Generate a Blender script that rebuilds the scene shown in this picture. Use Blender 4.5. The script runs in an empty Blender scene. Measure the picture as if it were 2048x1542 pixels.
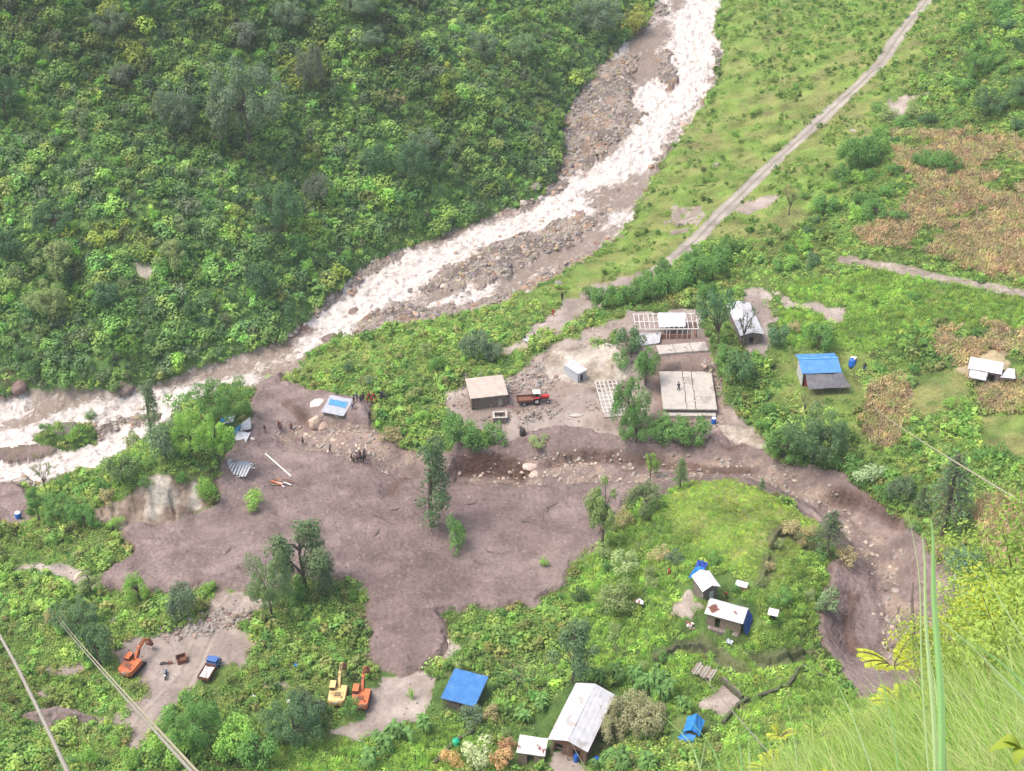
import bpy, math, random
import numpy as np
from mathutils import Vector, Matrix
R = math.radians
random.seed(7); rng = np.random.default_rng(11)
sc = bpy.context.scene
COL = sc.collection

# ---------------------------------------------------------------- camera
H = 170.0; PITCH = R(37.0); FPX = 1024/math.tan(R(18.0)); PW, PH = 2048, 1542
cd = bpy.data.cameras.new('camera'); cam = bpy.data.objects.new('camera', cd); COL.objects.link(cam)
cam.location = (0, 0, H); cam.rotation_euler = (R(90)-PITCH, 0, 0)
cd.sensor_width = 36.0; cd.lens = 36.0*FPX/PW; cd.clip_start = 0.3; cd.clip_end = 3000
sc.camera = cam
sc.render.resolution_x = 1024; sc.render.resolution_y = 771

# ---------------------------------------------------------------- sky, sun, exposure
w = bpy.data.worlds.new('World'); sc.world = w; w.use_nodes = True
nt = w.node_tree; bg = nt.nodes['Background']
sky = nt.nodes.new('ShaderNodeTexSky'); sky.sky_type = 'NISHITA'; sky.sun_disc = False
SUN_EL, SUN_AZ = R(64), R(-95)
sky.sun_elevation = SUN_EL; sky.sun_rotation = SUN_AZ; sky.air_density = 1.0; sky.dust_density = 6.0; sky.ozone_density = 1.0
nt.links.new(sky.outputs[0], bg.inputs[0]); bg.inputs[1].default_value = 0.145
sl = bpy.data.lights.new('sun', 'SUN'); sl.energy = 1.5; sl.angle = R(22); sl.color = (1, .96, .90)
so = bpy.data.objects.new('sun', sl); COL.objects.link(so); so.location = (0, 200, 300)
sd = Vector((math.sin(SUN_AZ)*math.cos(SUN_EL), math.cos(SUN_AZ)*math.cos(SUN_EL), math.sin(SUN_EL)))
so.rotation_euler = sd.to_track_quat('Z', 'Y').to_euler()
sc.view_settings.view_transform = 'Standard'; sc.view_settings.look = 'None'
sc.view_settings.exposure = 0.70; sc.view_settings.gamma = 1.0

# ---------------------------------------------------------------- helpers
def tag(o, label=None, cat=None, group=None, kind=None):
    if label: o['label'] = label
    if cat: o['category'] = cat
    if group: o['group'] = group
    if kind: o['kind'] = kind
    return o
def empty(name, loc=(0, 0, 0), rz=0, label=None, cat=None, group=None):
    o = bpy.data.objects.new(name, None); COL.objects.link(o); o.location = loc; o.rotation_euler = (0, 0, rz)
    o.empty_display_size = .3
    return tag(o, label, cat, group)
def link(o, parent=None):
    COL.objects.link(o)
    if parent: o.parent = parent
    return o
def mesh_np(name, V, F, mat=None, attrs=None, smooth=False, link_it=True, parent=None):
    """V (n,3), F (m,k) uniform faces"""
    V = np.asarray(V, np.float32); F = np.asarray(F, np.int32)
    me = bpy.data.meshes.new(name); m, k = F.shape
    me.vertices.add(len(V)); me.vertices.foreach_set('co', V.ravel())
    me.loops.add(m*k); me.loops.foreach_set('vertex_index', F.ravel())
    me.polygons.add(m); me.polygons.foreach_set('loop_start', np.arange(0, m*k, k, dtype=np.int32))
    me.polygons.foreach_set('loop_total', np.full(m, k, np.int32))
    me.polygons.foreach_set('use_smooth', np.full(m, smooth, bool))
    me.update(calc_edges=True)
    for an, (typ, dom, data) in (attrs or {}).items():
        a = me.attributes.new(an, typ, dom)
        data = np.asarray(data, np.float32)
        a.data.foreach_set({'FLOAT': 'value', 'FLOAT_VECTOR': 'vector', 'FLOAT_COLOR': 'color'}[typ], data.ravel())
    if mat: me.materials.append(mat)
    o = bpy.data.objects.new(name, me)
    if link_it: link(o, parent)
    return o
def copy_tree(o, parent=None, kids=None):
    c = o.copy(); COL.objects.link(c); c.parent = parent
    for ch in list(o.children): copy_tree(ch, c)
    return c

class MB:
    def __init__(s): s.v = []; s.f = []; s.m = []
    def add(s, vs, fs, mi=0):
        n = len(s.v); s.v += [tuple(v) for v in vs]; s.f += [tuple(n+i for i in f) for f in fs]; s.m += [mi]*len(fs); return s
    def box(s, c, d, rot=None, mi=0, bev=0.0):
        x, y, z = d[0]/2, d[1]/2, d[2]/2
        if bev <= 0:
            vs = [Vector((a*x, b*y, e*z)) for e in (-1, 1) for b in (-1, 1) for a in (-1, 1)]
            fs = [(0, 2, 3, 1), (4, 5, 7, 6), (0, 1, 5, 4), (2, 6, 7, 3), (0, 4, 6, 2), (1, 3, 7, 5)]
        else:
            b = min(bev, x*.9, y*.9, z*.9); vs = []; fs = []
            ring = lambda X, Y, Z, k: [(X-k, -Y, Z), (X, -Y+k, Z), (X, Y-k, Z), (X-k, Y, Z), (-X+k, Y, Z), (-X, Y-k, Z), (-X, -Y+k, Z), (-X+k, -Y, Z)]
            for (X, Y, Z, k) in ((x-b, y-b, -z, b*.6), (x, y, -z+b, b), (x, y, z-b, b), (x-b, y-b, z, b*.6)):
                vs += [Vector(p) for p in ring(X, Y, Z, k)]
            for r in range(3):
                for i in range(8):
                    j = (i+1) % 8; fs.append((r*8+i, r*8+j, r*8+8+j, r*8+8+i))
            fs.append(tuple(range(7, -1, -1))); fs.append(tuple(range(24, 32)))
        M = Matrix.Identity(3) if rot is None else (rot if isinstance(rot, Matrix) else Matrix.Rotation(rot, 3, 'Z'))
        c = Vector(c)
        return s.add([M @ v + c for v in vs], fs, mi)
    def tube(s, pts, rad, n=6, mi=0, cap=True):
        pts = [Vector(p) for p in pts]; rad = rad if isinstance(rad, (list, tuple)) else [rad]*len(pts)
        vs = []; fs = []
        for i, p in enumerate(pts):
            t = (pts[min(i+1, len(pts)-1)]-pts[max(i-1, 0)]).normalized()
            a = t.cross(Vector((0, 0, 1)));  a = t.cross(Vector((1, 0, 0))) if a.length < .1 else a
            a.normalize(); b = t.cross(a)
            for k in range(n):
                q = 2*math.pi*k/n; vs.append(p+(a*math.cos(q)+b*math.sin(q))*rad[i])
        for i in range(len(pts)-1):
            for k in range(n):
                j = (k+1) % n; fs.append((i*n+k, i*n+j, (i+1)*n+j, (i+1)*n+k))
        if cap: fs.append(tuple(range(n))); fs.append(tuple(range(len(vs)-1, len(vs)-1-n, -1)))
        return s.add(vs, fs, mi)
    def lathe(s, c, prof, n=16, axis='Z', mi=0):
        M = {'Z': Matrix.Identity(3), 'X': Matrix.Rotation(R(90), 3, 'Y'), 'Y': Matrix.Rotation(R(-90), 3, 'X')}[axis]
        c = Vector(c); vs = []; fs = []
        for (r, z) in prof:
            for k in range(n):
                q = 2*math.pi*k/n; vs.append(M @ Vector((r*math.cos(q), r*math.sin(q), z))+c)
        for i in range(len(prof)-1):
            for k in range(n):
                j = (k+1) % n; fs.append((i*n+k, i*n+j, (i+1)*n+j, (i+1)*n+k))
        fs.append(tuple(range(n-1, -1, -1))); fs.append(tuple((len(prof)-1)*n+k for k in range(n)))
        return s.add(vs, fs, mi)
    def prism(s, outline, y0, y1, mi=0):
        """outline (x,z) extruded along y"""
        n = len(outline)
        vs = [(x, y0, z) for x, z in outline]+[(x, y1, z) for x, z in outline]
        fs = [tuple(range(n)), tuple(range(2*n-1, n-1, -1))]+[(i, i+n, (i+1) % n+n, (i+1) % n) for i in range(n)]
        return s.add(vs, fs, mi)
    def sheet(s, q, t=0.03, nu=8, nv=8, amp=0.0, corr=0.0, ncor=0, seed=0, holes=0):
        """thin slab over quad q (4 corners), buckled by amp, corrugated along u"""
        rr = random.Random(seed); q = [Vector(p) for p in q]; top = []
        nu = max(nu, ncor*2)
        ph = [rr.uniform(0, 6) for _ in range(4)]
        nrm = (q[1]-q[0]).cross(q[3]-q[0]).normalized()
        for j in range(nv+1):
            for i in range(nu+1):
                u, v = i/nu, j/nv
                p = q[0]*(1-u)*(1-v)+q[1]*u*(1-v)+q[2]*u*v+q[3]*(1-u)*v
                a = amp*(math.sin(u*5+ph[0])*math.cos(v*4+ph[1])+.5*math.sin(u*11+ph[2]+v*7))
                if ncor: a += corr*(1 if i % 2 else -1)
                top.append(p+nrm*a)
        n = len(top); W = nu+1; fs = []
        for j in range(nv):
            for i in range(nu):
                a = j*W+i; fs.append((a, a+1, a+1+W, a+W)); fs.append((n+a, n+a+W, n+a+1+W, n+a+1))
        for i in range(nu):
            fs.append((i, n+i, n+i+1, i+1)); a = nv*W+i; fs.append((a, a+1, n+a+1, n+a))
        for j in range(nv):
            a = j*W; fs.append((a, a+W, n+a+W, n+a)); a = j*W+nu; fs.append((a, n+a, n+a+W, a+W))
        return s.add(top+[p-nrm*t for p in top], fs)
    def mesh(s, name, mats):
        me = bpy.data.meshes.new(name); me.from_pydata(s.v, [], s.f)
        mats = mats if isinstance(mats, (list, tuple)) else [mats]
        for m in mats: me.materials.append(m)
        if len(mats) > 1: me.polygons.foreach_set('material_index', s.m)
        import bmesh
        bm = bmesh.new(); bm.from_mesh(me); bmesh.ops.recalc_face_normals(bm, faces=bm.faces); bm.to_mesh(me); bm.free()
        me.update(); return me
    def build(s, name, mats, parent=None, smooth=False):
        me = s.mesh(name, mats)
        if smooth: me.polygons.foreach_set('use_smooth', [True]*len(me.polygons))
        return link(bpy.data.objects.new(name, me), parent)

# value noise
_T = rng.random((256, 256)).astype(np.float32)
def vn(x, y, s=0):
    x = np.asarray(x, np.float64)+s*17.37; y = np.asarray(y, np.float64)+s*31.11
    xi = np.floor(x).astype(int); yi = np.floor(y).astype(int); fx = x-xi; fy = y-yi
    fx = fx*fx*(3-2*fx); fy = fy*fy*(3-2*fy)
    a = _T[xi & 255, yi & 255]; b = _T[(xi+1) & 255, yi & 255]; c = _T[xi & 255, (yi+1) & 255]; d = _T[(xi+1) & 255, (yi+1) & 255]
    return (a*(1-fx)+b*fx)*(1-fy)+(c*(1-fx)+d*fx)*fy
def fbm(x, y, o=4, s=0):
    r = 0; a = .5; n = 0
    for i in range(o):
        r = r+a*vn(x*2**i, y*2**i, s+i*3); n += a; a *= .5
    return r/n
def ss(a, b, x):
    t = np.clip((x-a)/(b-a), 0, 1); return t*t*(3-2*t)

# ---------------------------------------------------------------- materials
def P(mat): return mat.node_tree.nodes['Principled BSDF']
def newmat(name, col=(.5, .5, .5), rough=.7, metal=0.0, spec=.3):
    m = bpy.data.materials.new(name); m.use_nodes = True; b = P(m)
    b.inputs['Base Color'].default_value = (*col, 1); b.inputs['Roughness'].default_value = rough; b.inputs['Metallic'].default_value = metal
    b.inputs['Specular IOR Level'].default_value = spec
    return m
def mat_noise(name, c1, c2, scale=2.0, rough=.8, metal=0.0, bump=.2, bscale=None, c3=None, t3=.62, spec=.3, detail=5, stretch=(1, 1, 1), usecolor=False):
    """two-colour mottled surface with optional third colour in patches, in object coordinates"""
    m = newmat(name, c1, rough, metal, spec); n = m.node_tree.nodes; l = m.node_tree.links; b = P(m)
    tc = n.new('ShaderNodeTexCoord'); mp = n.new('ShaderNodeMapping'); mp.inputs['Scale'].default_value = stretch
    l.new(tc.outputs['Object'], mp.inputs[0])
    no = n.new('ShaderNodeTexNoise'); no.inputs['Scale'].default_value = scale; no.inputs['Detail'].default_value = detail; no.inputs['Roughness'].default_value = .65
    l.new(mp.outputs[0], no.inputs[0])
    cr = n.new('ShaderNodeValToRGB'); cr.color_ramp.elements[0].position = .32; cr.color_ramp.elements[1].position = .68
    cr.color_ramp.elements[0].color = (*c1, 1); cr.color_ramp.elements[1].color = (*c2, 1)
    l.new(no.outputs[0], cr.inputs[0]); out = cr.outputs[0]
    if c3:
        n2 = n.new('ShaderNodeTexNoise'); n2.inputs['Scale'].default_value = scale*.45; n2.inputs['Detail'].default_value = 6
        l.new(mp.outputs[0], n2.inputs[0])
        r2 = n.new('ShaderNodeValToRGB'); r2.color_ramp.elements[0].position = t3-.03; r2.color_ramp.elements[1].position = t3+.03
        l.new(n2.outputs[0], r2.inputs[0])
        mx = n.new('ShaderNodeMix'); mx.data_type = 'RGBA'; mx.inputs[7].default_value = (*c3, 1)
        l.new(r2.outputs[0], mx.inputs[0]); l.new(out, mx.inputs[6]); out = mx.outputs[2]
    if usecolor:
        oi = n.new('ShaderNodeObjectInfo'); mu = n.new('ShaderNodeMix'); mu.data_type = 'RGBA'; mu.blend_type = 'MULTIPLY'; mu.inputs[0].default_value = 1
        l.new(out, mu.inputs[6]); l.new(oi.outputs['Color'], mu.inputs[7]); out = mu.outputs[2]
    l.new(out, b.inputs['Base Color'])
    if bump:
        bp = n.new('ShaderNodeBump'); bp.inputs['Strength'].default_value = bump; bp.inputs['Distance'].default_value = .1
        n3 = n.new('ShaderNodeTexNoise'); n3.inputs['Scale'].default_value = bscale or scale*3; n3.inputs['Detail'].default_value = 4
        l.new(mp.outputs[0], n3.inputs[0]); l.new(n3.outputs[0], bp.inputs['Height']); l.new(bp.outputs[0], b.inputs['Normal'])
    return m
def ground_mat(name, fine=1.5, amp=.35, bump=.6, dist=.25, rough=.95, vor=0.0, fine2=.25):
    m = newmat(name, (.2, .2, .2), rough, 0, .15); n = m.node_tree.nodes; l = m.node_tree.links; b = P(m)
    at = n.new('ShaderNodeAttribute'); at.attribute_name = 'Col'
    tc = n.new('ShaderNodeTexCoord')
    a = n.new('ShaderNodeTexNoise'); a.inputs['Scale'].default_value = fine; a.inputs['Detail'].default_value = 6; a.inputs['Roughness'].default_value = .7
    c = n.new('ShaderNodeTexNoise'); c.inputs['Scale'].default_value = fine2; c.inputs['Detail'].default_value = 4
    l.new(tc.outputs['Object'], a.inputs[0]); l.new(tc.outputs['Object'], c.inputs[0])
    ad = n.new('ShaderNodeMath'); ad.operation = 'ADD'; l.new(a.outputs[0], ad.inputs[0]); l.new(c.outputs[0], ad.inputs[1])
    mr = n.new('ShaderNodeMapRange'); mr.inputs[1].default_value = .7; mr.inputs[2].default_value = 1.3; mr.inputs[3].default_value = 1-amp; mr.inputs[4].default_value = 1+amp
    l.new(ad.outputs[0], mr.inputs[0])
    vm = n.new('ShaderNodeVectorMath'); vm.operation = 'SCALE'; l.new(at.outputs['Color'], vm.inputs[0]); l.new(mr.outputs[0], vm.inputs['Scale'])
    l.new(vm.outputs[0], b.inputs['Base Color'])
    hgt = a.outputs[0]
    if vor:
        v = n.new('ShaderNodeTexVoronoi'); v.inputs['Scale'].default_value = vor; l.new(tc.outputs['Object'], v.inputs[0])
        s2 = n.new('ShaderNodeMath'); s2.operation = 'SUBTRACT'; l.new(hgt, s2.inputs[0]); l.new(v.outputs[0], s2.inputs[1]); hgt = s2.outputs[0]
    bp = n.new('ShaderNodeBump'); bp.inputs['Strength'].default_value = bump; bp.inputs['Distance'].default_value = dist
    l.new(hgt, bp.inputs['Height']); l.new(bp.outputs[0], b.inputs['Normal'])
    return m
def leaf_mat(name, transl=.3, rough=.85):
    """leaf colour = tint of the plant (object colour or scatter tint) varied from leaf to leaf"""
    m = newmat(name, (.1, .2, .05), rough, 0, .10); n = m.node_tree.nodes; l = m.node_tree.links; b = P(m)
    oi = n.new('ShaderNodeObjectInfo'); ti = n.new('ShaderNodeAttribute'); ti.attribute_type = 'INSTANCER'; ti.attribute_name = 'tint'
    gt = n.new('ShaderNodeMath'); gt.operation = 'GREATER_THAN'; gt.inputs[1].default_value = .0005; l.new(ti.outputs['Fac'], gt.inputs[0])
    mx = n.new('ShaderNodeMix'); mx.data_type = 'RGBA'; l.new(gt.outputs[0], mx.inputs[0]); l.new(oi.outputs['Color'], mx.inputs[6]); l.new(ti.outputs['Color'], mx.inputs[7])
    v = n.new('ShaderNodeAttribute'); v.attribute_name = 'v'
    mr = n.new('ShaderNodeMapRange'); mr.inputs[3].default_value = .76; mr.inputs[4].default_value = 1.32; l.new(v.outputs['Fac'], mr.inputs[0])
    vm = n.new('ShaderNodeVectorMath'); vm.operation = 'SCALE'; l.new(mx.outputs[2], vm.inputs[0]); l.new(mr.outputs[0], vm.inputs['Scale'])
    l.new(vm.outputs[0], b.inputs['Base Color'])
    if transl:
        tr = n.new('ShaderNodeBsdfTranslucent'); l.new(vm.outputs[0], tr.inputs[0])
        ms = n.new('ShaderNodeMixShader'); ms.inputs[0].default_value = transl
        l.new(b.outputs[0], ms.inputs[1]); l.new(tr.outputs[0], ms.inputs[2]); l.new(ms.outputs[0], n['Material Output'].inputs[0])
    return m
# ---------------------------------------------------------------- camera maths (pixels of the photograph <-> world rays)
CP, SP = math.cos(PITCH), math.sin(PITCH)
def ray(px, py):
    dx = (np.asarray(px, float)-PW/2)/FPX; dy = (PH/2-np.asarray(py, float))/FPX
    return np.stack([dx, CP+dy*SP, -SP+dy*CP], -1)
def proj(x, y, z):
    dep = y*CP+(H-z)*SP; up = y*SP-(H-z)*CP
    return PW/2+FPX*x/dep, PH/2-FPX*up/dep, dep
def on_plane(px, py, h):
    d = ray(px, py); t = (H-h)/(-d[..., 2]); return d[..., 0]*t, d[..., 1]*t

# ---------------------------------------------------------------- outline of the place
LBANK = [(-300, 820), (0, 782), (60, 772), (150, 768), (250, 766), (330, 745), (420, 715), (500, 692), (560, 668), (610, 640), (640, 600), (680, 565), (705, 535), (740, 512), (800, 488), (870, 462), (930, 440), (1000, 415), (1070, 390), (1108, 350), (1122, 290), (1128, 230), (1150, 190), (1200, 120), (1250, 75), (1285, 45), (1310, 5), (1330, -60), (1360, -200)]
RBANK = [(1490, -200), (1460, -60), (1440, 10), (1428, 50), (1448, 100), (1415, 190), (1372, 250), (1332, 310), (1290, 370), (1268, 430), (1212, 482), (1150, 520), (1060, 572), (1000, 600), (900, 625), (820, 640), (740, 655), (680, 668), (640, 690), (580, 735), (520, 762)]
LOWBANK = [(470, 760), (400, 795), (345, 830), (300, 865), (250, 892), (190, 930), (130, 945), (75, 965), (0, 968), (-300, 985)]
HP = [  # (px, py, height above the mud flat)
 (-200,860,-8),(0,850,-7.5),(200,800,-7),(400,745,-6.2),(550,690,-5.6),(700,610,-4.6),(850,530,-3.6),(1000,470,-2.6),(1150,400,-1.6),(1250,300,-.6),(1330,180,.6),(1390,50,2),(1420,-100,3),
 (0,940,-8),(150,920,-7.5),(300,850,-6.5),(100,850,-6.4),
 # right bank meadow and road
 (1440,180,3),(1480,60,5),(1400,270,2),(1330,380,1.5),(1250,500,1),(1100,590,1),(1000,630,1),(850,660,.5),(700,690,-1),(620,740,-2),
 (1600,100,7),(1550,250,5),(1450,350,4),(1850,0,12),(1700,180,9.5),(1500,365,6.5),(1300,550,3.5),(1200,600,3),(1100,650,3),
 (1900,200,17),(2040,80,27),(2040,300,20),(2040,450,19),(1900,520,14.5),(1700,450,11),(1600,420,9),(1750,300,13),(1600,550,9),(1850,400,16),(2040,600,18),
 # yard, slabs, terrace
 (1330,650,7.5),(1400,650,8),(1375,720,7),(1380,820,5.5),(1490,650,9),(1520,720,9),(1480,800,7.5),(1300,720,7),(1250,700,7),(1190,660,6),(1150,700,5),(1240,760,5),(1100,740,3.2),(980,740,3),(1080,800,2.8),(980,830,2.4),(1200,820,3),(1050,880,1.6),(1250,880,2.2),(1400,880,3.2),(1500,870,5),(900,700,2.5),(800,760,2.4),(700,740,0),(820,840,2),(760,830,1.5),(880,880,1.6),(900,780,2.6),(650,760,-1),
 # fields right
 (1560,800,8.5),(1640,780,9.5),(1700,720,11),(1780,820,11.5),(1640,650,10),(1750,620,12.5),(1900,620,14.5),(2040,720,17),(1950,800,14.5),(2040,880,17),(1850,900,12.5),(1600,900,7.5),(1700,920,8.5),(1780,960,11),(1900,1000,14),(2040,1000,19),(1900,1080,14),(2000,1150,20),(1950,1120,16),
 # channel
 (850,930,-.8),(1000,935,-.3),(1200,935,.8),(1450,930,2.4),(1600,980,4),(1720,1070,5.5),(1790,1160,7),(1800,1260,9),(1740,1380,11),(1660,1280,9.5),(1680,1200,9),(1840,1120,9.5),(1900,1200,12.5),(1940,1260,14.5),
 # mud flat
 (560,770,-3),(540,830,-2),(600,900,-1),(700,900,-.8),(650,1000,0),(800,1000,0),(1000,1000,.2),(1150,1000,.5),(1250,990,1),(500,1050,.3),(900,1150,.6),(700,1120,.6),(350,1100,.2),(1080,1160,1.2),(800,1250,1.5),(820,1330,1.6),(300,1150,.4),(0,1000,-5.5),(60,1020,-5),(480,920,-.5),
 # wooded spur on the left
 (440,800,-1),(400,850,3),(330,880,4.5),(430,880,3),(250,930,2.5),(140,960,-1),(330,950,5.5),(390,955,4.5),(200,1010,1),(300,1035,0),(400,1015,0),(90,990,-3),(0,1080,-1.5),(150,1100,-.3),(230,1080,.2),(100,1060,-2),
 # lower left
 (0,1150,-1),(150,1200,1),(0,1300,1.5),(200,1300,2),(300,1350,2),(430,1300,2),(450,1200,1.2),(100,1450,3),(300,1450,3),(0,1540,4),(400,1540,4.5),(500,1400,3),(600,1200,1.8),(650,1350,2.3),(560,1500,4.5),(750,1420,2.8),(850,1400,2.8),(700,1540,5.5),(930,1380,3),(950,1260,2),(900,1480,4.5),(850,1540,6),(1050,1350,4.5),(1000,1440,5),(1000,1540,7),
 # knoll with the huts
 (1330,985,3.5),(1400,965,7),(1460,958,9),(1500,970,9),(1450,1020,11),(1300,1030,5),(1220,1080,4),(1180,1150,3.5),(1110,1200,2.5),(1550,1000,9),(1600,1040,10.5),(1670,1110,10),(1560,1100,13.5),(1480,1120,13),(1400,1100,10.5),(1400,1180,11.5),(1450,1240,13),(1550,1220,14.5),(1620,1230,13),(1500,1300,15),(1600,1330,15),(1350,1250,10.5),(1300,1180,8.5),(1230,1250,6.5),(1150,1290,5.5),(1280,1330,8.5),(1380,1340,12),(1160,1430,7.5),(1300,1420,10.5),(1100,1500,8),(1380,1460,13.5),(1500,1420,16.5),(1600,1420,18),(1500,1540,21),(1250,1540,11.5),(1680,1400,15),(1750,1450,20),(1850,1400,22),(2000,1350,24)]
HW = [(-190,230,-8),(-150,330,-4),(-60,400,0),(-150,450,0),(20,460,3),(60,520,5),(-260,300,-8),(-260,500,-3),(260,300,55),(200,210,42),(260,480,60),(150,440,25),(120,110,40),(200,120,55),(-120,120,4),(-160,170,-3),(0,95,16),(-70,95,10),(70,560,8),(200,560,40),(40,110,22),(80,120,32)]
_h = np.array(HP, float); _x, _y = on_plane(_h[:, 0], _h[:, 1], _h[:, 2])
CX = np.concatenate([_x, [a[0] for a in HW]]); CY = np.concatenate([_y, [a[1] for a in HW]]); CZ = np.concatenate([_h[:, 2], [a[2] for a in HW]])
def _U(r2): return np.where(r2 > 1e-9, r2*np.log(np.maximum(r2, 1e-9)), 0)*.5
S_ = 100.0; _n = len(CX)
K = _U(((CX[:, None]-CX)**2+(CY[:, None]-CY)**2)/S_**2)+np.eye(_n)*2e-4
Pm = np.stack([np.ones(_n), CX/S_, CY/S_], 1)
A = np.zeros((_n+3, _n+3)); A[:_n, :_n] = K; A[:_n, _n:] = Pm; A[_n:, :_n] = Pm.T
WT = np.linalg.solve(A, np.concatenate([CZ, [0, 0, 0]]))
def polyxy(poly, h=None):
    p = np.array(poly, float)
    return np.stack(on_plane(p[:, 0], p[:, 1], -3 if h is None else h), 1)
def seg_dist(X, Y, P_, closed=False):
    """unsigned distance, arclength, signed side of nearest segment"""
    X = np.asarray(X, float); Y = np.asarray(Y, float)
    best = np.full(X.shape, 1e18); sarc = np.zeros(X.shape); side = np.zeros(X.shape); L = 0
    n = len(P_); rngs = range(n if closed else n-1)
    for i in rngs:
        a = P_[i]; b = P_[(i+1) % n]; dx, dy = b-a; l2 = dx*dx+dy*dy+1e-12; l = math.sqrt(l2)
        t = np.clip(((X-a[0])*dx+(Y-a[1])*dy)/l2, 0, 1); ex = X-a[0]-t*dx; ey = Y-a[1]-t*dy
        d = ex*ex+ey*ey; m = d < best
        best = np.where(m, d, best); sarc = np.where(m, L+t*l, sarc); side = np.where(m, np.sign(dx*(Y-a[1])-dy*(X-a[0])), side); L += l
    return np.sqrt(best), sarc, side
def inpoly(X, Y, P_):
    X = np.asarray(X, float); Y = np.asarray(Y, float); ins = np.zeros(X.shape, bool); n = len(P_)
    for i in range(n):
        x1, y1 = P_[i]; x2, y2 = P_[(i+1) % n]
        if y1 == y2: continue
        c = ((y1 > Y) != (y2 > Y)) & (X < (x2-x1)*(Y-y1)/(y2-y1)+x1); ins ^= c
    return ins
# coarse height field, 3 m cells
GX0, GX1, GY0, GY1, GC = -260, 260, 92, 560, 3.0
gx = np.arange(GX0, GX1+GC, GC); gy = np.arange(GY0, GY1+GC, GC); GXX, GYY = np.meshgrid(gx, gy)
B = np.zeros(GXX.shape)
for r in range(GXX.shape[0]):
    r2 = ((GXX[r][:, None]-CX)**2+(GYY[r][:, None]-CY)**2)/S_**2
    B[r] = _U(r2) @ WT[:_n]+WT[_n]+WT[_n+1]*GXX[r]/S_+WT[_n+2]*GYY[r]/S_
LBX = polyxy(LBANK, -4)
ld, ls, lside = seg_dist(GXX, GYY, LBX)
hd = np.where(lside > 0, ld, 0)
hill = hd*.70+2.5*ss(0, 7, hd)+ss(10, 60, hd)*7*(fbm(GXX/45, GYY/45, 3, 5)-.5)*2
hill = np.where(hd > 95, hill-(hd-95)*.25, hill)
# gullies running down the far hillside
hill -= ss(8, 30, hd)*3.0*np.clip(1-np.abs(vn(ls/22, hd/90, 9)-.5)*7, 0, 1)
CH = B+hill
for _ in range(1):
    p_ = np.pad(CH, 1, mode='edge'); CH = (p_[1:-1, 1:-1]*4+p_[:-2, 1:-1]*2+p_[2:, 1:-1]*2+p_[1:-1, :-2]*2+p_[1:-1, 2:]*2+p_[:-2, :-2]+p_[:-2, 2:]+p_[2:, :-2]+p_[2:, 2:])/16
def cubic(Z, fx, fy):
    """Catmull-Rom lookup"""
    n, m = Z.shape; fx = np.clip(fx, 1, m-2.001); fy = np.clip(fy, 1, n-2.001)
    ix = fx.astype(int); iy = fy.astype(int); tx = fx-ix; ty = fy-iy
    def wv(t): return (-.5*t+t*t-.5*t**3, 1-2.5*t*t+1.5*t**3, .5*t+2*t*t-1.5*t**3, -.5*t*t+.5*t**3)
    wx, wy = wv(tx), wv(ty); ix = np.clip(ix, 1, m-3); iy = np.clip(iy, 1, n-3); out = 0
    for a in range(4):
        for b in range(4): out = out+Z[iy-1+a, ix-1+b]*wx[b]*wy[a]
    return out
def h0(X, Y): return cubic(CH, (np.asarray(X, float)-GX0)/GC, (np.asarray(Y, float)-GY0)/GC)

# ---------------------------------------------------------------- fine grid, fanned out with distance
NU, NV = 1130, 860
YA, YB = 112.0, 470.0; MARG = 1.2
vv = np.linspace(0, 1, NV); YR = YA*(YB/YA)**(vv**1.0)
def half(Y): return MARG*.325*(Y*CP+102)+6
uu = np.linspace(-1, 1, NU)
X = uu[None, :]*half(YR)[:, None]; Y = np.repeat(YR[:, None], NU, 1)
Z0 = h0(X, Y); PX, PY, DEP = proj(X, Y, Z0)
SCL = FPX/DEP
# wobble used for natural-looking boundaries
wx = (fbm(X/3.2, Y/3.2, 4, 1)-.5)*2; wy = (fbm(X/3.2, Y/3.2, 4, 2)-.5)*2
WPX = PX+wx*SCL*1.5; WPY = PY+wy*SCL*.9
def zone(poly, wob=1.0):
    return inpoly(PX+(WPX-PX)*wob, PY+(WPY-PY)*wob, poly)
def sdist(poly, lim=12.0):
    """signed distance in metres (inside positive), pixel distance over scale; limited range"""
    P_ = np.array(poly, float); m = (PX > P_[:, 0].min()-250) & (PX < P_[:, 0].max()+250) & (PY > P_[:, 1].min()-200) & (PY < P_[:, 1].max()+200)
    out = np.full(PX.shape, -lim); idx = np.where(m)
    if len(idx[0]) == 0: return out
    x = WPX[idx]; y = WPY[idx]*1.45; Q = P_*np.array([1, 1.45])
    d, _, _ = seg_dist(x, y, Q, True); d = d/SCL[idx]; ins = inpoly(x, y, Q)
    out[idx] = np.clip(np.where(ins, d, -d), -lim, lim); return out
Z_HILL = LBANK+[(1300, -900), (-900, -900), (-900, 820)]
Z_RIVER = LBANK+RBANK+[(505, 775)]+LOWBANK
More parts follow.
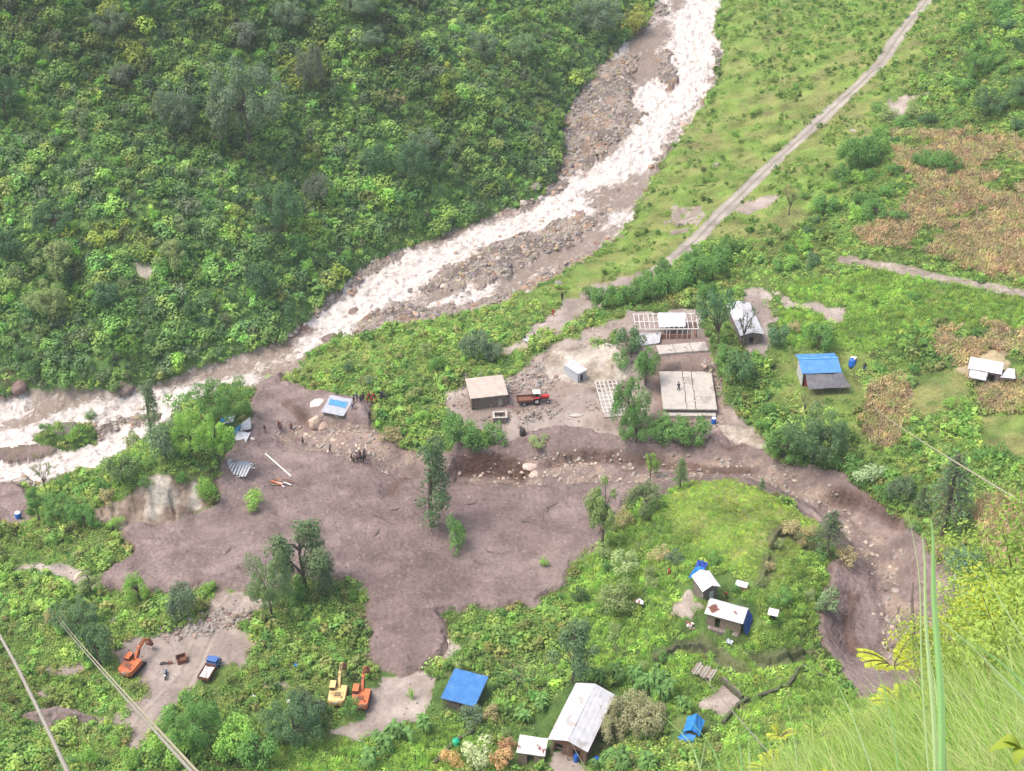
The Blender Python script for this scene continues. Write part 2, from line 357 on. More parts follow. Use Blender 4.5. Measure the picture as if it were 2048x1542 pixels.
BARS = [[(1200,125),(1262,93),(1290,105),(1285,130),(1265,160),(1275,200),(1300,215),(1270,250),(1230,285),(1200,315),(1150,345),(1100,378),(1050,400),(1090,350),(1110,290),(1120,230),(1140,190)],
 [(1308,112),(1330,85),(1352,90),(1365,130),(1362,150),(1350,182),(1330,172),(1312,140)],
 [(828,562),(860,540),(900,512),(980,475),(1080,440),(1150,415),(1220,405),(1240,412),(1200,440),(1160,470),(1140,490),(1080,500),(1040,540),(960,570),(900,575),(850,582),(828,578)],
 [(1425,75),(1450,95),(1460,120),(1405,205),(1392,200),(1418,150)],[(690,600),(700,545),(752,500),(800,485),(815,492),(790,515),(735,540),(712,575)],
 [(735,618),(800,592),(860,600),(960,585),(1040,560),(1110,520),(1180,490),(1230,450),(1240,460),(1215,490),(1150,528),(1060,580),(1000,608),(900,632),(780,655),(700,668),(655,685),(690,650)],
 [(70,872),(110,848),(180,838),(250,818),(320,808),(345,818),(290,850),(230,855),(190,878),(120,890),(70,886)],
 [(-100,968),(60,945),(130,938),(150,940),(70,975),(-100,985)],[(1375,240),(1380,252),(1335,310),(1295,372),(1283,368),(1300,330),(1330,270)],
 [(570,655),(640,590),(690,555),(700,560),(655,610),(610,650),(575,675)],[(1300,-20),(1345,5),(1325,22),(1290,50),(1285,30)],
 [(930,440),(1070,385),(1120,340),(1150,345),(1110,385),(1075,400),(990,428),(930,448),(830,485),(800,492)],[(-100,770),(60,768),(62,782),(10,792),(-100,805)]]
ISLE = [(58,868),(105,842),(140,835),(190,838),(196,855),(180,878),(120,892),(85,885)]
SANDB = [(-60,905),(10,888),(60,880),(105,892),(95,905),(40,915),(-60,920)]
MUD = [(498,795),(512,772),(560,738),(566,765),(600,770),(640,790),(705,800),(748,800),(752,835),(745,862),(790,880),(850,905),(898,905),(915,892),(960,888),(1020,885),(1060,862),(1130,856),(1190,862),(1240,872),(1300,885),(1400,888),(1430,862),(1450,868),(1480,885),(1530,902),(1570,928),(1640,930),(1690,950),(1740,990),(1800,1030),(1835,1055),(1850,1100),(1885,1130),(1930,1165),(1965,1200),(1955,1260),(1905,1300),(1850,1345),(1790,1385),(1740,1400),(1700,1380),(1672,1335),(1640,1290),(1625,1235),(1648,1180),(1650,1120),(1685,1105),(1640,1065),(1590,1015),(1540,985),(1500,968),(1460,957),(1400,962),(1345,975),(1320,1000),(1275,990),(1240,1030),(1200,1090),(1150,1130),(1130,1160),(1092,1195),(1085,1215),(1010,1218),(960,1225),(888,1226),(900,1262),(902,1295),(885,1325),(850,1345),(805,1350),(765,1335),(735,1312),(733,1240),(722,1165),(700,1157),(640,1165),(600,1150),(540,1180),(450,1180),(420,1172),(320,1185),(240,1185),(205,1172),(198,1145),(255,1118),(265,1098),(245,1072),(252,1052),(310,1047),(400,1022),(430,1000),(425,960),(445,905),(470,890),(498,860)]
MUD2 = [(-300,960),(0,964),(58,975),(66,1000),(62,1045),(20,1052),(0,1048),(-300,1030)]
YARDS = [[(235,1310),(262,1272),(330,1262),(405,1240),(420,1200),(440,1182),(480,1180),(525,1195),(545,1205),(505,1232),(480,1250),(500,1265),(512,1290),(480,1335),(430,1372),(370,1402),(322,1425),(312,1462),(290,1502),(250,1508),(268,1472),(222,1445),(60,1448),(30,1432),(100,1420),(190,1432),(238,1438),(242,1408),(292,1382),(285,1350),(235,1345)],
 [(770,1352),(850,1345),(878,1362),(850,1432),(790,1462),(720,1475),(660,1462),(730,1425),(742,1385)],
 [(888,805),(905,770),(940,752),(1010,750),(1060,722),(1100,690),(1180,655),(1270,628),(1400,622),(1420,690),(1442,740),(1452,800),(1480,830),(1510,850),(1535,880),(1532,905),(1430,885),(1300,890),(1240,875),(1190,866),(1060,868),(1010,890),(975,868),(920,850),(895,830)],
 [(1000,695),(1050,672),(1085,640),(1130,600),(1190,570),(1280,550),(1270,568),(1220,590),(1190,625),(1130,655),(1095,668),(1070,690),(1010,706)],
 [(1480,580),(1525,575),(1545,595),(1540,615),(1545,650),(1535,710),(1495,712),(1480,690),(1500,640)],[(1565,608),(1640,603),(1680,620),(1690,640),(1662,646),(1625,622)],
 [(1768,210),(1800,190),(1860,180),(1862,192),(1820,205),(1800,235),(1775,235)],[(1478,412),(1520,395),(1560,393),(1548,412),(1500,428),(1480,425)],
 [(15,1132),(90,1125),(150,1140),(205,1160),(200,1175),(120,1160),(60,1145),(20,1145)],[(895,1265),(930,1300),(905,1330),(890,1310)],
 [(530,1365),(560,1355),(580,1365),(560,1372),(535,1370)],[(92,1330),(150,1322),(158,1338),(130,1348),(95,1345)],[(1350,1200),(1385,1190),(1400,1225),(1372,1240),(1352,1225)],[(60,1385),(95,1380),(100,1395),(70,1402)],
 [(1420,1372),(1440,1350),(1500,1395),(1450,1435),(1412,1415)],[(1095,1512),(1160,1512),(1200,1545),(1090,1560)]]
BROWNP = [[(1330,412),(1400,415),(1415,430),(1370,470),(1345,470),(1325,440)],[(1180,660),(1240,640),(1250,700),(1160,740),(1130,720)],[(1540,575),(1600,600),(1580,640),(1545,640)]]
GRASSIN = [[(1185,690),(1235,660),(1245,670),(1235,700),(1210,715),(1180,705)],[(1155,690),(1200,680),(1195,705),(1160,712)],[(428,1335),(470,1322),(480,1345),(400,1390),(375,1395),(395,1365)]]
PALE = [[(1100,700),(1240,690),(1255,745),(1222,775),(1150,765),(1070,745)],[(1430,845),(1490,845),(1528,865),(1535,900),(1505,890),(1450,872)],[(288,1010),(318,952),(345,952),(352,1000),(310,1032),(292,1030)],[(375,960),(388,960),(392,1020),(365,1012)],[(272,530),(290,520),(312,532),(312,555),(285,560)],[(900,990),(1060,700),(1080,690)]]
CLIFF = [(188,1022),(230,1000),(285,962),(325,950),(345,950),(360,962),(392,958),(400,992),(418,1000),(400,1020),(330,1045),(252,1055),(195,1048)]
STONY = np.array([(600,880),(700,878),(790,925),(880,945),(1000,955),(1200,938),(1450,938),(1600,975),(1700,1050),(1780,1140),(1815,1230),(1800,1340)], float)
ROAD = np.array([(1905,-80),(1850,5),(1820,42),(1790,82),(1768,120),(1722,165),(1660,222),(1600,277),(1540,332),(1482,390),(1432,436),(1392,480),(1340,522),(1288,556)], float)
FIELDS = [[(1785,272),(1870,262),(2250,290),(2250,570),(1990,555),(1900,525),(1830,505),(1720,485),(1700,465),(1800,425),(1850,370),(1795,340)],
 [(1742,770),(1800,748),(1822,790),(1812,850),(1792,892),(1740,892),(1722,850),(1732,800)],[(1880,655),(1930,642),(2250,710),(2250,835),(2048,830),(1962,822),(1940,765),(1870,700)],
 [(1960,995),(2250,980),(2250,1180),(1992,1145),(1950,1050)]]
LAWNS = [[(1822,742),(1930,740),(1932,812),(1840,835),(1815,792)],[(1942,830),(2048,835),(2200,850),(2200,925),(2000,905),(1948,872)],[(1850,1180),(1960,1215),(1960,1245),(1860,1230)]]
GULLY = np.array([(1690,520),(1760,530),(1830,545),(1900,560),(1960,572),(2048,590),(2250,610)], float)

zn = np.zeros(X.shape, np.int8)         # 0 green ground
ZN = dict(grass=0, hill=1, river=2, gravel=3, mud=4, dirt=5, road=6, field=7, cliff=8)
zn[zone(Z_HILL, .6)] = 1
river = zone(Z_RIVER, .8); zn[river] = 2
sriv = sdist(Z_RIVER); smud = np.maximum(sdist(MUD), sdist(MUD2))
rockd = np.full(X.shape, -12.0)
for b_ in BARS: rockd = np.maximum(rockd, sdist(b_))
gv = (zn == 2) & ((rockd+(fbm(X/2.2, Y/2.2, 3, 4)-.5)*3.2) > .9); zn[gv] = 3
isle = sdist(ISLE); zn[(isle > 0) & (zn >= 2)] = 0
sandb = zone(SANDB); zn[sandb] = 4
yd = np.full(X.shape, -12.0)
for b_ in YARDS: yd = np.maximum(yd, sdist(b_))
ydn = yd+(fbm(X/2.5, Y/2.5, 3, 14)-.5)*2.0
zn[(ydn > 0) & (zn < 2)] = 5
for b_ in GRASSIN: zn[zone(b_) & (zn == 5)] = 0
for b_ in BROWNP: zn[zone(b_, 1.5) & (zn == 0) & (vn(X/1.5, Y/1.5, 7) > .45)] = 5
mudn = smud+(fbm(X/1.8, Y/1.8, 3, 24)-.5)*.8
zn[(mudn > 0) & (zn != 1)] = 4
# deeper silt where the river margin is calm
cl = sdist(CLIFF); zn[cl > 0] = 8
for b_ in PALE[:2]+[PALE[4]]: zn[zone(b_, 1.2)] = 8
fdist = np.full(X.shape, -12.0)
for b_ in FIELDS: fdist = np.maximum(fdist, sdist(b_))
fpat = fbm(X/9, Y/6, 3, 31)
zn[(fdist > 0) & (zn == 0) & (fpat > .33)] = 7
# road and gully by distance to a centre line (metres)
def linexy(L, hs=None):
    x, y = [], []
    for (a, b) in L:
        t = np.linspace(60, 700, 1600); d = ray(a, b); xx, yy, zz = d[0]*t, d[1]*t, H+d[2]*t
        hit = np.where((zz < h0(xx, yy)) & (yy > GY0))[0]; i = hit[0] if len(hit) else -1; x.append(xx[i]); y.append(yy[i])
    P_ = np.stack([x, y], 1)
    for _ in range(2):      # Chaikin
        Q = [P_[0]]
        for i in range(len(P_)-1): Q += [P_[i]*.75+P_[i+1]*.25, P_[i]*.25+P_[i+1]*.75]
        P_ = np.array(Q+[P_[-1]])
    return P_
RXY = linexy(ROAD); rd, rs, rside = seg_dist(X, Y, RXY)
rw = 1.75+(vn(rs/6, rs*0, 3)-.5)*.7+(fbm(X/1.1, Y/1.1, 2, 8)-.5)*.7
zn[(rd < rw) & (zn <= 5)] = 6
UXY = linexy(GULLY); ud, us, uside = seg_dist(X, Y, UXY); zn[(ud < 1.1+.8*(vn(us/4, us*0, 5)-.3)) & (zn != 2)] = 5
SXY = linexy(STONY); sdn, sarc, _ = seg_dist(X, Y, SXY)
CXY = linexy([(1440,-150),(1400,30),(1340,180),(1270,310),(1150,400),(960,480),(800,550),(680,630),(560,700),(400,750),(200,810),(50,880),(-200,920)])
wd, ws, wside = seg_dist(X, Y, CXY)

# heights with their details
Z = Z0.copy()
nz = lambda s, sd_, o=3: (fbm(X/s, Y/s, o, sd_)-.5)*2
g = (zn == 0) | (zn == 7) | (zn == 5); Z += np.where(g, .35*nz(5, 41)+.12*nz(1.2, 42), 0)
Z += np.where(zn == 1, 1.2*nz(6, 43)+.4*nz(1.8, 44), 0)
riv_in = ss(-2.5, 1.0, sriv)
Z -= riv_in*1.6*(1-ss(-1, 1, smud)*.9)
Z += np.where(isle > 0, 2.2*ss(0, 2.5, isle), 0)
Z += np.where(zn == 3, .35+.55*ss(0, 4, rockd)+.30*nz(1.6, 45)+.2*nz(.6, 46), 0)
foam = ss(.30, .62, fbm(ws/14, wside*wd/7, 3, 51)*.75+.45*ss(7, 1, wd)+.1)
calm = [[(430,690),(600,640),(625,650),(560,700),(480,730),(330,760),(60,800),(60,775),(250,765),(400,725)],[(1170,380),(1300,330),(1275,400),(1200,410)],[(1030,500),(1150,440),(1230,440),(1120,520),(1040,545)],[(1270,60),(1330,30),(1340,60),(1260,100)],[(510,730),(620,700),(560,745)],[(1000,545),(1060,520),(1060,560),(1000,590)]]
for c_ in calm: foam = foam*(1-.85*ss(-2.5, 1.5, sdist(c_)))
wv_ = .62*(fbm(ws/2.2, wside*wd/1.1, 3, 52)-.5)*2*(.3+foam)+.22*(fbm(ws/.7, wside*wd/.45, 2, 53)-.5)*2
Z += np.where(zn == 2, wv_, 0)
Z += np.where(sandb, .8, 0)
lobe = ss(0, 1.2, smud)
Z += lobe*.75+np.where(zn == 4, .12*nz(4, 54)+.05*nz(.9, 55)+.16*np.abs(nz(2.2, 57)), 0)
# arcs pressed into the tongue of the mud
tx, ty = on_plane(815, 1215, 1.2); tr = np.hypot((X-tx)*1.0, (Y-ty)*1.0)
Z += np.where((zn == 4) & (PY > 1170) & (PX > 715) & (PX < 930), .07*np.sin(tr*1.9+3.5*nz(6, 56))*ss(.35,.6,fbm(X/4,Y/4,2,58))*(PY>1250), 0)
stony = ss(3.8, 1.6, sdn-(fbm(sarc/7, sdn*0, 3, 61)-.3)*3.2)*(zn == 4)
Z -= stony*(.9+.3*nz(2, 62))
# cut bank above the channel
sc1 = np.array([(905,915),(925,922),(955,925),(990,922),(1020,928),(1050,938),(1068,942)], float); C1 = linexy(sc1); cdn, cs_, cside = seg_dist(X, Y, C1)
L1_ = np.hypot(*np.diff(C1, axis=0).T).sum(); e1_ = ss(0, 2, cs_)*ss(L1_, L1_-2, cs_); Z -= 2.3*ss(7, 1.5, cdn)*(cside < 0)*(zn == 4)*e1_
KB = np.zeros(X.shape)
for ln_, dp, wd_2 in (([(1535,1105),(1560,1060),(1582,1048),(1600,1075),(1645,1100),(1685,1128)], 1.4, 8), ([(1500,1185),(1528,1160),(1540,1115),(1538,1090)], .9, 6), ([(1480,1302),(1540,1320),(1590,1302),(1625,1297),(1665,1335)], .9, 5), ([(1290,1335),(1325,1300),(1370,1284),(1420,1292),(1450,1315),(1510,1350)], .9, 4), ([(1130,1310),(1200,1296),(1290,1300)], .7, 4), ([(1560,1262),(1610,1268),(1640,1292)], .7, 4), ([(1375,1060),(1430,1078),(1500,1082)], .5, 5), ([(1360,1015),(1430,1020),(1520,1030)], .4, 5)):
    Cn = linexy(ln_); q1, q2, q3 = seg_dist(X, Y, Cn); tot = np.hypot(*np.diff(Cn, axis=0).T).sum(); en = ss(0, 3, q2)*ss(tot, tot-3, q2)
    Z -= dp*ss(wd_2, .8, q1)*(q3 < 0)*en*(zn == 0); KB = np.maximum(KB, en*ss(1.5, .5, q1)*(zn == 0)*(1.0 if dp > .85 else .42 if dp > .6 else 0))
kn_ = ss(-2, 3, sdist([(1345,975),(1400,960),(1460,950),(1510,968),(1570,995),(1640,1065),(1600,1100),(1560,1180),(1480,1150),(1420,1110),(1380,1080),(1330,1040)])); Z += kn_*(.55*nz(3.4, 76)+.5*(1-np.abs(nz(5.5, 77)))-.3)
Z += np.where(zn == 8, .5*nz(2.2, 63)+.25*nz(.8, 64)-.5*np.abs(nz(3.2, 65)), 0)
Z += np.where(ydn > 0, -.15+.06*nz(1.0, 66), 0)
HEAP = [[(1012,748),(1085,735),(1112,752),(1105,772),(1060,782),(1015,772)],[(1045,822),(1108,818),(1100,838),(1050,842)],[(400,1235),(470,1215),(530,1208),(500,1245),(430,1258),(345,1275),(340,1258)],[(1412,700),(1440,705),(1452,780),(1432,785)],[(1110,915),(1165,905),(1175,925),(1120,932)]]
hp = np.full(X.shape, -12.0)
for q in HEAP: hp = np.maximum(hp, sdist(q))
Z += ss(-.3, 2.0, hp)*(.8+.6*nz(1.6, 69)); 
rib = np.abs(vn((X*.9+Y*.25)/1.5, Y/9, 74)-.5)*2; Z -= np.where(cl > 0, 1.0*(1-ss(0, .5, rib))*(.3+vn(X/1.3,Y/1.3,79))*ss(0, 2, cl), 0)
# rumpled bank of spoil left of the yard
sp = sdist([(28,1436),(60,1425),(110,1418),(150,1422),(190,1432),(205,1445),(120,1450),(60,1448)]); Z += 1.5*ss(-.3, 1.6, sp)*(.7+.5*vn(X/2.2, Y/2.2, 67))
zn[(sp > 0)] = 4
# cut edges of the channel
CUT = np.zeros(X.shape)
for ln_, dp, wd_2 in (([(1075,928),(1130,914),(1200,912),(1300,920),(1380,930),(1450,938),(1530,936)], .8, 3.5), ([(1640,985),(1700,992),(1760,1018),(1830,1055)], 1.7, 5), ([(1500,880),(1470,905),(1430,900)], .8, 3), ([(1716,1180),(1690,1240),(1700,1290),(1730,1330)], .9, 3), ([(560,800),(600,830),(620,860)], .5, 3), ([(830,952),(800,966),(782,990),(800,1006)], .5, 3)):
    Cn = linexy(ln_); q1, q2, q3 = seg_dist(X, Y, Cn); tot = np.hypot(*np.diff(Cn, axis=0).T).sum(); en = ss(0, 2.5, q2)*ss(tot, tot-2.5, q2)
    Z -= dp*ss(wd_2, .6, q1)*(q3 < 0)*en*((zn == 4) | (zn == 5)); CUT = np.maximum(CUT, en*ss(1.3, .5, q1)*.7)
# shed mound
sm = sdist([(600,800),(640,775),(720,800),(748,812),(748,850),(700,862),(640,858),(605,850)]); Z += 1.1*ss(-.5, 2.5, sm)
Z -= np.where(zn == 6, .12+.10*ss(.5, .2, np.abs(rd-.85)), 0)
PADS = [([(1316,745),(1428,742),(1442,838),(1314,840)],(1380,834)),([(1310,690),(1415,684),(1420,712),(1314,716)],(1365,706)),([(1264,640),(1395,630),(1402,676),(1266,674)],(1335,668)),([(928,765),(1008,757),(1022,824),(938,830)],(975,822)),([(1461,620),(1505,605),(1522,688),(1476,694)],(1500,686)),([(1597,735),(1682,728),(1698,792),(1615,797)],(1640,777)),([(1185,775),(1240,770),(1250,832),(1208,838)],(1222,828)),([(883,1405),(950,1425),(980,1370),(912,1350)],(935,1418)),([(1383,1165),(1418,1150),(1446,1190),(1405,1205)],(1418,1196)),([(1405,1235),(1422,1210),(1503,1230),(1488,1268),(1408,1262)],(1450,1262)),([(1120,740),(1145,735),(1180,755),(1157,768)],(1145,758)),([(1936,745),(2004,745),(2035,765),(1940,765)],(1970,757)),([(1030,1490),(1095,1495),(1095,1530),(1030,1520)],(1060,1520)),([(1090,1510),(1165,1545),(1240,1410),(1155,1390)],(1145,1500))]
for q, an_ in PADS:
    j_ = np.unravel_index(np.argmin((PX-an_[0])**2+(PY-an_[1])**2), PX.shape); t_ = ss(-2.6, -1.0, sdist(q)); Z = Z*(1-t_)+(Z0[j_]+.04*nz(1.5, 68)-.1)*t_
# terraces on the hillside of the huts
terr = inpoly(PX, PY, [(1150,1240),(1300,1190),(1380,1250),(1560,1250),(1640,1290),(1690,1380),(1560,1400),(1300,1420),(1180,1330)])
tz = Z0+.8*nz(9, 71); st = 1.5; fr = (tz/st)-np.floor(tz/st); Z += np.where(terr & (zn == 0), (ss(.72, .98, fr)-fr)*st*.85, 0)
ZF = Z

# ---------------------------------------------------------------- base colours (real surface colours, linear)
C = np.zeros(X.shape+(3,)); mixc = lambda a, b, t: np.asarray(a)*(1-t[..., None])+np.asarray(b)*t[..., None]
n1 = fbm(X/14, Y/14, 4, 81); n2 = fbm(X/3, Y/3, 4, 82); n3 = fbm(X/.8, Y/.8, 3, 83); n4 = fbm(X/30, Y/30, 2, 84)
MEADOW = [(1445,-100),(1432,50),(1450,110),(1415,195),(1332,315),(1268,440),(1160,530),(1010,605),(1180,600),(1290,560),(1400,480),(1560,480),(1700,380),(1760,240),(1900,60),(1960,-100)]
KNOLL = [(1345,975),(1400,960),(1460,950),(1510,968),(1570,995),(1640,1065),(1600,1100),(1560,1180),(1480,1150),(1420,1110),(1380,1080),(1330,1040)]
LITE = [[(570,750),(700,670),(850,650),(760,720),(640,770)],[(120,985),(200,955),(240,990),(180,1010),(110,1005)],[(1560,700),(1730,690),(1740,900),(1600,830),(1530,800)]]
md = ss(-3, 3, sdist(MEADOW)); kd = ss(-3, 3, sdist(KNOLL))
ld_ = np.zeros(X.shape)
for q in LITE: ld_ = np.maximum(ld_, ss(-3, 3, sdist(q)))
green = mixc((.10, .175, .045), (.16, .235, .060), ss(.35, .65, n1)); green = mixc(green, (.05, .095, .028), ss(.5, .7, n2)*.55)
brightg = mixc((.19, .285, .062), (.27, .30, .095), ss(.4, .7, n2)); brightg = mixc(brightg, (.25, .225, .10), ss(.60, .75, n1)*.6)
green = mixc(green, brightg, np.clip(md*.85+kd*.9+ld_*.6, 0, 1))
straw = ss(.62, .75, fbm(X/6, Y/6, 3, 85)); green = mixc(green, (.22, .18, .10), straw*.35)
hillc = mixc((.11, .20, .058), (.15, .26, .072), ss(.35, .65, n2)); hillc = mixc(hillc, (.20, .145, .09), .6*ss(.76, .84, fbm(X/5, Y/5, 3, 86)))
mudc = mixc((.202, .150, .138), (.258, .198, .184), ss(.35, .65, n1)); mudc = mixc(mudc, (.168, .124, .114), ss(.45, .65, n2)*.6)
flw = fbm((X*.96+Y*.28)/5+n1*3, (Y*.96-X*.28)/.9+n1*6, 4, 91); mudc = mixc(mudc, (.27, .215, .20), ss(.60, .74, flw)*.25); mudc = mixc(mudc, (.12, .085, .078), ss(.40, .28, flw)*.25); mudc = mixc(mudc, (.36, .31, .28), ss(.76, .84, n3)*.5)
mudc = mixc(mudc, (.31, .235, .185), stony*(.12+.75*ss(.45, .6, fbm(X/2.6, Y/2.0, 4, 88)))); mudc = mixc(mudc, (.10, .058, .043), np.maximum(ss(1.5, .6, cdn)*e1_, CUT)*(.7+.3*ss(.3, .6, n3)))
dirt = mixc((.32, .27, .24), (.42, .36, .32), ss(.3, .7, n2)); dirt = mixc(dirt, (.23, .18, .155), ss(.50, .62, n1)*.45)
dirt = mixc(dirt, (.25, .195, .17), ss(-1, 3, sdist(YARDS[2]))*(.25+.6*ss(.4, .6, fbm(X/4, Y/4, 3, 99))))
TK = linexy([(262,1500),(290,1440),(330,1400),(375,1350),(400,1290),(430,1240),(470,1200)]); tkd, _, _ = seg_dist(X, Y, TK); dirt = mixc(dirt, (.22, .18, .155), ss(.35, .12, np.abs(tkd-.95+.25*nz(4, 98)))*.5*(n3 > .38)); dirt = mixc(dirt, (.46, .40, .35), ss(.30, .10, np.abs(tkd-1.5))*.3); dirt = mixc(dirt, (.22, .155, .135), ss(-2, 2, sdist([(1290,665),(1420,665),(1450,740),(1460,850),(1300,850),(1300,740)]))*.75)
grav = mixc((.20, .165, .145), (.36, .30, .255), ss(.35, .65, n2)); grav = mixc(grav, (.38, .24, .16), ss(.62, .7, fbm(X/7, Y/7, 2, 87))*.6)
roadc = mixc((.30, .265, .235), (.39, .35, .31), ss(.3, .7, n2)); roadc = mixc(roadc, (.20, .18, .14), ss(.45, .15, rd)*.65); roadc = mixc(roadc, (.22, .23, .12), ss(1.1, 1.9, rd)*.5)
fieldc = mixc((.33, .27, .16), (.44, .37, .23), ss(.3, .7, n2)); fieldc = mixc(fieldc, (.14, .20, .05), ss(.55, .7, n1)*.5)
pale = mixc((.40, .34, .27), (.55, .49, .42), ss(.35, .65, n2)); pale = mixc(pale, (.30, .20, .14), ss(.5, .7, n1)*.6)
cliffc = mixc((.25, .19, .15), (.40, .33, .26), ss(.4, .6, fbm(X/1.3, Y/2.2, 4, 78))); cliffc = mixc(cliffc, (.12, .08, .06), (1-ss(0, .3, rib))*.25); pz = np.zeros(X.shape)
for q in PALE[2:4]: pz = np.maximum(pz, ss(-.8, .8, sdist(q)))
cliffc = mixc(cliffc, (.56, .52, .45), pz*.9)
cliffc = np.where((cl > 0)[..., None], cliffc, pale)
water = mixc((.22, .17, .135), (.30, .24, .20), n2)
lawnm = np.zeros(X.shape)
for q in LAWNS: lawnm = np.maximum(lawnm, ss(-.6, .6, sdist(q)))
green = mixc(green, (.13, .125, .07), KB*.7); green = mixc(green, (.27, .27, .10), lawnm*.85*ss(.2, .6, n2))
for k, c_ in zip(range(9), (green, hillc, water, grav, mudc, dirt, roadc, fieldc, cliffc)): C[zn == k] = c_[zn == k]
# patchy darker rim where mud meets the plants
C = np.where(((zn == 4) | (zn == 5))[..., None], mixc(C, (.16, .14, .08), ss(1.0, 0, np.maximum(smud, ydn))*.4*(n3 > .45)), C)
FOAM = foam*(zn == 2)

# faces by zone -> one mesh per kind of ground
idx = np.arange(NV*NU).reshape(NV, NU); FQ = np.stack([idx[:-1, :-1], idx[:-1, 1:], idx[1:, 1:], idx[1:, :-1]], -1).reshape(-1, 4)
fz = zn[:-1, :-1].reshape(-1)
VA = np.stack([X, Y, Z], -1).reshape(-1, 3); CA = np.concatenate([C.reshape(-1, 3), np.ones((NV*NU, 1))], 1)
FL = np.stack([ws, wside*wd, FOAM], -1).reshape(-1, 3)
M_grass = ground_mat('grass_ground', 2.2, .5, 1.0, .35); M_mud = ground_mat('wet_mud', 1.8, .34, .9, .22, .75, 1.3); M_dirt = ground_mat('sandy_dirt', 1.8, .25, .5, .12)
M_grav = ground_mat('river_gravel', 2.5, .5, 1.0, .4, vor=1.6); M_field = ground_mat('stubble_soil', 2.5, .4, .9, .3); M_cliff = ground_mat('bare_bank', 1.2, .4, 1.0, .6)
def river_mat():
    m = newmat('river_water', (.3, .25, .2), .35, 0, .4); n = m.node_tree.nodes; l = m.node_tree.links; b = P(m)
    at = n.new('ShaderNodeAttribute'); at.attribute_name = 'flow'; sx = n.new('ShaderNodeSeparateXYZ'); l.new(at.outputs['Vector'], sx.inputs[0])
    tc = n.new('ShaderNodeTexCoord')
    wn = n.new('ShaderNodeTexNoise'); wn.inputs['Scale'].default_value = .35; wn.inputs['Detail'].default_value = 3; l.new(tc.outputs['Object'], wn.inputs[0])
    cb = n.new('ShaderNodeCombineXYZ')
    def mth(op, a, b_, c=None):
        q = n.new('ShaderNodeMath'); q.operation = op
        for i, v_ in enumerate((a, b_)):
            if isinstance(v_, (int, float)): q.inputs[i].default_value = v_
            else: l.new(v_, q.inputs[i])
        return q.outputs[0]
    l.new(mth('MULTIPLY', sx.outputs[0], .6), cb.inputs[0]); l.new(mth('ADD', mth('MULTIPLY', sx.outputs[1], 1.15), mth('MULTIPLY', wn.outputs[0], 4.0)), cb.inputs[1])
    a = n.new('ShaderNodeTexNoise'); a.inputs['Scale'].default_value = 1.0; a.inputs['Detail'].default_value = 7; a.inputs['Roughness'].default_value = .68; a.inputs['Distortion'].default_value = 1.1
    l.new(cb.outputs[0], a.inputs[0])
    f = mth('ADD', a.outputs[0], mth('MULTIPLY', mth('SUBTRACT', sx.outputs[2], .42), .24))
    cr = n.new('ShaderNodeValToRGB'); e = cr.color_ramp.elements; e[0].position = .48; e[0].color = (0, 0, 0, 1); e[1].position = .64; e[1].color = (1, 1, 1, 1); l.new(f, cr.inputs[0])
    co = n.new('ShaderNodeAttribute'); co.attribute_name = 'Col'
    mx = n.new('ShaderNodeMix'); mx.data_type = 'RGBA'; l.new(cr.outputs[0], mx.inputs[0]); l.new(co.outputs['Color'], mx.inputs[6]); mx.inputs[7].default_value = (.64, .59, .555, 1)
    l.new(mx.outputs[2], b.inputs['Base Color'])
    rr = n.new('ShaderNodeMapRange'); rr.inputs[3].default_value = .28; rr.inputs[4].default_value = .85; l.new(cr.outputs[0], rr.inputs[0]); l.new(rr.outputs[0], b.inputs['Roughness'])
    bp = n.new('ShaderNodeBump'); bp.inputs['Strength'].default_value = .7; bp.inputs['Distance'].default_value = .35; l.new(a.outputs[0], bp.inputs['Height']); l.new(bp.outputs[0], b.inputs['Normal'])
    return m
NAMES = {0: ('grassland', M_grass), 1: ('hillside', M_grass), 2: ('river', river_mat()), 3: ('gravel_bars', M_grav), 4: ('mud_flow', M_mud), 5: ('dirt_ground', M_dirt), 6: ('road', M_dirt), 7: ('field_soil', M_field), 8: ('bare_banks', M_cliff)}
LBL = {0: 'green grassy valley ground on the near side of the river', 1: 'steep green hillside rising beyond the river', 2: 'foaming brown and white river in flood', 3: 'grey and orange gravel bars along the river', 4: 'purplish brown mud flow spread over the valley floor', 5: 'pale sandy bare ground', 6: 'narrow pale dirt road with two wheel tracks', 7: 'brown soil under the dry crops', 8: 'pale eroded earth banks'}
for k, (nm, mt) in NAMES.items():
    F = FQ[fz == k]; u, inv = np.unique(F, return_inverse=True); F = inv.reshape(-1, 4)
    at = {'Col': ('FLOAT_COLOR', 'POINT', CA[u])}
    if k == 2: at['flow'] = ('FLOAT_VECTOR', 'POINT', FL[u])
    tag(mesh_np(nm, VA[u], F, mt, at, smooth=True), LBL[k], nm.replace('_', ' '), kind='structure')

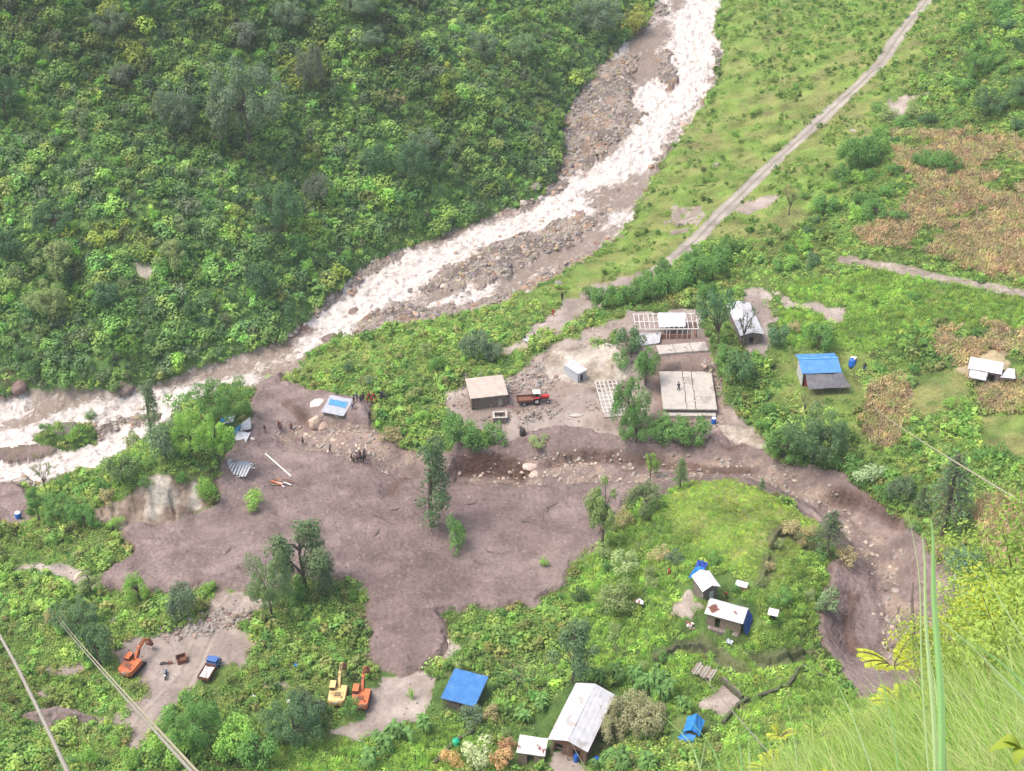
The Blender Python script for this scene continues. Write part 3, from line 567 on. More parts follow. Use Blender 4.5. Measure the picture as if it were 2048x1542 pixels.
# ---------------------------------------------------------------- lookups on the finished ground
def gidx(x, y):
    x = np.asarray(x, float); y = np.asarray(y, float)
    fv = np.clip(np.log(np.maximum(y, 1)/YA)/math.log(YB/YA)*(NV-1), 0, NV-1.001); fu = np.clip((x/half(y)+1)/2*(NU-1), 0, NU-1.001); return fu, fv
def gz(x, y):
    fu, fv = gidx(x, y); i = fu.astype(int); j = fv.astype(int); a = fu-i; b = fv-j
    return (ZF[j, i]*(1-a)+ZF[j, i+1]*a)*(1-b)+(ZF[j+1, i]*(1-a)+ZF[j+1, i+1]*a)*b
def gl(arr, x, y):
    fu, fv = gidx(x, y); return arr[np.round(fv).astype(int), np.round(fu).astype(int)]
_T1 = np.arange(80, 620, .5)
def at(px, py, dz=0.0):
    """the point of the ground seen at this pixel (raised by dz)"""
    d = ray(px, py); x, y, z = d[0]*_T1, d[1]*_T1, H+d[2]*_T1
    g_ = gz(x, y)+dz; hit = np.where((z < g_) & (y > YA))[0]
    if not len(hit): return Vector((float(x[-1]), float(y[-1]), float(z[-1])))
    i = hit[0]; t0, t1 = _T1[i-1], _T1[i]
    for _ in range(12):
        t = (t0+t1)/2
        if H+d[2]*t < float(gz(d[0]*t, d[1]*t))+dz: t1 = t
        else: t0 = t
    return Vector((float(d[0]*t1), float(d[1]*t1), float(H+d[2]*t1)))
def atg(px, py): p = at(px, py); return p
def plane_at(px, py, z):
    x, y = on_plane(px, py, z); return Vector((float(x), float(y), z))
def pxm(p):  # px per metre at a point
    return FPX/proj(p.x, p.y, p.z)[2]
def fit(FLc, FR, BR, BL, zbase, h, cat=None):
    """rectangle through four roof corners seen in the photograph, at height zbase+h -> centre, yaw, width, depth"""
    q = [plane_at(*c, zbase+h) for c in (FLc, FR, BR, BL)]
    c = sum(q, Vector())/4; u = (q[1]-q[0])+(q[2]-q[3]); v = (q[3]-q[0])+(q[2]-q[1])
    yaw = math.atan2(u.y, u.x); yv = math.atan2(v.y, v.x)-math.pi/2
    while yv-yaw > math.pi: yv -= 2*math.pi
    while yv-yaw < -math.pi: yv += 2*math.pi
    w_, d_ = u.length/2, v.length/2; a = (yaw*w_+yv*d_)/(w_+d_)
    return Vector((c.x, c.y, zbase)), a, w_, d_
# ---------------------------------------------------------------- foliage builders
M_leaf = leaf_mat('leaves', .38); M_blade = leaf_mat('grass_blades', .35)
M_bark = mat_noise('bark', (.10, .08, .065), (.19, .16, .13), 3, .95, bump=.5)
M_dry = leaf_mat('dry_leaves', .2, .9)
def quads(C_, Nn, size, asp=1.0, tw=None, seed=0):
    """leaf cards: centres, normals, half sizes -> verts, faces"""
    r = np.random.default_rng(seed); n = len(C_)
    Nn = Nn/np.maximum(np.linalg.norm(Nn, axis=1, keepdims=True), 1e-6)
    a = r.normal(size=(n, 3)); t = np.cross(Nn, a); t /= np.maximum(np.linalg.norm(t, axis=1, keepdims=True), 1e-6); b = np.cross(Nn, t)
    s = (np.ones(n)*size)[:, None]*r.uniform(.65, 1.3, (n, 1)); bend = Nn*s*r.uniform(-.35, .1, (n, 1))
    V = np.stack([C_-t*s+bend, C_-b*s*asp, C_+t*s+bend, C_+b*s*asp], 1).reshape(-1, 3)
    return V, np.arange(4*n).reshape(n, 4)
def vattr(n, seed, lo=0., hi=1.): return np.repeat(np.random.default_rng(seed).uniform(lo, hi, n), 4)
def ell(n, r, seed, up=.0):
    g_ = np.random.default_rng(seed).normal(size=(n, 3)); g_[:, 2] += up; g_ /= np.linalg.norm(g_, axis=1, keepdims=True); return g_
def blob_crown(blobs, nleaf, size, seed, asp=.75, shell=.55, down=.25, flat=1.0):
    """leaf cards spread through a set of clumps (x,y,z,r); returns V,F,v"""
    r = np.random.default_rng(seed); Vs = []; Ns = []; vals = []
    tot = sum(b[3]**2 for b in blobs)
    for i, b in enumerate(blobs):
        n = max(6, int(nleaf*b[3]**2/tot)); d = ell(n, 1, seed*31+i, .35)
        keep = d[:, 2] > -1+down*2*0-(.75 if down else 1); d = d[keep]; n = len(d)
        rad = b[3]*(shell+(1-shell)*r.random(n)**.6)[:, None]*(1+.25*(r.random((n, 1))-.5))
        Vs.append(np.array(b[:3])+d*rad*np.array([1, 1, flat])); Ns.append(d*.9+r.normal(size=(n, 3))*.38+[0, 0, .45])
        vals.append(np.clip(.5+.28*(r.random()-.5)+.55*(r.random(n)-.5)+.25*d[:, 2]*0, 0, 1))
    V, F = quads(np.concatenate(Vs), np.concatenate(Ns), size, asp, seed=seed); return V, F, np.repeat(np.concatenate(vals), 4)
def crown_obj(name, V, F, v, mat, link_it=False):
    return mesh_np(name, V, F, mat, {'v': ('FLOAT', 'POINT', v)}, link_it=link_it)
def branchy(mb, base, tips, r0, seed, sag=.1):
    rr = random.Random(seed)
    for tpt in tips:
        b = Vector(base); t = Vector(tpt); m1 = b.lerp(t, .35)+Vector((rr.uniform(-.2, .2), rr.uniform(-.2, .2), .12*(t-b).length)); m2 = b.lerp(t, .7)+Vector((rr.uniform(-.25, .25), rr.uniform(-.25, .25), .08*(t-b).length))
        mb.tube([b, m1, m2, t], [r0, r0*.7, r0*.45, r0*.15], 5)

# --- low shrubs (single meshes; also the kinds the ground cover repeats)
def shrub_mesh(kind, seed):
    r = np.random.default_rng(seed)
    if kind == 'dome':            # leafy dome about 1 m radius
        bl = [(0, 0, .35, .8)]+[(r.uniform(-.6, .6), r.uniform(-.6, .6), r.uniform(.2, .7), r.uniform(.3, .5)) for _ in range(5)]
        V, F, v = blob_crown(bl, 95, .21, seed, .7)
    elif kind == 'big':           # dense round bush, finer leaves
        bl = [(0, 0, .40, .85)]+[(r.uniform(-.7, .7), r.uniform(-.7, .7), r.uniform(.2, .8), r.uniform(.28, .45)) for _ in range(8)]
        V, F, v = blob_crown(bl, 330, .115, seed, .65)
    elif kind == 'loose':         # ragged bush
        bl = [(r.uniform(-.8, .8), r.uniform(-.8, .8), r.uniform(.2, 1.0), r.uniform(.25, .45)) for _ in range(8)]
        V, F, v = blob_crown(bl, 100, .20, seed, .6)
    elif kind == 'weed':          # low broad-leaved weeds
        n = 46; c = np.stack([r.uniform(-.9, .9, n), r.uniform(-.9, .9, n), r.uniform(.05, .45, n)], 1)
        V, F = quads(c, r.normal(size=(n, 3))*.5+[0, 0, .8], .19, .6, seed=seed); v = np.repeat(r.random(n), 4)
    elif kind == 'tuft':          # tall grass, long arching blades
        return blade_mesh(40, .55, 1.0, .035, seed, .45)
    elif kind == 'maize':
        return blade_mesh(34, .8, 1.25, .05, seed, .5, True)
    elif kind == 'turf':
        return blade_mesh(44, .5, .42, .035, seed, .8)
    return V, F, v
def blade_mesh(n, spread, h, w_, seed, lean=.4, dry=False):
    r = np.random.default_rng(seed); Vs = []; Fs = []; vs = []
    for i in range(n):
        bx, by = r.uniform(-spread, spread, 2); a = r.uniform(0, 6.28); ln = r.uniform(.2, 1)*lean*h; hh = h*r.uniform(.6, 1.15)
        d = np.array([math.cos(a), math.sin(a), 0]); s = np.array([-d[1], d[0], 0]); p0 = np.array([bx, by, 0.]); p1 = p0+d*ln*.35+[0, 0, hh*.6]; p2 = p0+d*ln+[0, 0, hh*(1.0 if not dry else .85)]
        k = len(Vs); Vs += [p0-s*w_, p0+s*w_, p1+s*w_*.9, p1-s*w_*.9, p2+s*w_*.2, p2-s*w_*.2]; Fs += [(k, k+1, k+2, k+3), (k+3, k+2, k+4, k+5)]; vs += [r.random()]*6
        if dry and i % 2:         # broken leaf hanging from the stalk
            q = p1+d*.35+[0, 0, -.1]; k = len(Vs); Vs += [p1-s*.05, p1+s*.05, q+s*.05, q-s*.05]; Fs += [(k, k+1, k+2, k+3)]; vs += [min(1, r.random()+.2)]*4
    return np.array(Vs), np.array(Fs), np.array(vs)

def scatter(name, label, cat, xy, scale, tint, k, protos, group=None, zoff=0.0, tilt=.15, seed=0):
    """one object of ground cover: points on the ground, each carrying one of the plants"""
    r = np.random.default_rng(seed); n = len(xy); z = gz(xy[:, 0], xy[:, 1])+zoff
    me = bpy.data.meshes.new(name); me.vertices.add(n); me.vertices.foreach_set('co', np.stack([xy[:, 0], xy[:, 1], z], 1).astype(np.float32).ravel())
    rot = np.stack([r.normal(0, tilt, n), r.normal(0, tilt, n), r.uniform(0, 6.28, n)], 1)
    for an, typ, key, d in (('sc', 'FLOAT', 'value', scale), ('rot', 'FLOAT_VECTOR', 'vector', rot), ('tint', 'FLOAT_VECTOR', 'vector', tint), ('k', 'FLOAT', 'value', k)):
        a = me.attributes.new(an, typ, 'POINT'); a.data.foreach_set(key, np.asarray(d, np.float32).ravel())
    o = link(bpy.data.objects.new(name, me)); tag(o, label, cat, group, 'stuff')
    g_ = bpy.data.node_groups.new(name, 'GeometryNodeTree'); g_.interface.new_socket('Geometry', in_out='INPUT', socket_type='NodeSocketGeometry'); g_.interface.new_socket('Geometry', in_out='OUTPUT', socket_type='NodeSocketGeometry')
    N = g_.nodes; L = g_.links; gi = N.new('NodeGroupInput'); go = N.new('NodeGroupOutput'); jn = N.new('GeometryNodeJoinGeometry')
    def na(nm, typ):
        q = N.new('GeometryNodeInputNamedAttribute'); q.data_type = typ; q.inputs['Name'].default_value = nm
        return [s for s in q.outputs if s.enabled and s.name == 'Attribute'][0]
    sc_, ro, kk = na('sc', 'FLOAT'), na('rot', 'FLOAT_VECTOR'), na('k', 'FLOAT')
    for i, p in enumerate(protos):
        oi = N.new('GeometryNodeObjectInfo'); oi.inputs['Object'].default_value = p; oi.inputs['As Instance'].default_value = True
        cm = N.new('FunctionNodeCompare'); cm.data_type = 'FLOAT'; cm.operation = 'EQUAL'; L.new(kk, cm.inputs[0]); cm.inputs[1].default_value = float(i); cm.inputs['Epsilon'].default_value = .1
        ip = N.new('GeometryNodeInstanceOnPoints'); L.new(gi.outputs[0], ip.inputs['Points']); L.new(cm.outputs[0], ip.inputs['Selection']); L.new(oi.outputs['Geometry'], ip.inputs['Instance']); L.new(ro, ip.inputs['Rotation']); L.new(sc_, ip.inputs['Scale'])
        L.new(ip.outputs[0], jn.inputs[0])
    L.new(jn.outputs[0], go.inputs[0])
    md_ = o.modifiers.new('plants', 'NODES'); md_.node_group = g_
    return o
def jitter(step, seed, x0=-175, x1=175, y0=YA+1, y1=468):
    """jittered grid, step grows slowly with distance"""
    r = np.random.default_rng(seed); a = np.arange(x0, x1, step); b = np.arange(y0, y1, step)
    A_, B_ = np.meshgrid(a, b); A_ = A_+r.uniform(-.5, .5, A_.shape)*step; B_ = B_+r.uniform(-.5, .5, B_.shape)*step
    x, y = A_.ravel(), B_.ravel(); px, py, dep = proj(x, y, gz(x, y))
    m = (px > -150) & (px < 2200) & (py > -160) & (py < 1680) & (y > YA+1); return x[m], y[m], px[m], py[m], dep[m]

# the kinds of shrub, each standing as a real plant in the picture
def plant_thing(name, kind, seed, px, py, s, tint, label, cat='shrub', mat=None, group=None):
    V, F, v = shrub_mesh(kind, seed); o = mesh_np(name, V, F, mat or M_leaf, {'v': ('FLOAT', 'POINT', v)})
    o.location = at(px, py); o.scale = (s, s, s); o.color = (*tint, 1); return tag(o, label, cat, group)
SG = 'shrubs on the hillside across the river'
PRO_D = [plant_thing('shrub', 'dome', 100+i, 60+i*230, 520-i*60, 1.7, (.07, .15, .035), 'small bright green dome shaped shrub among the dense growth of the hillside', group=SG) for i in range(4)]
PRO_L = [plant_thing('shrub', 'loose', 200+i, 170+i*240, 620-i*110, 1.5, (.06, .12, .035), 'ragged green bush with loose leaves among the dense growth of the hillside', group=SG+', ragged') for i in range(4)]
PRO_B = [plant_thing('shrub', 'big', 250+i, 260+i*260, 700-i*130, 2.6, (.15, .30, .06), 'large round leafy shrub among the dense growth of the hillside', group=SG+', large') for i in range(4)]
PRO_W = [plant_thing('weed_clump', 'weed', 300+i, 600+i*17, 1260+i*30, 1.0, (.11, .19, .04), 'low broad leaved weed clump in the green patch left of the mud tongue', 'weed', group='weeds beside the mud tongue') for i in range(4)]
PRO_T = [plant_thing('grass_tuft', 'tuft', 400+i, 1700+i*25, 590+i*9, 1.2, (.13, .21, .06), 'tall pale green grass tuft on the slope right of the slabs', 'grass', M_blade, group='tall grass tufts right of the slabs') for i in range(3)]
PRO_M = [plant_thing('maize_stalks', 'maize', 500+i, 1900+i*30, 380+i*12, 1.1, (.26, .17, .09), 'dry brown maize stalks in the upper right field', 'maize', M_dry, group='maize stalks in the upper right field') for i in range(3)]
PRO_G = [plant_thing('grass_tuft', 'turf', 600+i, 1440+i*30, 1000+i*12, .9, (.20, .27, .05), 'short bright grass tuft on top of the green knoll', 'grass', M_blade, group='short tufts on the knoll') for i in range(3)]

def tints(n, cols, seed, var=.18, gain=1.9):
    r = np.random.default_rng(seed); c = np.array(cols); i = r.integers(0, len(c), n); t = c[i]*(1+r.normal(0, var, (n, 1)))*(1+r.normal(0, .06, (n, 3))); return np.clip(t*gain, .004, 1)
near = lambda x, y: gl(zn, x, y)
# clear circles kept free of ground cover (buildings, vehicles): (px, py, radius m)
CLEAR = [(265,1330,3.2),(676,1385,3),(722,1392,3),(1640,765,5.2),(1985,742,4.5),(1165,1440,7.5),(928,1385,4.5),(1425,1180,4),(1455,1240,5),(1385,1460,3),(1065,1495,3.5),(1485,1172,1.6),(1547,1228,1),(970,790,4),(1490,640,4),(1705,722,1.2),(690,830,5),(485,862,3),(475,935,3.5),(913,1483,1),(1407,1345,2),(1280,1200,1.2),(1385,1252,1.5),(425,1335,4)]
CLR = [(at(a, b), c) for a, b, c in CLEAR]
def free(x, y, f=1.0):
    m = np.ones(len(x), bool)
    for p, c in CLR: m &= (x-p.x)**2+(y-p.y)**2 > (c*f)**2
    return m
# 1. dense growth on the hillside across the river
x, y, px, py, dep = jitter(1.15, 21); m = (near(x, y) == 1) & (gl(cl, x, y) < 0); x, y, px, py = x[m], y[m], px[m], py[m]; n = len(x)
gp = fbm(x/9, y/9, 3, 90); sz = .65+.85*rng.random(n)**2+.9*ss(.5, .75, gp)*rng.random(n)
tn = tints(n, [(.060, .125, .030), (.080, .155, .036), (.105, .185, .042), (.050, .105, .032), (.060, .10, .040)], 22)
tn = tn*np.array([2.0, 1.64, 2.1])*(1.05-.25*ss(.5, .65, fbm(x/13, y/13, 2, 91)))[:, None]; tn = np.where((vn(x/7, y/7, 92) > .80)[:, None], tn*np.array([1.3, 1.12, .9]), tn); tn = tn*(.80+.45*fbm(x/26, y/26, 2, 97))[:, None]
kh = rng.integers(0, 8, n); bg_ = rng.random(n) < .10+.10*ss(.5, .7, gp); kh[bg_] = rng.integers(8, 12, bg_.sum()); sz = np.where(bg_, rng.uniform(1.3, 2.5, n), sz*.92)
scatter('hillside_undergrowth', 'dense green undergrowth covering the hillside across the river', 'undergrowth', np.stack([x, y], 1), sz, tn, kh, PRO_D+PRO_L+PRO_B, zoff=-.25, seed=3)
# 2. lush weeds on the near side
MEAD = (sdist(MEADOW) > 0); KN = (sdist(KNOLL) > 0); LT = ld_ > .5
LOWG = np.zeros(X.shape, bool)
for q in [(150,1370,240,1440),]: pass
SPARSE = [[(1560,700),(1730,690),(1740,900),(1600,830),(1530,800)],[(740,1345),(880,1345),(880,1460),(640,1490)],[(1480,560),(1740,560),(1740,700),(1540,720)]]
SPM = np.zeros(X.shape, bool)
for q in SPARSE: SPM |= sdist(q) > 0
GSLOPE = [[(1560,570),(1760,540),(2100,610),(2100,700),(1880,640),(1750,700),(1560,700)],[(1350,960),(1460,945),(1700,1090),(1650,1200),(1620,1290),(1700,1400),(1560,1430),(1300,1430),(1180,1330),(1120,1200),(1240,1030)],[(560,1490),(900,1440),(1050,1560),(450,1560)],[(1440,1420),(1760,1380),(1700,1560),(1430,1560)]]
GSM = np.zeros(X.shape, bool)
for q in GSLOPE: GSM |= sdist(q) > 0
x, y, px, py, dep = jitter(.95, 31); zz = near(x, y)
m = (zz == 0) & ~gl(MEAD, x, y) & ~gl(GSM, x, y) & (gl(lawnm, x, y) < .4) & free(x, y)
dens = np.where(gl(SPM, x, y), .35, 1.0)*np.where(gl(LT, x, y), .6, 1); m &= rng.random(len(x)) < dens
x, y, px, py = x[m], y[m], px[m], py[m]; n = len(x); gp = fbm(x/5, y/5, 3, 93); sz = .55+.45*rng.random(n)+.55*ss(.52, .72, gp)
tn = tints(n, [(.115, .185, .048), (.140, .21, .055), (.090, .155, .045), (.165, .225, .06), (.15, .17, .06)], 32); tn *= (1.36-.36*ss(.45, .7, fbm(x/11, y/11, 2, 94)))[:, None]*np.array([1.02, 1.03, 1.0])
kk = np.where(rng.random(n) < .22+.35*ss(.55, .7, gp), rng.integers(4, 8, n), rng.integers(0, 4, n))
scatter('weed_cover', 'lush low green weeds covering the ground on the near side', 'weeds', np.stack([x, y], 1), sz, tn, kk, PRO_W+[PRO_D[0], PRO_L[0], PRO_D[2], PRO_L[2]], zoff=-.05, seed=4)
# 3. low shrubs dotted over the meadow between river and road
x, y, px, py, dep = jitter(1.25, 41); m = (near(x, y) == 0) & gl(MEAD, x, y); cl1 = fbm(x/4, y/4, 3, 95)+.18*ss(220, 0, py)*1.0; far_right = (px > 1500) & (py < 480)
cl1 = cl1+.08*far_right; m &= (rng.random(len(x)) < ss(.50, .60, cl1)*.9+.05)
x, y = x[m], y[m]; n = len(x); sz = .3+.75*rng.random(n)**1.6
scatter('meadow_plants', 'low tufts and plants dotted over the bright meadow', 'plants', np.stack([x, y], 1), sz, tints(n, [(.12, .205, .045), (.09, .165, .04), (.14, .22, .05)], 42), rng.integers(0, 6, n), PRO_W+PRO_L[1:3], zoff=-.04, seed=5)
# 4. long grass on slopes and terraces, short grass on the knoll
x, y, px, py, dep = jitter(.72, 51); m = (near(x, y) == 0) & gl(GSM, x, y) & free(x, y, .9) & (gl(KB, x, y) < .45); x, y = x[m], y[m]; n = len(x); kn = gl(KN, x, y)
tn = tints(n, [(.160, .225, .062), (.130, .19, .055), (.190, .24, .07)], 52, .12); tn *= (1.45-.35*ss(.5, .7, fbm(x/7, y/7, 3, 96)))[:, None]*np.array([1.02, 1.1, .9]); tn[kn] *= np.array([1.12, 1.02, .95])
kk = np.where(kn, rng.integers(3, 6, n), np.where(rng.random(n) < .35, rng.integers(0, 3, n), np.where(rng.random(n) < .22, rng.integers(6, 8, n), rng.integers(3, 6, n))))
scatter('long_grass', 'long pale green grass leaning on the slopes and terraces', 'grass', np.stack([x, y], 1), np.where(kn, .5+.25*rng.random(n), .55+.5*rng.random(n)), tn, kk, PRO_T+PRO_G+PRO_W[:2], seed=6, tilt=.25)
# 5. dry maize
x, y, px, py, dep = jitter(.75, 61); m = (near(x, y) == 7) & free(x, y) & (gl(lawnm, x, y) < .3); x, y = x[m], y[m]; n = len(x)
tn = tints(n, [(.38, .31, .17), (.44, .37, .19), (.30, .25, .14), (.27, .31, .11), (.35, .26, .17)], 62, .22, 1.35)
scatter('maize_crop', 'dry brown maize standing in the fields on the right', 'maize', np.stack([x, y], 1), .8+.4*rng.random(n), tn, rng.integers(0, 3, n), PRO_M, seed=7, tilt=.2)

# ---------------------------------------------------------------- trees
def tree_mesh(kind, seed):
    """returns (trunk mesh, crown mesh); nominal crown radius 3.5 m"""
    r = np.random.default_rng(seed); mb = MB()
    if kind == 'dense':
        bl = []
        for i in range(24):
            a = r.uniform(0, 6.28); q = 2.6*math.sqrt(r.random()); zc = 2.3+(1-(q/2.9)**2)**.5*r.uniform(-1.3, 2.0); bl.append((q*math.cos(a), q*math.sin(a), zc, r.uniform(.7, 1.3)))
        V, F, v = blob_crown(bl, 1900, .185, seed, .65)
        mb.tube([(0, 0, -.6), (.1, 0, 1.2), (0, .1, 3.0)], [.24, .18, .12], 7); branchy(mb, (0, 0, 2.0), [b[:3] for b in bl[:9]], .14, seed)
    elif kind == 'grand':         # broad crown of many small clumps, finer leaves
        bl = []
        for i in range(46):
            a = r.uniform(0, 6.28); q = 2.9*math.sqrt(r.random()); zc = 2.3+(1-(q/3.2)**2)**.5*r.uniform(-1.2, 2.1); bl.append((q*math.cos(a), q*math.sin(a), zc, r.uniform(.35, .85)))
        V, F, v = blob_crown(bl, 6500, .095, seed, .6, shell=.5)
        mb.tube([(0, 0, -.6), (.1, 0, 1.2), (0, .1, 3.0)], [.20, .15, .10], 7); branchy(mb, (0, 0, 1.8), [b[:3] for b in bl[:14]], .08, seed)
    elif kind == 'airy':
        bl = []; tips = []
        for i in range(15):
            a = r.uniform(0, 6.28); q = r.uniform(.8, 3.3); zc = r.uniform(3.2, 7.6); bl.append((q*math.cos(a), q*math.sin(a), zc, r.uniform(.75, 1.35))); tips.append(bl[-1][:3])
        bl += [(b_[0]*.8, b_[1]*.8, b_[2]-1.0, b_[3]) for b_ in bl[:10]]; V, F, v = blob_crown(bl, 3200, .18, seed, .6, shell=.2, flat=.8)
        mb.tube([(0, 0, -.8), (.15, .1, 2), (0, -.15, 4.6), (.1, 0, 7.0)], [.30, .22, .15, .05], 7)
        for i, t in enumerate(tips): branchy(mb, (0.05, 0, min(max(1.6, t[2]-1.7), 6)), [t], .10, seed+i)
    elif kind == 'tall':          # tall narrow broadleaf with clumps up the stem
        bl = []; tips = []
        for i in range(20):
            z_ = 2.2+i*.52; a = r.uniform(0, 6.28); q = r.uniform(.2, 1.9)*(1.1-.45*i/20); bl.append((q*math.cos(a), q*math.sin(a), z_, r.uniform(.75, 1.25))); tips.append(bl[-1][:3])
        V, F, v = blob_crown(bl, 2300, .17, seed, .7)
        mb.tube([(0, 0, -.8), (.1, .1, 4), (-.1, 0, 8), (0, .1, 12)], [.33, .25, .15, .04], 7)
        for i, t in enumerate(tips[::2]): branchy(mb, (0, 0, t[2]-.7), [t], .08, seed+i)
    elif kind == 'pine':          # layered drooping branches
        Cs, Ns, vs = [], [], []; Hh = 9.0
        for i in range(26):
            z_ = 2.6+i*(Hh-2.6)/26; rad = 2.6*(1-(z_-2.6)/(Hh-2.2))**.8*r.uniform(.7, 1.1)+.25
            for j in range(5):
                a = r.uniform(0, 6.28); tip = (rad*math.cos(a), rad*math.sin(a), z_-.25*rad); mb.tube([(0, 0, z_), (tip[0]*.6, tip[1]*.6, z_+.05), tip], [.05, .035, .015], 4, cap=False)
                k = int(5+rad*5); t = r.uniform(.3, 1.05, k); Cs.append(np.stack([t*tip[0], t*tip[1], z_+(tip[2]-z_)*t+r.normal(0, .08, k)], 1)+r.normal(0, .16, (k, 3))); Ns.append(r.normal(size=(k, 3))*.5+[0, 0, .6]); vs.append(np.clip(.5+.5*(r.random(k)-.5), 0, 1))
        V, F = quads(np.concatenate(Cs), np.concatenate(Ns), .17, .4, seed=seed); v = np.repeat(np.concatenate(vs), 4)
        mb.tube([(0, 0, -.8), (0, 0, Hh*.6), (0, 0, Hh)], [.24, .15, .03], 7)
    elif kind == 'umbrella':
        bl = [(r.uniform(-3.4, 3.4), r.uniform(-2.8, 2.8), 4.4+r.uniform(-1.4, .9), r.uniform(.8, 1.2)) for _ in range(26)]
        V, F, v = blob_crown(bl, 2600, .15, seed, .6, flat=.45)
        mb.tube([(1.2, -.6, -.6), (.9, -.3, 1.8), (.3, 0, 3.6)], [.15, .12, .09], 7); branchy(mb, (.9, -.3, 1.8), [b[:3] for b in bl], .07, seed)
    elif kind == 'bare':
        tips = [(2.9*math.cos(q_*.7+.3)*r.uniform(.5, 1), 2.4*math.sin(q_*.7+.3)*r.uniform(.5, 1), r.uniform(4.0, 7.0)) for q_ in range(9)]
        mb.tube([(0, 0, -.6), (.15, 0, 1.3), (-.1, 0, 2.4)], [.2, .16, .12], 7); branchy(mb, (-.1, 0, 2.2), tips, .10, seed); bl = []
        for t in tips:
            t2 = [(t[0]+r.uniform(-1.1, 1.1), t[1]+r.uniform(-1.1, 1.1), t[2]+r.uniform(-.6, .8)) for _ in range(3)]; branchy(mb, Vector((-.1, 0, 2.2)).lerp(Vector(t), .6), t2, .045, seed); bl += [(*q_, r.uniform(.3, .65)) for q_ in t2[:2]]
        V, F, v = blob_crown(bl, 420, .15, seed, .6, shell=.1)
    elif kind == 'banana':
        Vs, Fs, vs = [], [], []
        for s_ in range(5):
            bx, by = r.uniform(-1.1, 1.1, 2); hh = r.uniform(.8, 1.8); mb.tube([(bx, by, -.3), (bx, by, hh)], [.11, .07], 6)
            for j in range(8):
                a = r.uniform(0, 6.28); Ln = r.uniform(1.3, 2.1); d = np.array([math.cos(a), math.sin(a), 0]); s2 = np.array([-d[1], d[0], 0]); pr = None; val = r.random()
                for q in range(5):
                    t = q/4; p = np.array([bx, by, hh])+d*Ln*t+np.array([0, 0, 1.0])*(1.15*t-1.35*t*t)*Ln*.8; w2 = .24*math.sin(math.pi*min(1, t*.92+.08))+.02
                    k = len(Vs); Vs += [p-s2*w2, p+s2*w2]; vs += [val]*2
                    if q: Fs.append((k-2, k-1, k+1, k))
        V, F, v = np.array(Vs), np.array(Fs), np.array(vs)
    elif kind == 'bush':          # drooping-leaved bush or young tree, leaves to the ground
        bl = [(0, 0, 1.3, 1.2)]+[(r.uniform(-1.5, 1.5), r.uniform(-1.5, 1.5), r.uniform(.5, 2.4), r.uniform(.5, .95)) for _ in range(9)]
        V, F, v = blob_crown(bl, 620, .20, seed, .45)
        mb.tube([(0, 0, -.4), (0, 0, 1.2)], [.12, .08], 6); branchy(mb, (0, 0, .6), [b[:3] for b in bl[1:6]], .06, seed)
    tm = mb.mesh('trunk', M_bark)
    cr = mesh_np('crown', V, F, M_leaf, {'v': ('FLOAT', 'POINT', v)}, link_it=False).data
    return tm, cr
TM = {k: [tree_mesh(k, 1000+50*i+7*j) for j in range(n_)] for i, (k, n_) in enumerate((('dense', 4), ('grand', 3), ('airy', 3), ('tall', 2), ('pine', 3), ('umbrella', 1), ('bare', 3), ('banana', 3), ('bush', 4)))}
HREF = {'grand': 5.0, 'dense': 5.0, 'airy': 8.2, 'tall': 12.8, 'pine': 9.1, 'umbrella': 5.8, 'bare': 7.6, 'banana': 2.6, 'bush': 3.0}
RREF = {'grand': 3.5, 'dense': 3.4, 'airy': 3.7, 'tall': 2.3, 'pine': 2.6, 'umbrella': 3.9, 'bare': 3.0, 'banana': 2.4, 'bush': 2.1}
NAME = {'grand': 'broadleaf_tree', 'dense': 'broadleaf_tree', 'airy': 'broadleaf_tree', 'tall': 'tall_tree', 'pine': 'pine_tree', 'umbrella': 'umbrella_tree', 'bare': 'bare_tree', 'banana': 'banana_plant', 'bush': 'bush'}
CATG = {'banana': 'banana plant', 'bush': 'bush'}
_tc = [0]
GAIN = 3.1
def tree(kind, px, py, rpx, hpx, col, label, group=None, var=None):
    """tree whose foot is seen at (px,py), crown half width rpx and height hpx in pixels of the photograph"""
    p = at(px, py); k = pxm(p); _tc[0] += 1; i = _tc[0] if var is None else var
    if kind == 'dense' and rpx/k > 3.6: kind = 'grand'
    sx = rpx/k/RREF[kind]; d = math.sqrt(p.x**2+p.y**2+(H-p.z)**2); cosv = math.hypot(p.x, p.y)/d
    hz_ = max((hpx/k-(rpx/k)*(1-cosv)*.35)/cosv, .5)/HREF[kind]
    t, c = TM[kind][i % len(TM[kind])]
    root = empty(NAME[kind], p, random.uniform(0, 6.28) if kind not in ('umbrella',) else 0, label, CATG.get(kind, 'tree'), group); root.scale = (sx, sx, hz_)
    if kind != 'banana' or True: link(bpy.data.objects.new('trunk' if kind != 'banana' else 'stem', t), root)
    co = link(bpy.data.objects.new('crown' if kind != 'banana' else 'leaf_crown', c), root); v_ = random.uniform(.88, 1.12); v_ *= GAIN; co.color = (col[0]*v_, col[1]*v_, col[2]*v_, 1)
    return root
DK = (.045, .085, .040); GR = (.075, .105, .062); MG = (.065, .125, .036); LG = (.12, .20, .045); OL = (.115, .145, .06); YG = (.13, .155, .04); GY = (.080, .098, .066); BR = (.17, .15, .08)
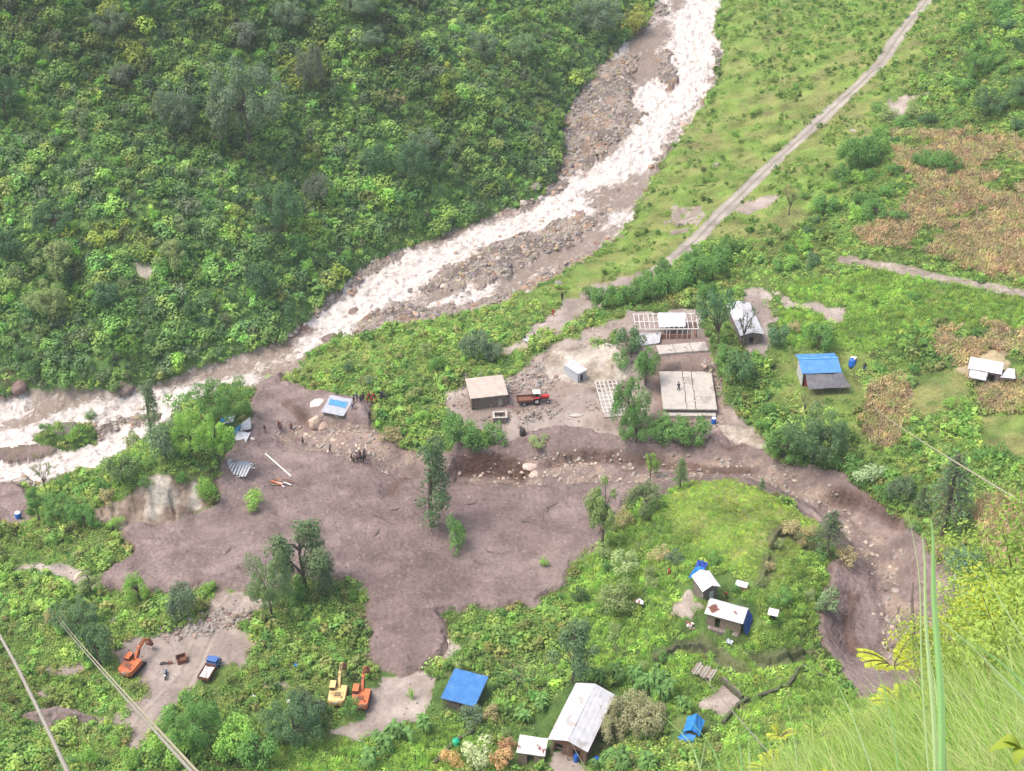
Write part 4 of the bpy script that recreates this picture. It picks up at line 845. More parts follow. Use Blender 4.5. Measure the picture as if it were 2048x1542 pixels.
# distinctive trees of the far hillside
for a in [
 ('dense', 500, 290, 92, 175, GR, 'largest tree of the hillside, broad grey green crown'), ('dense', 352, 268, 52, 95, GR, 'grey green tree just left of the largest hillside tree'),
 ('dense', 622, 190, 34, 105, GY, 'dull grey tree right of the largest hillside tree'), ('dense', 565, 470, 56, 115, DK, 'dark bushy tree of the hillside above the river bend'),
 ('dense', 640, 405, 36, 62, GY, 'small grey tree behind the dark bushy hillside tree'), ('dense', 112, 465, 52, 60, DK, 'low dark blue green tree at the left of the hillside'),
 ('dense', 752, 345, 32, 62, DK, 'left one of two dark trees on the middle of the hillside'), ('dense', 828, 360, 44, 80, DK, 'right and bigger one of two dark trees on the middle of the hillside'),
 ('dense', 850, 315, 36, 60, GR, 'grey green tree behind the two dark hillside trees'), ('dense', 968, 120, 34, 60, GR, 'round grey green tree on the upper right of the hillside'),
 ('dense', 1048, 125, 36, 62, (.10, .15, .07), 'tree with pale blossom patches on the upper right of the hillside'), ('dense', 12, 235, 44, 90, DK, 'dark tree cut by the left edge high on the hillside'),
 ('dense', 225, 80, 44, 70, GR, 'grey tree under the yellowish tree at the top of the hillside'), ('bush', 218, 42, 34, 46, YG, 'yellow green bush at the top left of the hillside'), ('bush', 268, 118, 34, 44, YG, 'yellow green bush below the topmost yellow one'),
 ('dense', 300, 28, 40, 50, DK, 'dark tree at the very top left of the hillside'), ('dense', 250, 172, 30, 44, GY, 'small grey tree left of the largest hillside tree'),
 ('dense', 525, 590, 34, 62, DK, 'dark tree of the lower hillside above the river bend'), ('dense', 1195, 60, 58, 70, GR, 'broad grey green tree at the top right of the hillside near the river'),
 ('bush', 1272, 62, 34, 52, (.15, .16, .04), 'yellowish bush on the rock where the river leaves the hillside'), ('bare', 797, 238, 26, 64, BR, 'slender dry tree with brown leaves on the hillside'),
 ('dense', 578, 55, 42, 60, GR, 'grey tree at the top middle of the hillside'), ('dense', 720, 30, 38, 48, GR, 'grey green tree at the top edge right of the middle of the hillside'), ('dense', 735, 95, 40, 45, GR, 'grey flat tree on the upper middle of the hillside'),
 ('dense', 22, 520, 34, 60, DK, 'dark tree low on the left edge of the hillside'), ('airy', 118, 560, 44, 85, OL, 'olive tree above the left part of the river'), ('dense', 95, 630, 46, 66, OL, 'round olive tree above the river at the left'), ('dense', 215, 620, 34, 60, DK, 'dark tree low on the hillside left of the bare scar'), ('airy', 345, 545, 34, 70, OL, 'olive tree right of the bare scar'),
 ('dense', 490, 95, 30, 50, GY, 'small grey tree at the top middle above the largest tree'), ('bare', 440, 300, 24, 50, GR, 'thin tree between the two grey green hillside trees')]:
    tree(*a)
# further trees and bushes of the hillside, nothing tells them apart
HB = [('dense', (.055, .10, .038), 'dark green tree standing among the shrubs of the far hillside', 'dark green trees of the far hillside'), ('bush', (.10, .19, .04), 'bright green round bush on the far hillside', 'bright round bushes of the far hillside'),
      ('bush', (.05, .09, .042), 'dark blue green bush on the far hillside', 'dark bushes of the far hillside'), ('bush', (.085, .105, .055), 'greyish half dry bush on the far hillside', 'greyish bushes of the far hillside')]
rr_ = random.Random(5); cnt = 0; used = []
while cnt < 250:
    px_, py_ = rr_.uniform(0, 1290), rr_.uniform(5, 765)
    if not inpoly(np.array([px_]), np.array([py_+14]), Z_HILL)[0] or any(abs(px_-a)+abs(py_-b) < 27 for a, b in used): continue
    used.append((px_, py_)); cnt += 1; q = rr_.random(); k = 0 if q < .16 else 1 if q < .60 else 2 if q < .84 else 3; kd_, col, lb, gp_ = HB[k]
    s = rr_.uniform(.7, 1.25); rp = (17 if k == 0 else 14)*s*(.72+.35*py_/760)
    tree(kd_, px_, py_, rp, rp*(1.75 if k == 0 else 1.45), col, lb, gp_)
# ---------------------------------------------------------------- trees on the near side
for a in [
 # around the mud flow
 ('tall', 864, 1052, 40, 168, (.06, .095, .045), 'tall narrow dark tree standing alone in the mud flow'), ('bush', 916, 1096, 27, 62, MG, 'small tree in the mud right below the tall dark tree'),
 ('tall', 303, 862, 23, 98, (.055, .085, .04), 'tall slender tree with bare lower trunk beside the river'), ('dense', 448, 838, 62, 86, MG, 'broad dense tree between the river and the collapsed roofs'),
 ('dense', 385, 905, 52, 88, LG, 'bright green tree in the middle of the wooded spur'), ('dense', 332, 915, 36, 78, GR, 'grey green tree at the left of the bright tree on the spur'), ('airy', 438, 925, 38, 92, LG, 'light green tree left of the collapsed roofs'),
 ('bush', 365, 822, 32, 42, MG, 'small bush behind the spur by the river'), ('bush', 270, 895, 24, 36, OL, 'small bush between spur and river branch'), ('dense', 245, 965, 40, 55, (.075, .115, .045), 'low round tree left on the wooded spur'), ('bush', 205, 985, 20, 30, MG, 'small bush above the pale cliff at its left'),
 ('bush', 130, 972, 15, 24, MG, 'tiny bush on the bright grass of the spur'), ('bare', 92, 985, 26, 70, OL, 'leaning thin leaved tree at the left end of the spur'), ('airy', 78, 1040, 30, 62, MG, 'loose tree left of the muddy gap'), ('dense', 120, 1042, 46, 52, MG, 'spreading low tree at the foot of the spur'), ('dense', 170, 1056, 28, 48, MG, 'dark round tree right of the spreading low tree'),
 ('bush', 415, 1000, 24, 52, LG, 'bright bush at the edge of the pale cliff'), ('bush', 506, 1012, 27, 36, LG, 'green bush stranded in the mud below the tin roof wreck'), ('bush', 495, 830, 17, 26, MG, 'small bush behind the collapsed blue roof'), ('bush', 292, 975, 16, 20, MG, 'small green bush on the rim of the pale cliff at its left'), ('bush', 362, 968, 13, 26, MG, 'green bush between the two pale chutes of the cliff'), ('bush', 232, 1050, 18, 20, LG, 'bush at the left foot of the pale cliff'), ('bush', 215, 1005, 22, 28, BR, 'brownish bush above the pale cliff'),
 ('bush', 1089, 1130, 12, 14, LG, 'tiny shrub lying in the mud near its right shore'),
 ('bush', 143, 885, 14, 26, LG, 'small bush on the grassy river island'), ('bush', 95, 862, 16, 20, MG, 'low bush at the left end of the river island'), ('bush', 183, 838, 13, 20, MG, 'low bush on the gravel behind the river island'),
 # lower left
 ('dense', 545, 1235, 55, 140, (.085, .12, .055), 'big grey green tree left of the mud tongue'), ('airy', 610, 1185, 66, 140, (.065, .095, .045), 'spreading loose crowned tree beside the big grey green tree'), ('dense', 648, 1180, 36, 68, (.075, .10, .055), 'grey tree right of the loose crowned tree'), ('bush', 600, 1200, 26, 46, MG, 'bush under the loose crowned tree'),
 ('dense', 362, 1238, 37, 72, GR, 'grey green tree behind the excavator yard'), ('dense', 278, 1200, 30, 50, LG, 'bright round tree at the lower edge of the mud'), ('airy', 183, 1185, 30, 46, OL, 'thin dry looking tree beside the small stream bed'), ('dense', 155, 1262, 55, 62, (.065, .105, .05), 'grey green round tree in the weeds left of the yard'), ('dense', 200, 1330, 40, 80, (.06, .10, .045), 'dark tree just left of the orange excavator'), ('bush', 100, 1245, 16, 24, BR, 'small brown stump bush in the weeds'),
 ('dense', 395, 1500, 66, 110, MG, 'dense tree at the lower end of the yard'), ('dense', 345, 1530, 46, 60, LG, 'yellow green tree at the bottom left of the yard'), ('dense', 470, 1510, 50, 70, LG, 'bright tree between the two dense dark trees at the bottom'), ('dense', 590, 1490, 66, 95, (.055, .095, .045), 'dark grey green tree below the yellow excavator'), ('dense', 615, 1440, 40, 56, (.065, .095, .055), 'small grey tree behind the dark one below the yellow excavator'), ('dense', 520, 1530, 44, 70, MG, 'low bright tree at the bottom edge left of the middle'), ('bush', 700, 1430, 22, 34, MG, 'bush right below the excavators'), ('bush', 180, 1525, 26, 40, LG, 'light bush at the bottom edge at the left'), ('bush', 265, 1535, 26, 36, LG, 'light bush by the lower end of the dirt track'),
 ('bush', 822, 1395, 9, 20, LG, 'tiny plant alone on the dirt below the mud tongue'),
 # middle
 ('dense', 948, 715, 32, 58, GR, 'grey green tree above the stone hut'), ('dense', 985, 720, 24, 34, GR, 'small grey tree right of the one above the stone hut'), ('bush', 875, 742, 20, 36, MG, 'bush left of the stone hut'), ('bush', 700, 745, 16, 24, DK, 'dark bush on the green bank above the swamped shed'), ('bush', 742, 770, 14, 18, GR, 'small grey bush behind the group in red'),
 ('bush', 885, 1000, 12, 16, OL, 'little plant at the stem of the tall dark tree'), ('dense', 925, 888, 40, 52, MG, 'tree in the clump below the stone hut, at its left'), ('bush', 985, 885, 30, 42, MG, 'bush in the clump below the stone hut, at its right'), ('bush', 950, 905, 26, 40, MG, 'bush in the clump below the stone hut, in its middle'), ('bush', 905, 850, 20, 30, MG, 'bush between the group in red and the stone hut'), ('bush', 848, 840, 18, 24, LG, 'bright bush on the green bank above the channel'), ('bush', 785, 880, 26, 26, BR, 'brown undercut bush at the edge of the channel'), ('bush', 1078, 890, 24, 16, OL, 'low flattened shrub in the mud below the tractor'),
 ('dense', 1260, 868, 44, 118, MG, 'broad dense tree covering the white roof frame'), ('dense', 1290, 770, 30, 78, MG, 'tree on the left of the large concrete slab'), ('dense', 1262, 708, 34, 58, (.06, .10, .045), 'dark tree below the open white frame building'), ('bush', 1240, 740, 20, 36, MG, 'bush below the dark tree by the frame building'), ('dense', 1272, 885, 44, 62, MG, 'leftmost tree of the row in front of the large slab'), ('dense', 1325, 880, 40, 50, MG, 'middle tree of the row in front of the large slab'), ('dense', 1378, 885, 42, 58, MG, 'rightmost tree of the row in front of the large slab'),
 ('umbrella', 1424, 698, 38, 116, (.06, .11, .05), 'wide dark umbrella shaped tree right of the frame building'), ('bare', 1486, 694, 26, 84, (.06, .08, .05), 'bare branched tree in front of the white roof'), ('dense', 1482, 765, 36, 60, (.055, .10, .042), 'round dark tree right of the thin slab'), ('dense', 1552, 692, 24, 50, (.065, .11, .055), 'round tree right of the white roof'), ('bush', 1452, 720, 24, 30, MG, 'bush under the umbrella shaped tree'),
 ('airy', 1300, 955, 19, 58, (.11, .16, .045), 'little flat topped pine on the channel edge'), ('pine', 1360, 978, 20, 62, MG, 'small dark conifer on the left end of the knoll'), ('pine', 1522, 985, 10, 30, MG, 'tiny conifer behind the knoll'), ('airy', 1205, 1100, 40, 145, (.12, .16, .06), 'tall thin light green tree on the right shore of the mud'), ('dense', 1290, 1030, 42, 60, (.085, .11, .05), 'round olive tree on the left slope of the knoll'), ('bush', 1245, 1055, 24, 36, BR, 'brownish bush at the mud shore beside the knoll'),
 ('dense', 1252, 1145, 36, 44, (.16, .20, .09), 'tree with pale blossoms left of the huts'), ('bush', 1210, 1115, 22, 26, OL, 'olive bush under the tall thin tree'), ('bush', 1160, 1205, 22, 34, (.05, .08, .035), 'dark round shrub on the grassy slope by the mud'), ('dense', 1232, 1215, 44, 50, OL, 'spreading olive tree in the middle of the grassy slope'), ('bush', 1300, 1160, 20, 28, OL, 'olive bush left of the upper hut'), ('bush', 1350, 1130, 22, 26, GR, 'grey bush behind the upper hut at its left'), ('bush', 1430, 1128, 18, 22, MG, 'bush behind the blue tarpaulins'), ('bush', 1320, 1118, 24, 22, BR, 'brown shrub above the bare yard of the huts'),
 ('airy', 1145, 1368, 50, 135, (.065, .10, .05), 'tall grey green tree above the long white roof'), ('bare', 1035, 1385, 30, 55, OL, 'small bare branched tree right of the blue roof'), ('bush', 1468, 1185, 14, 20, MG, 'bush between the two huts'), ('bush', 1230, 1275, 20, 26, OL, 'small olive bush below the spreading olive tree'),
 # right
 ('dense', 1625, 925, 68, 112, (.06, .10, .045), 'big dense dark tree below the blue roofed house'), ('dense', 1568, 920, 42, 62, MG, 'tree just left of the big dense dark tree'), ('bush', 1532, 830, 20, 30, MG, 'small bush on the slope right of the large slab'), ('bush', 1525, 860, 18, 26, MG, 'small bush below another right of the large slab'), ('bare', 1607, 838, 14, 60, OL, 'leafless forked tree in front of the blue roofed house'), ('dense', 1635, 700, 34, 52, MG, 'leafy tree above the blue roofed house'), ('bush', 1590, 660, 18, 18, BR, 'brown bush above the blue roofed house'),
 ('bush', 1740, 960, 36, 40, (.17, .22, .12), 'bush with pale whitish leaves beside the ravine'), ('bush', 1700, 950, 30, 40, MG, 'green bush left of the pale leaved bush'), ('dense', 1795, 1000, 30, 50, (.07, .10, .055), 'dark drooping tree on the ravine edge'), ('pine', 1885, 1068, 58, 165, (.065, .11, .05), 'tall loose conifer right of the ravine'), ('pine', 1840, 1030, 22, 60, (.06, .10, .045), 'small conifer left of the tall loose one'), ('bush', 1830, 900, 16, 22, MG, 'bush at the foot of the left maize plot'), ('bush', 2000, 920, 24, 30, MG, 'bush between the lawn field and lower maize'), ('bush', 1955, 920, 22, 26, MG, 'bush left of the one below the lawn field'),
 ('dense', 1925, 1150, 44, 60, (.075, .12, .065), 'dense tree on the right rim of the ravine'), ('bush', 1880, 1118, 28, 30, BR, 'brownish drooping bush at the right rim of the ravine'), ('bush', 1925, 1190, 36, 34, (.12, .15, .08), 'pale leaved bush on the right rim below the dense tree'), ('pine', 1655, 1100, 36, 80, (.06, .10, .045), 'conifer on the right shoulder of the knoll'), ('bush', 1585, 1072, 16, 20, BR, 'brown tuft bush on the broken edge at the knoll top right'), ('bush', 1605, 1092, 14, 16, BR, 'low brown bush on the broken edge right of the knoll top'), ('bush', 1555, 1095, 13, 18, OL, 'small olive bush on the broken edge of the knoll'), ('bush', 1540, 1140, 14, 18, BR, 'brownish bush on the lower broken edge of the knoll'), ('bush', 1528, 1170, 12, 16, OL, 'olive bush at the lower end of the broken edge'), ('bush', 1640, 1120, 18, 22, MG, 'green bush left under the conifer of the knoll'), ('bush', 1690, 1125, 26, 26, BR, 'dry twiggy bush over the ravine below the conifer'), ('bush', 1650, 1222, 32, 42, (.10, .14, .07), 'drooping grey bush at the left edge of the ravine'), ('bush', 1575, 1060, 26, 20, BR, 'dry bush on the right shoulder of the knoll'), ('bush', 1620, 1070, 20, 20, BR, 'second dry bush right of the knoll top'), ('bush', 1560, 1205, 24, 26, MG, 'bush above the small white topped shelter'), ('bush', 1620, 1195, 18, 18, OL, 'olive bush left of the drooping grey bush'),
 ('bare', 1578, 430, 20, 62, BR, 'thin bare trunked tree beside the road'), ('dense', 1648, 425, 27, 42, MG, 'round tree right of the thin bare tree by the road'), ('dense', 1700, 340, 34, 66, MG, 'clump tree between road and maize field'), ('dense', 1735, 330, 34, 56, MG, 'tree right of the clump tree above the maize field'), ('bush', 1690, 365, 24, 34, MG, 'bush below the clump trees by the maize field'), ('dense', 1842, 332, 26, 34, MG, 'left tree of the row inside the upper maize field'), ('dense', 1870, 338, 26, 36, MG, 'middle tree of the row inside the upper maize field'), ('dense', 1900, 345, 26, 42, MG, 'right tree of the row inside the upper maize field'),
 ('dense', 1975, 230, 40, 58, (.06, .10, .045), 'dark round tree on the slope at the upper right'), ('dense', 2040, 210, 36, 60, (.06, .10, .045), 'dark tree cut by the right edge at the upper right'), ('dense', 1945, 155, 38, 55, MG, 'tree on the upper right slope above the dark round one'), ('dense', 1925, 185, 28, 34, MG, 'small tree left on the upper right slope'), ('bush', 1750, 222, 16, 22, MG, 'bush left of the stony patch above the fields'), ('bush', 1775, 245, 28, 30, OL, 'greyish bush below the stony patch above the fields'), ('bush', 1830, 235, 26, 26, OL, 'olive bush right of the stony patch'), ('bush', 1800, 255, 24, 22, MG, 'green bush between the stony patch and the field'), ('dense', 2000, 40, 30, 46, MG, 'tree at the top right corner'), ('bush', 1935, 70, 22, 30, MG, 'bush near the top right corner'), ('bush', 1930, 120, 18, 24, OL, 'olive bush on the upper right slope'), ('dense', 1750, 435, 32, 34, MG, 'round tree on the grassy terrace left of the maize'), ('bush', 1800, 440, 24, 24, MG, 'bush right of the round tree on the terrace'),
 ('bush', 1740, 410, 26, 26, MG, 'bush above the round tree on the terrace'), ('bush', 1560, 540, 20, 20, MG, 'bush right of the lower road end'), ('bush', 1825, 600, 16, 18, MG, 'bush on the grass slope above the long white roof')]:
    tree(*a)
G1 = 'row of dense trees behind the open frame building'
for (a, b, c, d) in [(1205,618,26,44),(1235,612,28,46),(1268,606,30,46),(1300,600,30,48),(1335,590,30,46),(1362,575,30,50),(1395,570,30,56),(1425,560,32,54),(1385,540,26,44),(1440,535,28,46),(1330,560,26,40),(1410,600,26,40),(1460,510,26,36),(1290,575,24,34),(1180,600,20,26)]:
    tree('dense', a, b, c, d, MG, 'dense green tree in the thicket behind the open frame building', G1)
G2 = 'thicket between road and upper right fields'
for i in range(46):
    while True:
        a, b = rr_.uniform(1560, 2040), rr_.uniform(30, 560)
        if inpoly(np.array([a]), np.array([b]), [(1600,400),(1700,290),(1760,250),(1900,240),(1980,120),(1900,60),(2048,0),(2048,260),(1880,255),(1790,275),(1800,340),(1850,380),(1720,470),(1640,560),(1480,520),(1500,460)])[0]: break
    s = rr_.uniform(10, 22); tree('bush', a, b, s, s*1.3, rr_.choice([MG, MG, LG, DK]), 'green bush in the thicket between the road and the upper right maize field', G2)
G3 = 'banana plants around the long white roof'
for (a, b, c, d) in [(1200,1360,26,34),(1235,1365,28,40),(1270,1375,30,44),(1300,1392,30,44),(1332,1400,30,50),(1320,1360,24,34),(1360,1425,24,30),(1240,1545,36,50),(1205,1530,24,32),(1285,1540,28,36),(765,1500,30,40),(800,1480,32,42),(840,1465,26,34),(740,1535,30,40),(1050,1440,24,34),(1075,1420,24,32)]:
    tree('banana', a, b, c, d, (.062, .115, .035), 'banana plant with long arching leaves near the long white roof and the blue hut', G3)
G4 = 'brown leaved trees beside the long white roof'
for (a, b, c, d) in [(1250,1455,40,62),(1290,1470,38,56),(1225,1480,30,48),(1275,1430,34,48),(1310,1445,28,40)]:
    tree('dense', a, b, c, d, (.15, .15, .085), 'brownish green tree right beside the long white roof', G4)
for (a, b, c, d, col) in [(960,1530,40,48,(.20,.22,.13)),(1000,1535,30,40,(.22,.15,.08)),(905,1530,26,34,(.24,.17,.08)),(1015,1500,20,26,(.22,.13,.08)),(940,1448,30,30,GR),(980,1440,22,28,BR)]:
    tree('bush', a, b, c, d, col, 'mottled bush with pale and rusty leaves left of the small rusty roof', 'mottled bushes left of the rusty roof')
G5 = 'bushes along the ravine edges'
for (a, b, c, d) in [(1590,930,22,26),(1670,935,22,26),(1760,1000,22,28),(1725,975,18,22),(1560,905,20,24),(1830,1060,16,20),(1975,1215,22,26),(2010,1180,26,30)]:
    tree('bush', a, b, c, d, MG, 'green bush on the bank of the ravine', G5)
G6 = 'low bushes of the green patches'
for i in range(44):
    while True:
        a, b = rr_.uniform(0, 1900), rr_.uniform(640, 1530)
        q_ = at(a, b); 
        if int(near(q_.x, q_.y)) == 0 and free(np.array([q_.x]), np.array([q_.y]), 1.2)[0] and not (1330 < a < 1640 and 940 < b < 1160): break
    s = rr_.uniform(10, 17); tree('bush', a, b, s, s*1.3, rr_.choice([MG, LG, MG, OL]), 'low green bush among the weeds of the near side', G6)

# ---------------------------------------------------------------- rocks
def rock_mesh(seed, mat, flat=.7, n=2):
    import bmesh
    bm = bmesh.new(); bmesh.ops.create_icosphere(bm, subdivisions=n, radius=1); r = random.Random(seed); pl = [(Vector((r.gauss(0, 1), r.gauss(0, 1), r.gauss(0, 1))).normalized(), r.uniform(.55, .85)) for _ in range(9)]
    for v in bm.verts:
        for nn, d in pl:
            q = v.co.dot(nn)
            if q > d: v.co -= nn*(q-d)
        v.co *= 1+r.uniform(-.04, .04); v.co.z *= flat
    me = bpy.data.meshes.new('rock'); bm.to_mesh(me); bm.free(); me.materials.append(mat); return me
M_rock = mat_noise('river_stone', (.26, .23, .21), (.44, .40, .36), 1.2, .85, bump=.4, usecolor=True); M_bould = mat_noise('boulder', (.20, .17, .155), (.34, .30, .27), .8, .9, bump=.5, usecolor=True)
RM = [rock_mesh(60+i, M_rock, random.uniform(.55, .8)) for i in range(7)]
def rock(px, py, s, col, label, group=None, cat='boulder', name='boulder', sz_=None, var=0, sink=.25):
    o = link(bpy.data.objects.new(name, RM[var % 7])); p = at(px, py); o.location = p-Vector((0, 0, s*sink)); o.scale = sz_ or (s*random.uniform(.8, 1.3), s*random.uniform(.8, 1.2), s*random.uniform(.7, 1.1)); o.rotation_euler = (random.uniform(-.3, .3), random.uniform(-.3, .3), random.uniform(0, 6.3))
    o.color = (*col, 1); return tag(o, label, cat, group)
W1 = (1, 1, 1)
for k_, a in enumerate([(568, 1300, 1, 1)]): pass
for a in [(1275, 58, 2.6, (.50, .42, .38), 'dark brown boulder at the top where the river leaves the hillside'), (1070, 370, 1.5, (.75, .7, .72), 'grey purple boulder at the foot of the hillside above the river'), (1122, 228, 1.3, (.62, .57, .6), 'grey boulder on the left edge of the upper gravel bar'), (660, 676, 2.1, (.55, .48, .46), 'big dark boulder on the near river bank below the rapids'),
          (712, 622, 1.3, (.6, .5, .48), 'brown boulder standing in the foaming water'), (822, 580, 1.0, (.55, .53, .58), 'dark blue grey boulder at the end of the middle gravel bar'), (135, 858, 2.6, (.5, .45, .48), 'dark humped boulder on the grassy river island'), (248, 765, 2.4, (.65, .55, .55), 'long low rock on the far bank at the left'),
          (35, 770, 2.2, (.65, .5, .47), 'brown rock on the far bank at the left edge'), (500, 682, 1.1, (.5, .47, .45), 'dark rock jutting from the far bank'), (1192, 488, 1.2, (.7, .5, .42), 'reddish boulder on the right of the middle gravel bar'), (1237, 378, .8, (.6, .5, .45), 'small dark boulder in the water near the bend'),
          (1432, 330, 1.6, (1.0, .92, .88), 'flat round pale boulder alone on the meadow'), (1590, 103, .6, (2.0, 2.0, 2.0), 'small white stone alone on the meadow'), (1118, 565, 1.1, (.75, .72, .75), 'grey oval boulder in the grass by the river'), (928, 752, 1.4, (1.2, 1.15, 1.1), 'flat pale boulder above the stone hut'), (960, 747, .7, (1.6, 1.5, 1.45), 'light stone behind the roof of the stone hut'),
          (1100, 762, .6, (1.1, 1, 1), 'stone in front of the small tin shed'), (1312, 722, .7, (1.2, 1.0, .9), 'orange stone on the ground between the two slabs'), (1408, 728, .6, (.9, .85, .8), 'grey stone near the right edge between the slabs'), (1068, 948, 1.1, (1.5, 1.3, 1.2), 'pale boulder at the end of the cut channel bank'), (1060, 930, 1.2, (1.6, 1.4, 1.3), 'upper pale boulder at the end of the cut channel bank'),
          (315, 1256, 1.0, (.75, .72, .75), 'grey boulder at the back of the excavator yard'), (228, 1240, 1.0, (.7, .65, .65), 'purple grey boulder in the weeds behind the yard'), (555, 1368, 1.0, (1.1, 1.05, 1), 'flat pale stone in the weeds left of the yellow excavator'), (196, 1420, .8, (1.3, 1.25, 1.2), 'pale stone at the right end of the spoil heap'), (160, 1150, 1.1, (1.7, 1.5, 1.3), 'pale orange stone at the end of the small stream bed'),
          (1708, 262, .8, (1.2, 1.15, 1.1), 'pale stone on the green slope right of the road'), (1790, 1180, .8, (1, .95, .9), 'grey stone in the middle of the ravine bed'), (1775, 1240, .9, (1.1, 1.05, 1.0), 'pale grey stone lower in the ravine bed'), (1690, 1062, 1.2, (1.1, 1.05, 1.05), 'long pale stone at the upper bend of the ravine'), (897, 1283, .5, (1.7, 1.6, 1.5), 'small stone at the right side of the mud tongue'), (738, 1280, .5, (2, 1.9, 1.8), 'small white stone at the left side of the mud tongue')]:
    rock(*a, var=random.randrange(7))
# the two great rocks carried to the swamped shed
r1 = rock(628, 850, 1.9, (1.9, 1.6, 1.35), 'tilted pale tan boulder below the swamped shed', sz_=(1.35, 1.1, 2.6), var=3, sink=-.3); r1.rotation_euler = (R(-20), R(28), .4)
rock(648, 850, 1.5, (1.3, 1.1, 1.0), 'brown boulder right of the tilted tan one below the swamped shed', sz_=(1.5, 1.2, 1.4), var=5)
rock(637, 806, 1.5, (2.3, 2.15, 2.05), 'whitish boulder at the upper corner of the swamped shed', sz_=(1.7, 1.2, 1.3), var=1)
def spread(poly, n, seed, zs):
    P_ = np.array(poly, float); r = random.Random(seed); out = []; t = 0
    while len(out) < n and t < n*60:
        t += 1; a, b = r.uniform(P_[:, 0].min(), P_[:, 0].max()), r.uniform(P_[:, 1].min(), P_[:, 1].max())
        if not inpoly(np.array([a]), np.array([b]), poly)[0]: continue
        q_ = at(a, b)
        if int(near(q_.x, q_.y)) in zs: out.append((a, b))
    return out
BG = [(BARS[0], 62, 'upper left gravel bar'), (BARS[1], 12, 'small gravel island in the upper rapids'), (BARS[2], 84, 'middle gravel bar'), (BARS[3], 12, 'upper right river margin'), (BARS[5], 44, 'lower margin of the rapids'), (BARS[4], 14, 'left margin of the rapids'), (BARS[6], 14, 'gravel by the river island'), (BARS[11], 14, 'foot of the far bank'), (BARS[8], 12, 'right river margin at the bend'), (BARS[9], 14, 'rocky far bank at the narrowing')]
for q, (poly, n_, nm) in enumerate(BG):
    for (a, b) in spread(poly, n_, 70+q, (2, 3)):
        t_ = random.uniform(.75, 1.35); c_ = random.choice([(1, 1, 1), (1, .95, .92), (1.15, .98, .8), (.8, .78, .8), (1.3, 1.2, 1.15), (1.2, .85, .65)])
        rock(a, b, random.choice([.45, .5, .6, .7, .85]), tuple(t_*k for k in c_), 'rounded boulder on the '+nm, 'boulders on the '+nm, var=random.randrange(7), sink=.1)
for poly, n_, nm, zs in [([(600,868),(700,860),(740,900),(720,925),(640,900)], 46, 'stony strip where people stand', (4,)), ([(905,925),(1200,925),(1480,930),(1480,962),(1200,962),(905,955)], 64, 'channel through the mud', (4,)), ([(1580,950),(1760,1050),(1830,1200),(1800,1340),(1740,1300),(1740,1150),(1620,1010)], 46, 'ravine bed', (4,))]:
    for (a, b) in spread(poly, n_, 90+n_, zs):
        t_ = random.uniform(.9, 1.6); rock(a, b, random.choice([.22, .28, .35, .45]), (t_*1.1, t_, t_*.9), 'stone on the '+nm, 'stones on the '+nm, 'stone', 'stone', var=random.randrange(7), sink=.1)
# driftwood stranded in the mud
for i, (a, b) in enumerate(spread([(520,1000),(1150,1000),(1080,1180),(760,1150),(780,1320),(740,1290),(700,1140),(300,1140),(300,1080),(460,1050)], 16, 77, (4,))+spread([(1650,1130),(1800,1180),(1790,1330),(1700,1350),(1650,1250)], 8, 78, (4,))):
    p = at(a, b); L_ = random.uniform(.5, 1.5); q_ = random.uniform(0, 3.1); d = Vector((math.cos(q_), math.sin(q_), 0))*L_; o = MB().tube([-d, -d*.3+Vector((0, 0, .1)), d*.4+Vector((.1, 0, .08)), d+Vector((0, .2, .22))], [.13, .11, .08, .03], 6).tube([d*.1, d*.5+Vector((-d.y*.5, d.x*.5, .3))], [.05, .02], 5).build('branch', M_bark); o.location = p; tag(o, 'broken branch stranded in the mud', 'branch', 'branches stranded in the mud')
# rubble nobody could count
P_R = [o for o in bpy.data.objects if o.name.startswith('boulder')][-40:-34]
def rubble(name, label, m_fn, step, seed, lo, hi, cols, prob):
    x, y, px, py, dep = jitter(step, seed); m = m_fn(x, y) & (rng.random(len(x)) < prob(x, y)); x, y = x[m], y[m]; n = len(x)
    o = scatter(name, label, 'rubble', np.stack([x, y], 1), lo+(hi-lo)*rng.random(n)**3, tints(n, cols, seed, .2, 1.0), rng.integers(0, 6, n), P_R, seed=seed, tilt=.6); return o
M_rock2 = M_rock
def inst_tint(m):
    n = m.node_tree.nodes; l = m.node_tree.links; oi = [q for q in n if q.type == 'OBJECT_INFO'][0]; tgt = oi.outputs['Color'].links[0].to_socket
    ti = n.new('ShaderNodeAttribute'); ti.attribute_type = 'INSTANCER'; ti.attribute_name = 'tint'; gt = n.new('ShaderNodeMath'); gt.operation = 'GREATER_THAN'; gt.inputs[1].default_value = .0005; l.new(ti.outputs['Fac'], gt.inputs[0])
    mx = n.new('ShaderNodeMix'); mx.data_type = 'RGBA'; l.new(gt.outputs[0], mx.inputs[0]); l.new(oi.outputs['Color'], mx.inputs[6]); l.new(ti.outputs['Color'], mx.inputs[7]); l.new(mx.outputs[2], tgt)
inst_tint(M_rock)
rubble('river_rubble', 'grey and tan cobbles covering the gravel bars', lambda x, y: near(x, y) == 3, .62, 201, .14, .75, [(1, .95, .9), (1.2, 1.05, .9), (.7, .68, .7), (1.3, .95, .7), (1.5, 1.4, 1.3)], lambda x, y: .75)
rubble('channel_rubble', 'loose stones strewn along the channel in the mud', lambda x, y: (near(x, y) == 4) & (gl(stony, x, y) > .3), .55, 202, .10, .5, [(1.3, 1.1, .95), (1.5, 1.2, 1.0), (.9, .85, .8), (1.7, 1.6, 1.5)], lambda x, y: .75*ss(.42, .58, fbm(x/2.6, y/2.0, 4, 88)))
